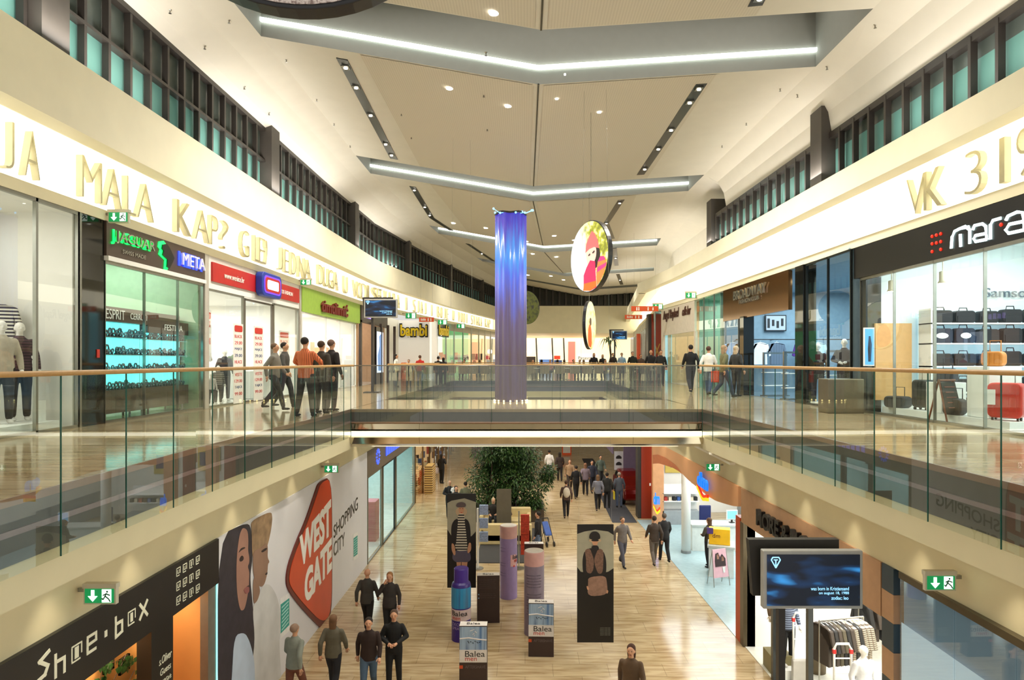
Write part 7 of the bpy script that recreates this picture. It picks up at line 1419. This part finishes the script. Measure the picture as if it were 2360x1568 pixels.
low(1634,1194,'long-haired customer in dark jacket leaning at the drugstore counter',215,'hands',(.22,.19,.14),(.14,.13,.14),hk='long',hair=(.3,.2,.12))
# upper floor
w3 = upp(705,14.3,'person in orange plaid shirt with shoulder strap leaning at the left balustrade',170,'rail',(.78,.40,.24),(.12,.11,.10),s=1.0,topmat=stripes('plaid orange', (.85,.46,.28), (.62,.32,.2), 26, 'X', .85, .6))
upp(741,15.2,'person in dark brown coat right beside the orange plaid shirt',160,'stand',(.20,.17,.13),(.15,.13,.12),hair=(.25,.17,.1),s=.97)
upp(764,15.9,'person in black coat, right one of the three at the left balustrade',150,'stand',(.12,.08,.08),(.12,.11,.11),hair=(.4,.3,.25),s=1.0)
upp(632,16.0,'person in pale grey jacket passing the red-signed shop',90,'walk',(.48,.46,.42),(.2,.19,.18),hair=(.4,.3,.22),s=.95)
upp(655,17.0,'person in dark clothes near the wide white price banner',90,'walk2',(.28,.27,.25),(.14,.14,.15),s=.98)
upp(1592,24.5,'broad person in black coat walking away on the right walkway',180,'walk',(.06,.06,.06),(.08,.07,.07),s=1.05)
upp(1633,23,'person in white jacket and blue jeans on the right walkway',150,'walk2',(.85,.84,.80),(.25,.32,.42),hair=(.3,.2,.15))
w4 = upp(1668,21.5,'person in olive coat on the right walkway, before the menswear shop',100,'walk',(.38,.37,.24),(.2,.24,.3),hair=(.6,.5,.38),hk='long')
held('shopping_bag', 'orange-red shopping bag held beside the olive coat on the right walkway', 'bag', w4, (.26,.16,.70), MB().box((-.14,-.06,-.2),(.14,.06,.18)), cl((.80,.26,.12)))
upp(1697,22.4,'fair-haired person in dark coat at the menswear shop entrance',120,'stand',(.16,.16,.15),(.12,.12,.12),hair=(.7,.62,.5),hk='long')
upp(1500,33,'bald person in black jacket near the orange pillar, upper floor',0,'walk',(.10,.10,.12),(.15,.15,.17),hk='bald',s=1.02)
upp(1523,31.5,'dark-haired person in black and white beside the bald one, upper floor',0,'stand',(.14,.14,.15),(.16,.16,.18))
upp(1458,36.5,'stout person in dark green coat, upper floor right crowd',0,'stand',(.10,.11,.08),(.12,.12,.12))
upp(1477,37.2,'small person in brown between the dark-coated ones, upper floor right',10,'stand',(.35,.25,.2),(.2,.2,.2),s=.92)
upp(1369,43.6,'person in black at the far balustrade, left of the palm',0,'stand',(.09,.08,.09),(.1,.1,.1),hk='long')
upp(1389,44.5,'person with long dark hair left of the palm, farther right',0,'stand',(.12,.1,.1),(.1,.1,.1),hk='long',s=.95)
upp(1413,43.0,'person in dark brown jacket by the far television post',10,'stand',(.22,.16,.12),(.14,.12,.12))
upp(1433,42.0,'person in pale blue top right of the far television post',0,'stand',(.62,.70,.78),(.2,.22,.3))
upp(913,30.5,'person in white blouse at the left end of the glass railing, upper floor far',90,'stand',(.90,.88,.84),(.3,.3,.3),hk='long',s=.88)
upp(942,31.0,'child-sized person in dark top between the white and red ones',0,'stand',(.2,.2,.22),(.3,.28,.3),s=.74)
upp(968,31.5,'person in red jumper before the white corner shop',170,'stand',(.70,.14,.12),(.25,.25,.28),s=.86,hair=(.35,.25,.2))
upp(1010,33,'person in black jacket before the white corner shop, back turned',180,'stand',(.08,.08,.09),(.15,.15,.17),s=.83)
upp(1022,33.5,'second person in black next to the back-turned one, upper floor far left',180,'stand',(.12,.1,.1),(.15,.15,.17),s=.8,hk='long')
rnd = random.Random(21)
SC = [('white',(.85,.83,.8)),('dark blue',(.15,.2,.35)),('brown',(.35,.25,.18)),('black',(.08,.08,.08)),('pink',(.8,.55,.55)),('green',(.45,.5,.3)),('grey',(.45,.45,.46)),('red',(.6,.15,.12))]
for i, px in enumerate((1070,1105,1228,1248,1268,1300,1322,1345,1208,1285,1336,1360,1395)):
    nm, c = SC[i % 8]; Y = 43.3+(i % 3)*.9
    person('seated cafe guest in %s top, %s' % (nm, ['farther left of the blue column','close left of the blue column'][i] if px < 1150 else '%s seat right of the blue column' % ['','','second','third','fourth','sixth','seventh','ninth','first','fifth','eighth','tenth','last'][i]), (px-CX)/F*Y, Y, 6.0, rnd.uniform(-.6,.6)+(math.pi if i % 2 else 0), 'sit', c, (.2,.2,.22), hair=[(.12,.08,.06),(.5,.4,.3),(.3,.2,.12)][i % 3], hk=['short','long'][i % 2])
# mannequins
MW = mat('mannequin white', (.92,.90,.86), .4); MBK = mat('mannequin beige', (.75,.68,.58), .4)
def mq(label, x, y, z, rz, pose, top, legs, m=MW, s=1.0, **k): return person(label, x, y, z, rz, pose, top, legs, s=s, cat='mannequin', skin=m, hk='bald', shoes=k.pop('shoes', (.85,.83,.8)), **k)
q = WX(45, 800, -8.85); mq('mannequin in dark plaid blouse and long dark skirt, far left shop window', q.x, q.y, 6.17, .9, 'stand', (.30,.20,.22), (.12,.09,.10), topmat=stripes('plaid plum', (.32,.20,.24), (.18,.12,.14), 20, 'Z'))
q = WX(3, 860, -8.75); mq('mannequin in metallic top at the very left edge of the photo', q.x, q.y, 6.17, .9, 'stand', (.72,.68,.60), (.2,.18,.16))
shirt('striped cardigan', -9.3, 11.5, 8.3, stripes('cardigan stripes', (.90,.88,.82), (.20,.18,.18), 16, 'Z'), .5, 1.1, 'cardigan')['label'] = 'black and white striped cardigan hanging in the far left shop window'
lab(MB().box((-.02,-.13,0),(.0,.13,.36)).build('card_stand', M_WHITE, loc=(-8.45,11.35,6.17)), 'white card propped on the platform at the mannequin\'s feet, far left window', 'card')
for i, (px, py, s, top, lb) in enumerate(((503,870,.62,(.40,.36,.36),'child mannequin in striped jumper, standing left in the red-signed shop window'),(487,900,.5,(.75,.72,.70),'smallest child mannequin at the left edge of the red-signed shop window'),(540,830,.95,(.35,.42,.3),'mannequin in dark green jacket behind the banners of the red-signed shop'),(518,820,.9,(.2,.2,.22),'mannequin in black jacket behind the child mannequins'))):
    X = (-8.6,-8.55,-9.6,-9.1)[i]; q = WX(px, py, X); mq(lb, X, q.y, 6.015, .8, 'stand', top, (.3,.28,.3), s=s, topmat=stripes('jumper grey stripes', (.25,.22,.22), (.6,.57,.55), 12, 'Z') if i == 0 else None)
for i in range(6):
    q = (-9.6+.12*i, 19.2+.35*i); shirt('shirt', q[0]-.5, 17.9+i*.22, 7.75, cl([(.55,.5,.42),(.3,.38,.45),(.4,.42,.3),(.6,.55,.5),(.35,.3,.3),(.5,.45,.35)][i]), .9, 1.1, 'child_jacket')['label'] = '%s child jacket on the rail in the red-signed shop' % ['beige','blue-grey','olive','pale','dark brown','khaki'][i]
t = thing('clothes_rail', 'steel rail with child jackets in the red-signed shop', 'rail', (-10.1,17.7,6.0)); MB().tube([(0,0,1.74),(.62,1.6,1.74)], .015).build('bar', M_STEEL, t); MB().tube([(0,0,0),(0,0,1.74)], .015).tube([(.62,1.6,0),(.62,1.6,1.74)], .015).build('post', M_STEEL, t)
lab(MB().box((-9.4,20.6,6.015),(-8.7,22.2,6.9)).build('sales_table', M_WHITE, bevel=.02), 'white sales table seen through the doorway of the red-signed shop', 'table')
x_, y_ = (1960-CX)/F*17.2, 17.2; mq('mannequin in long black outfit inside the dark window, menswear shop', (1885-CX)/F*19.4, 19.4, 6.015, -.6, 'stand', (.08,.08,.09), (.07,.07,.08), shoes=(.1,.1,.1))
mq('mannequin in black jacket holding pink knitwear at the right of the dark window', (1946-CX)/F*17.4, 17.4, 6.083, -.6, 'hands', (.10,.10,.12), (.08,.08,.09), shoes=(.1,.1,.1))
x_, y_, _ = at_floor(1782, 15.3); mq('mannequin in long brown coat left of the television post, fashion shop', x_+.1, 15.2, .014+.42, 0, 'stand', (.36,.28,.18), (.36,.28,.18), MBK, .95, shoes=(.4,.32,.2))
x_, y_, _ = at_floor(1815, 15.0); mq('mannequin in blue plaid shirt and black skirt behind the television post', x_, 15.0, .014+.2, .2, 'stand', (.25,.28,.36), (.06,.06,.06), MW, 1.0, topmat=stripes('plaid blue', (.22,.24,.32), (.5,.55,.62), 20, 'Z'))
lab(MB().box((x_-.3,14.7,.014),(x_+.3,15.3,.212)).build('display_plinth', M_WHITE), 'low white plinth under the plaid-shirted mannequin', 'plinth')
x_, y_, _ = at_floor(1990, 12.6); mq('mannequin with white scarf and grey jacket in the lower right corner of the fashion shop', x_, 12.6, .014, .2, 'stand', (.30,.30,.34), (.25,.25,.28), MW, .98, topmat=cl((.80,.80,.80)))
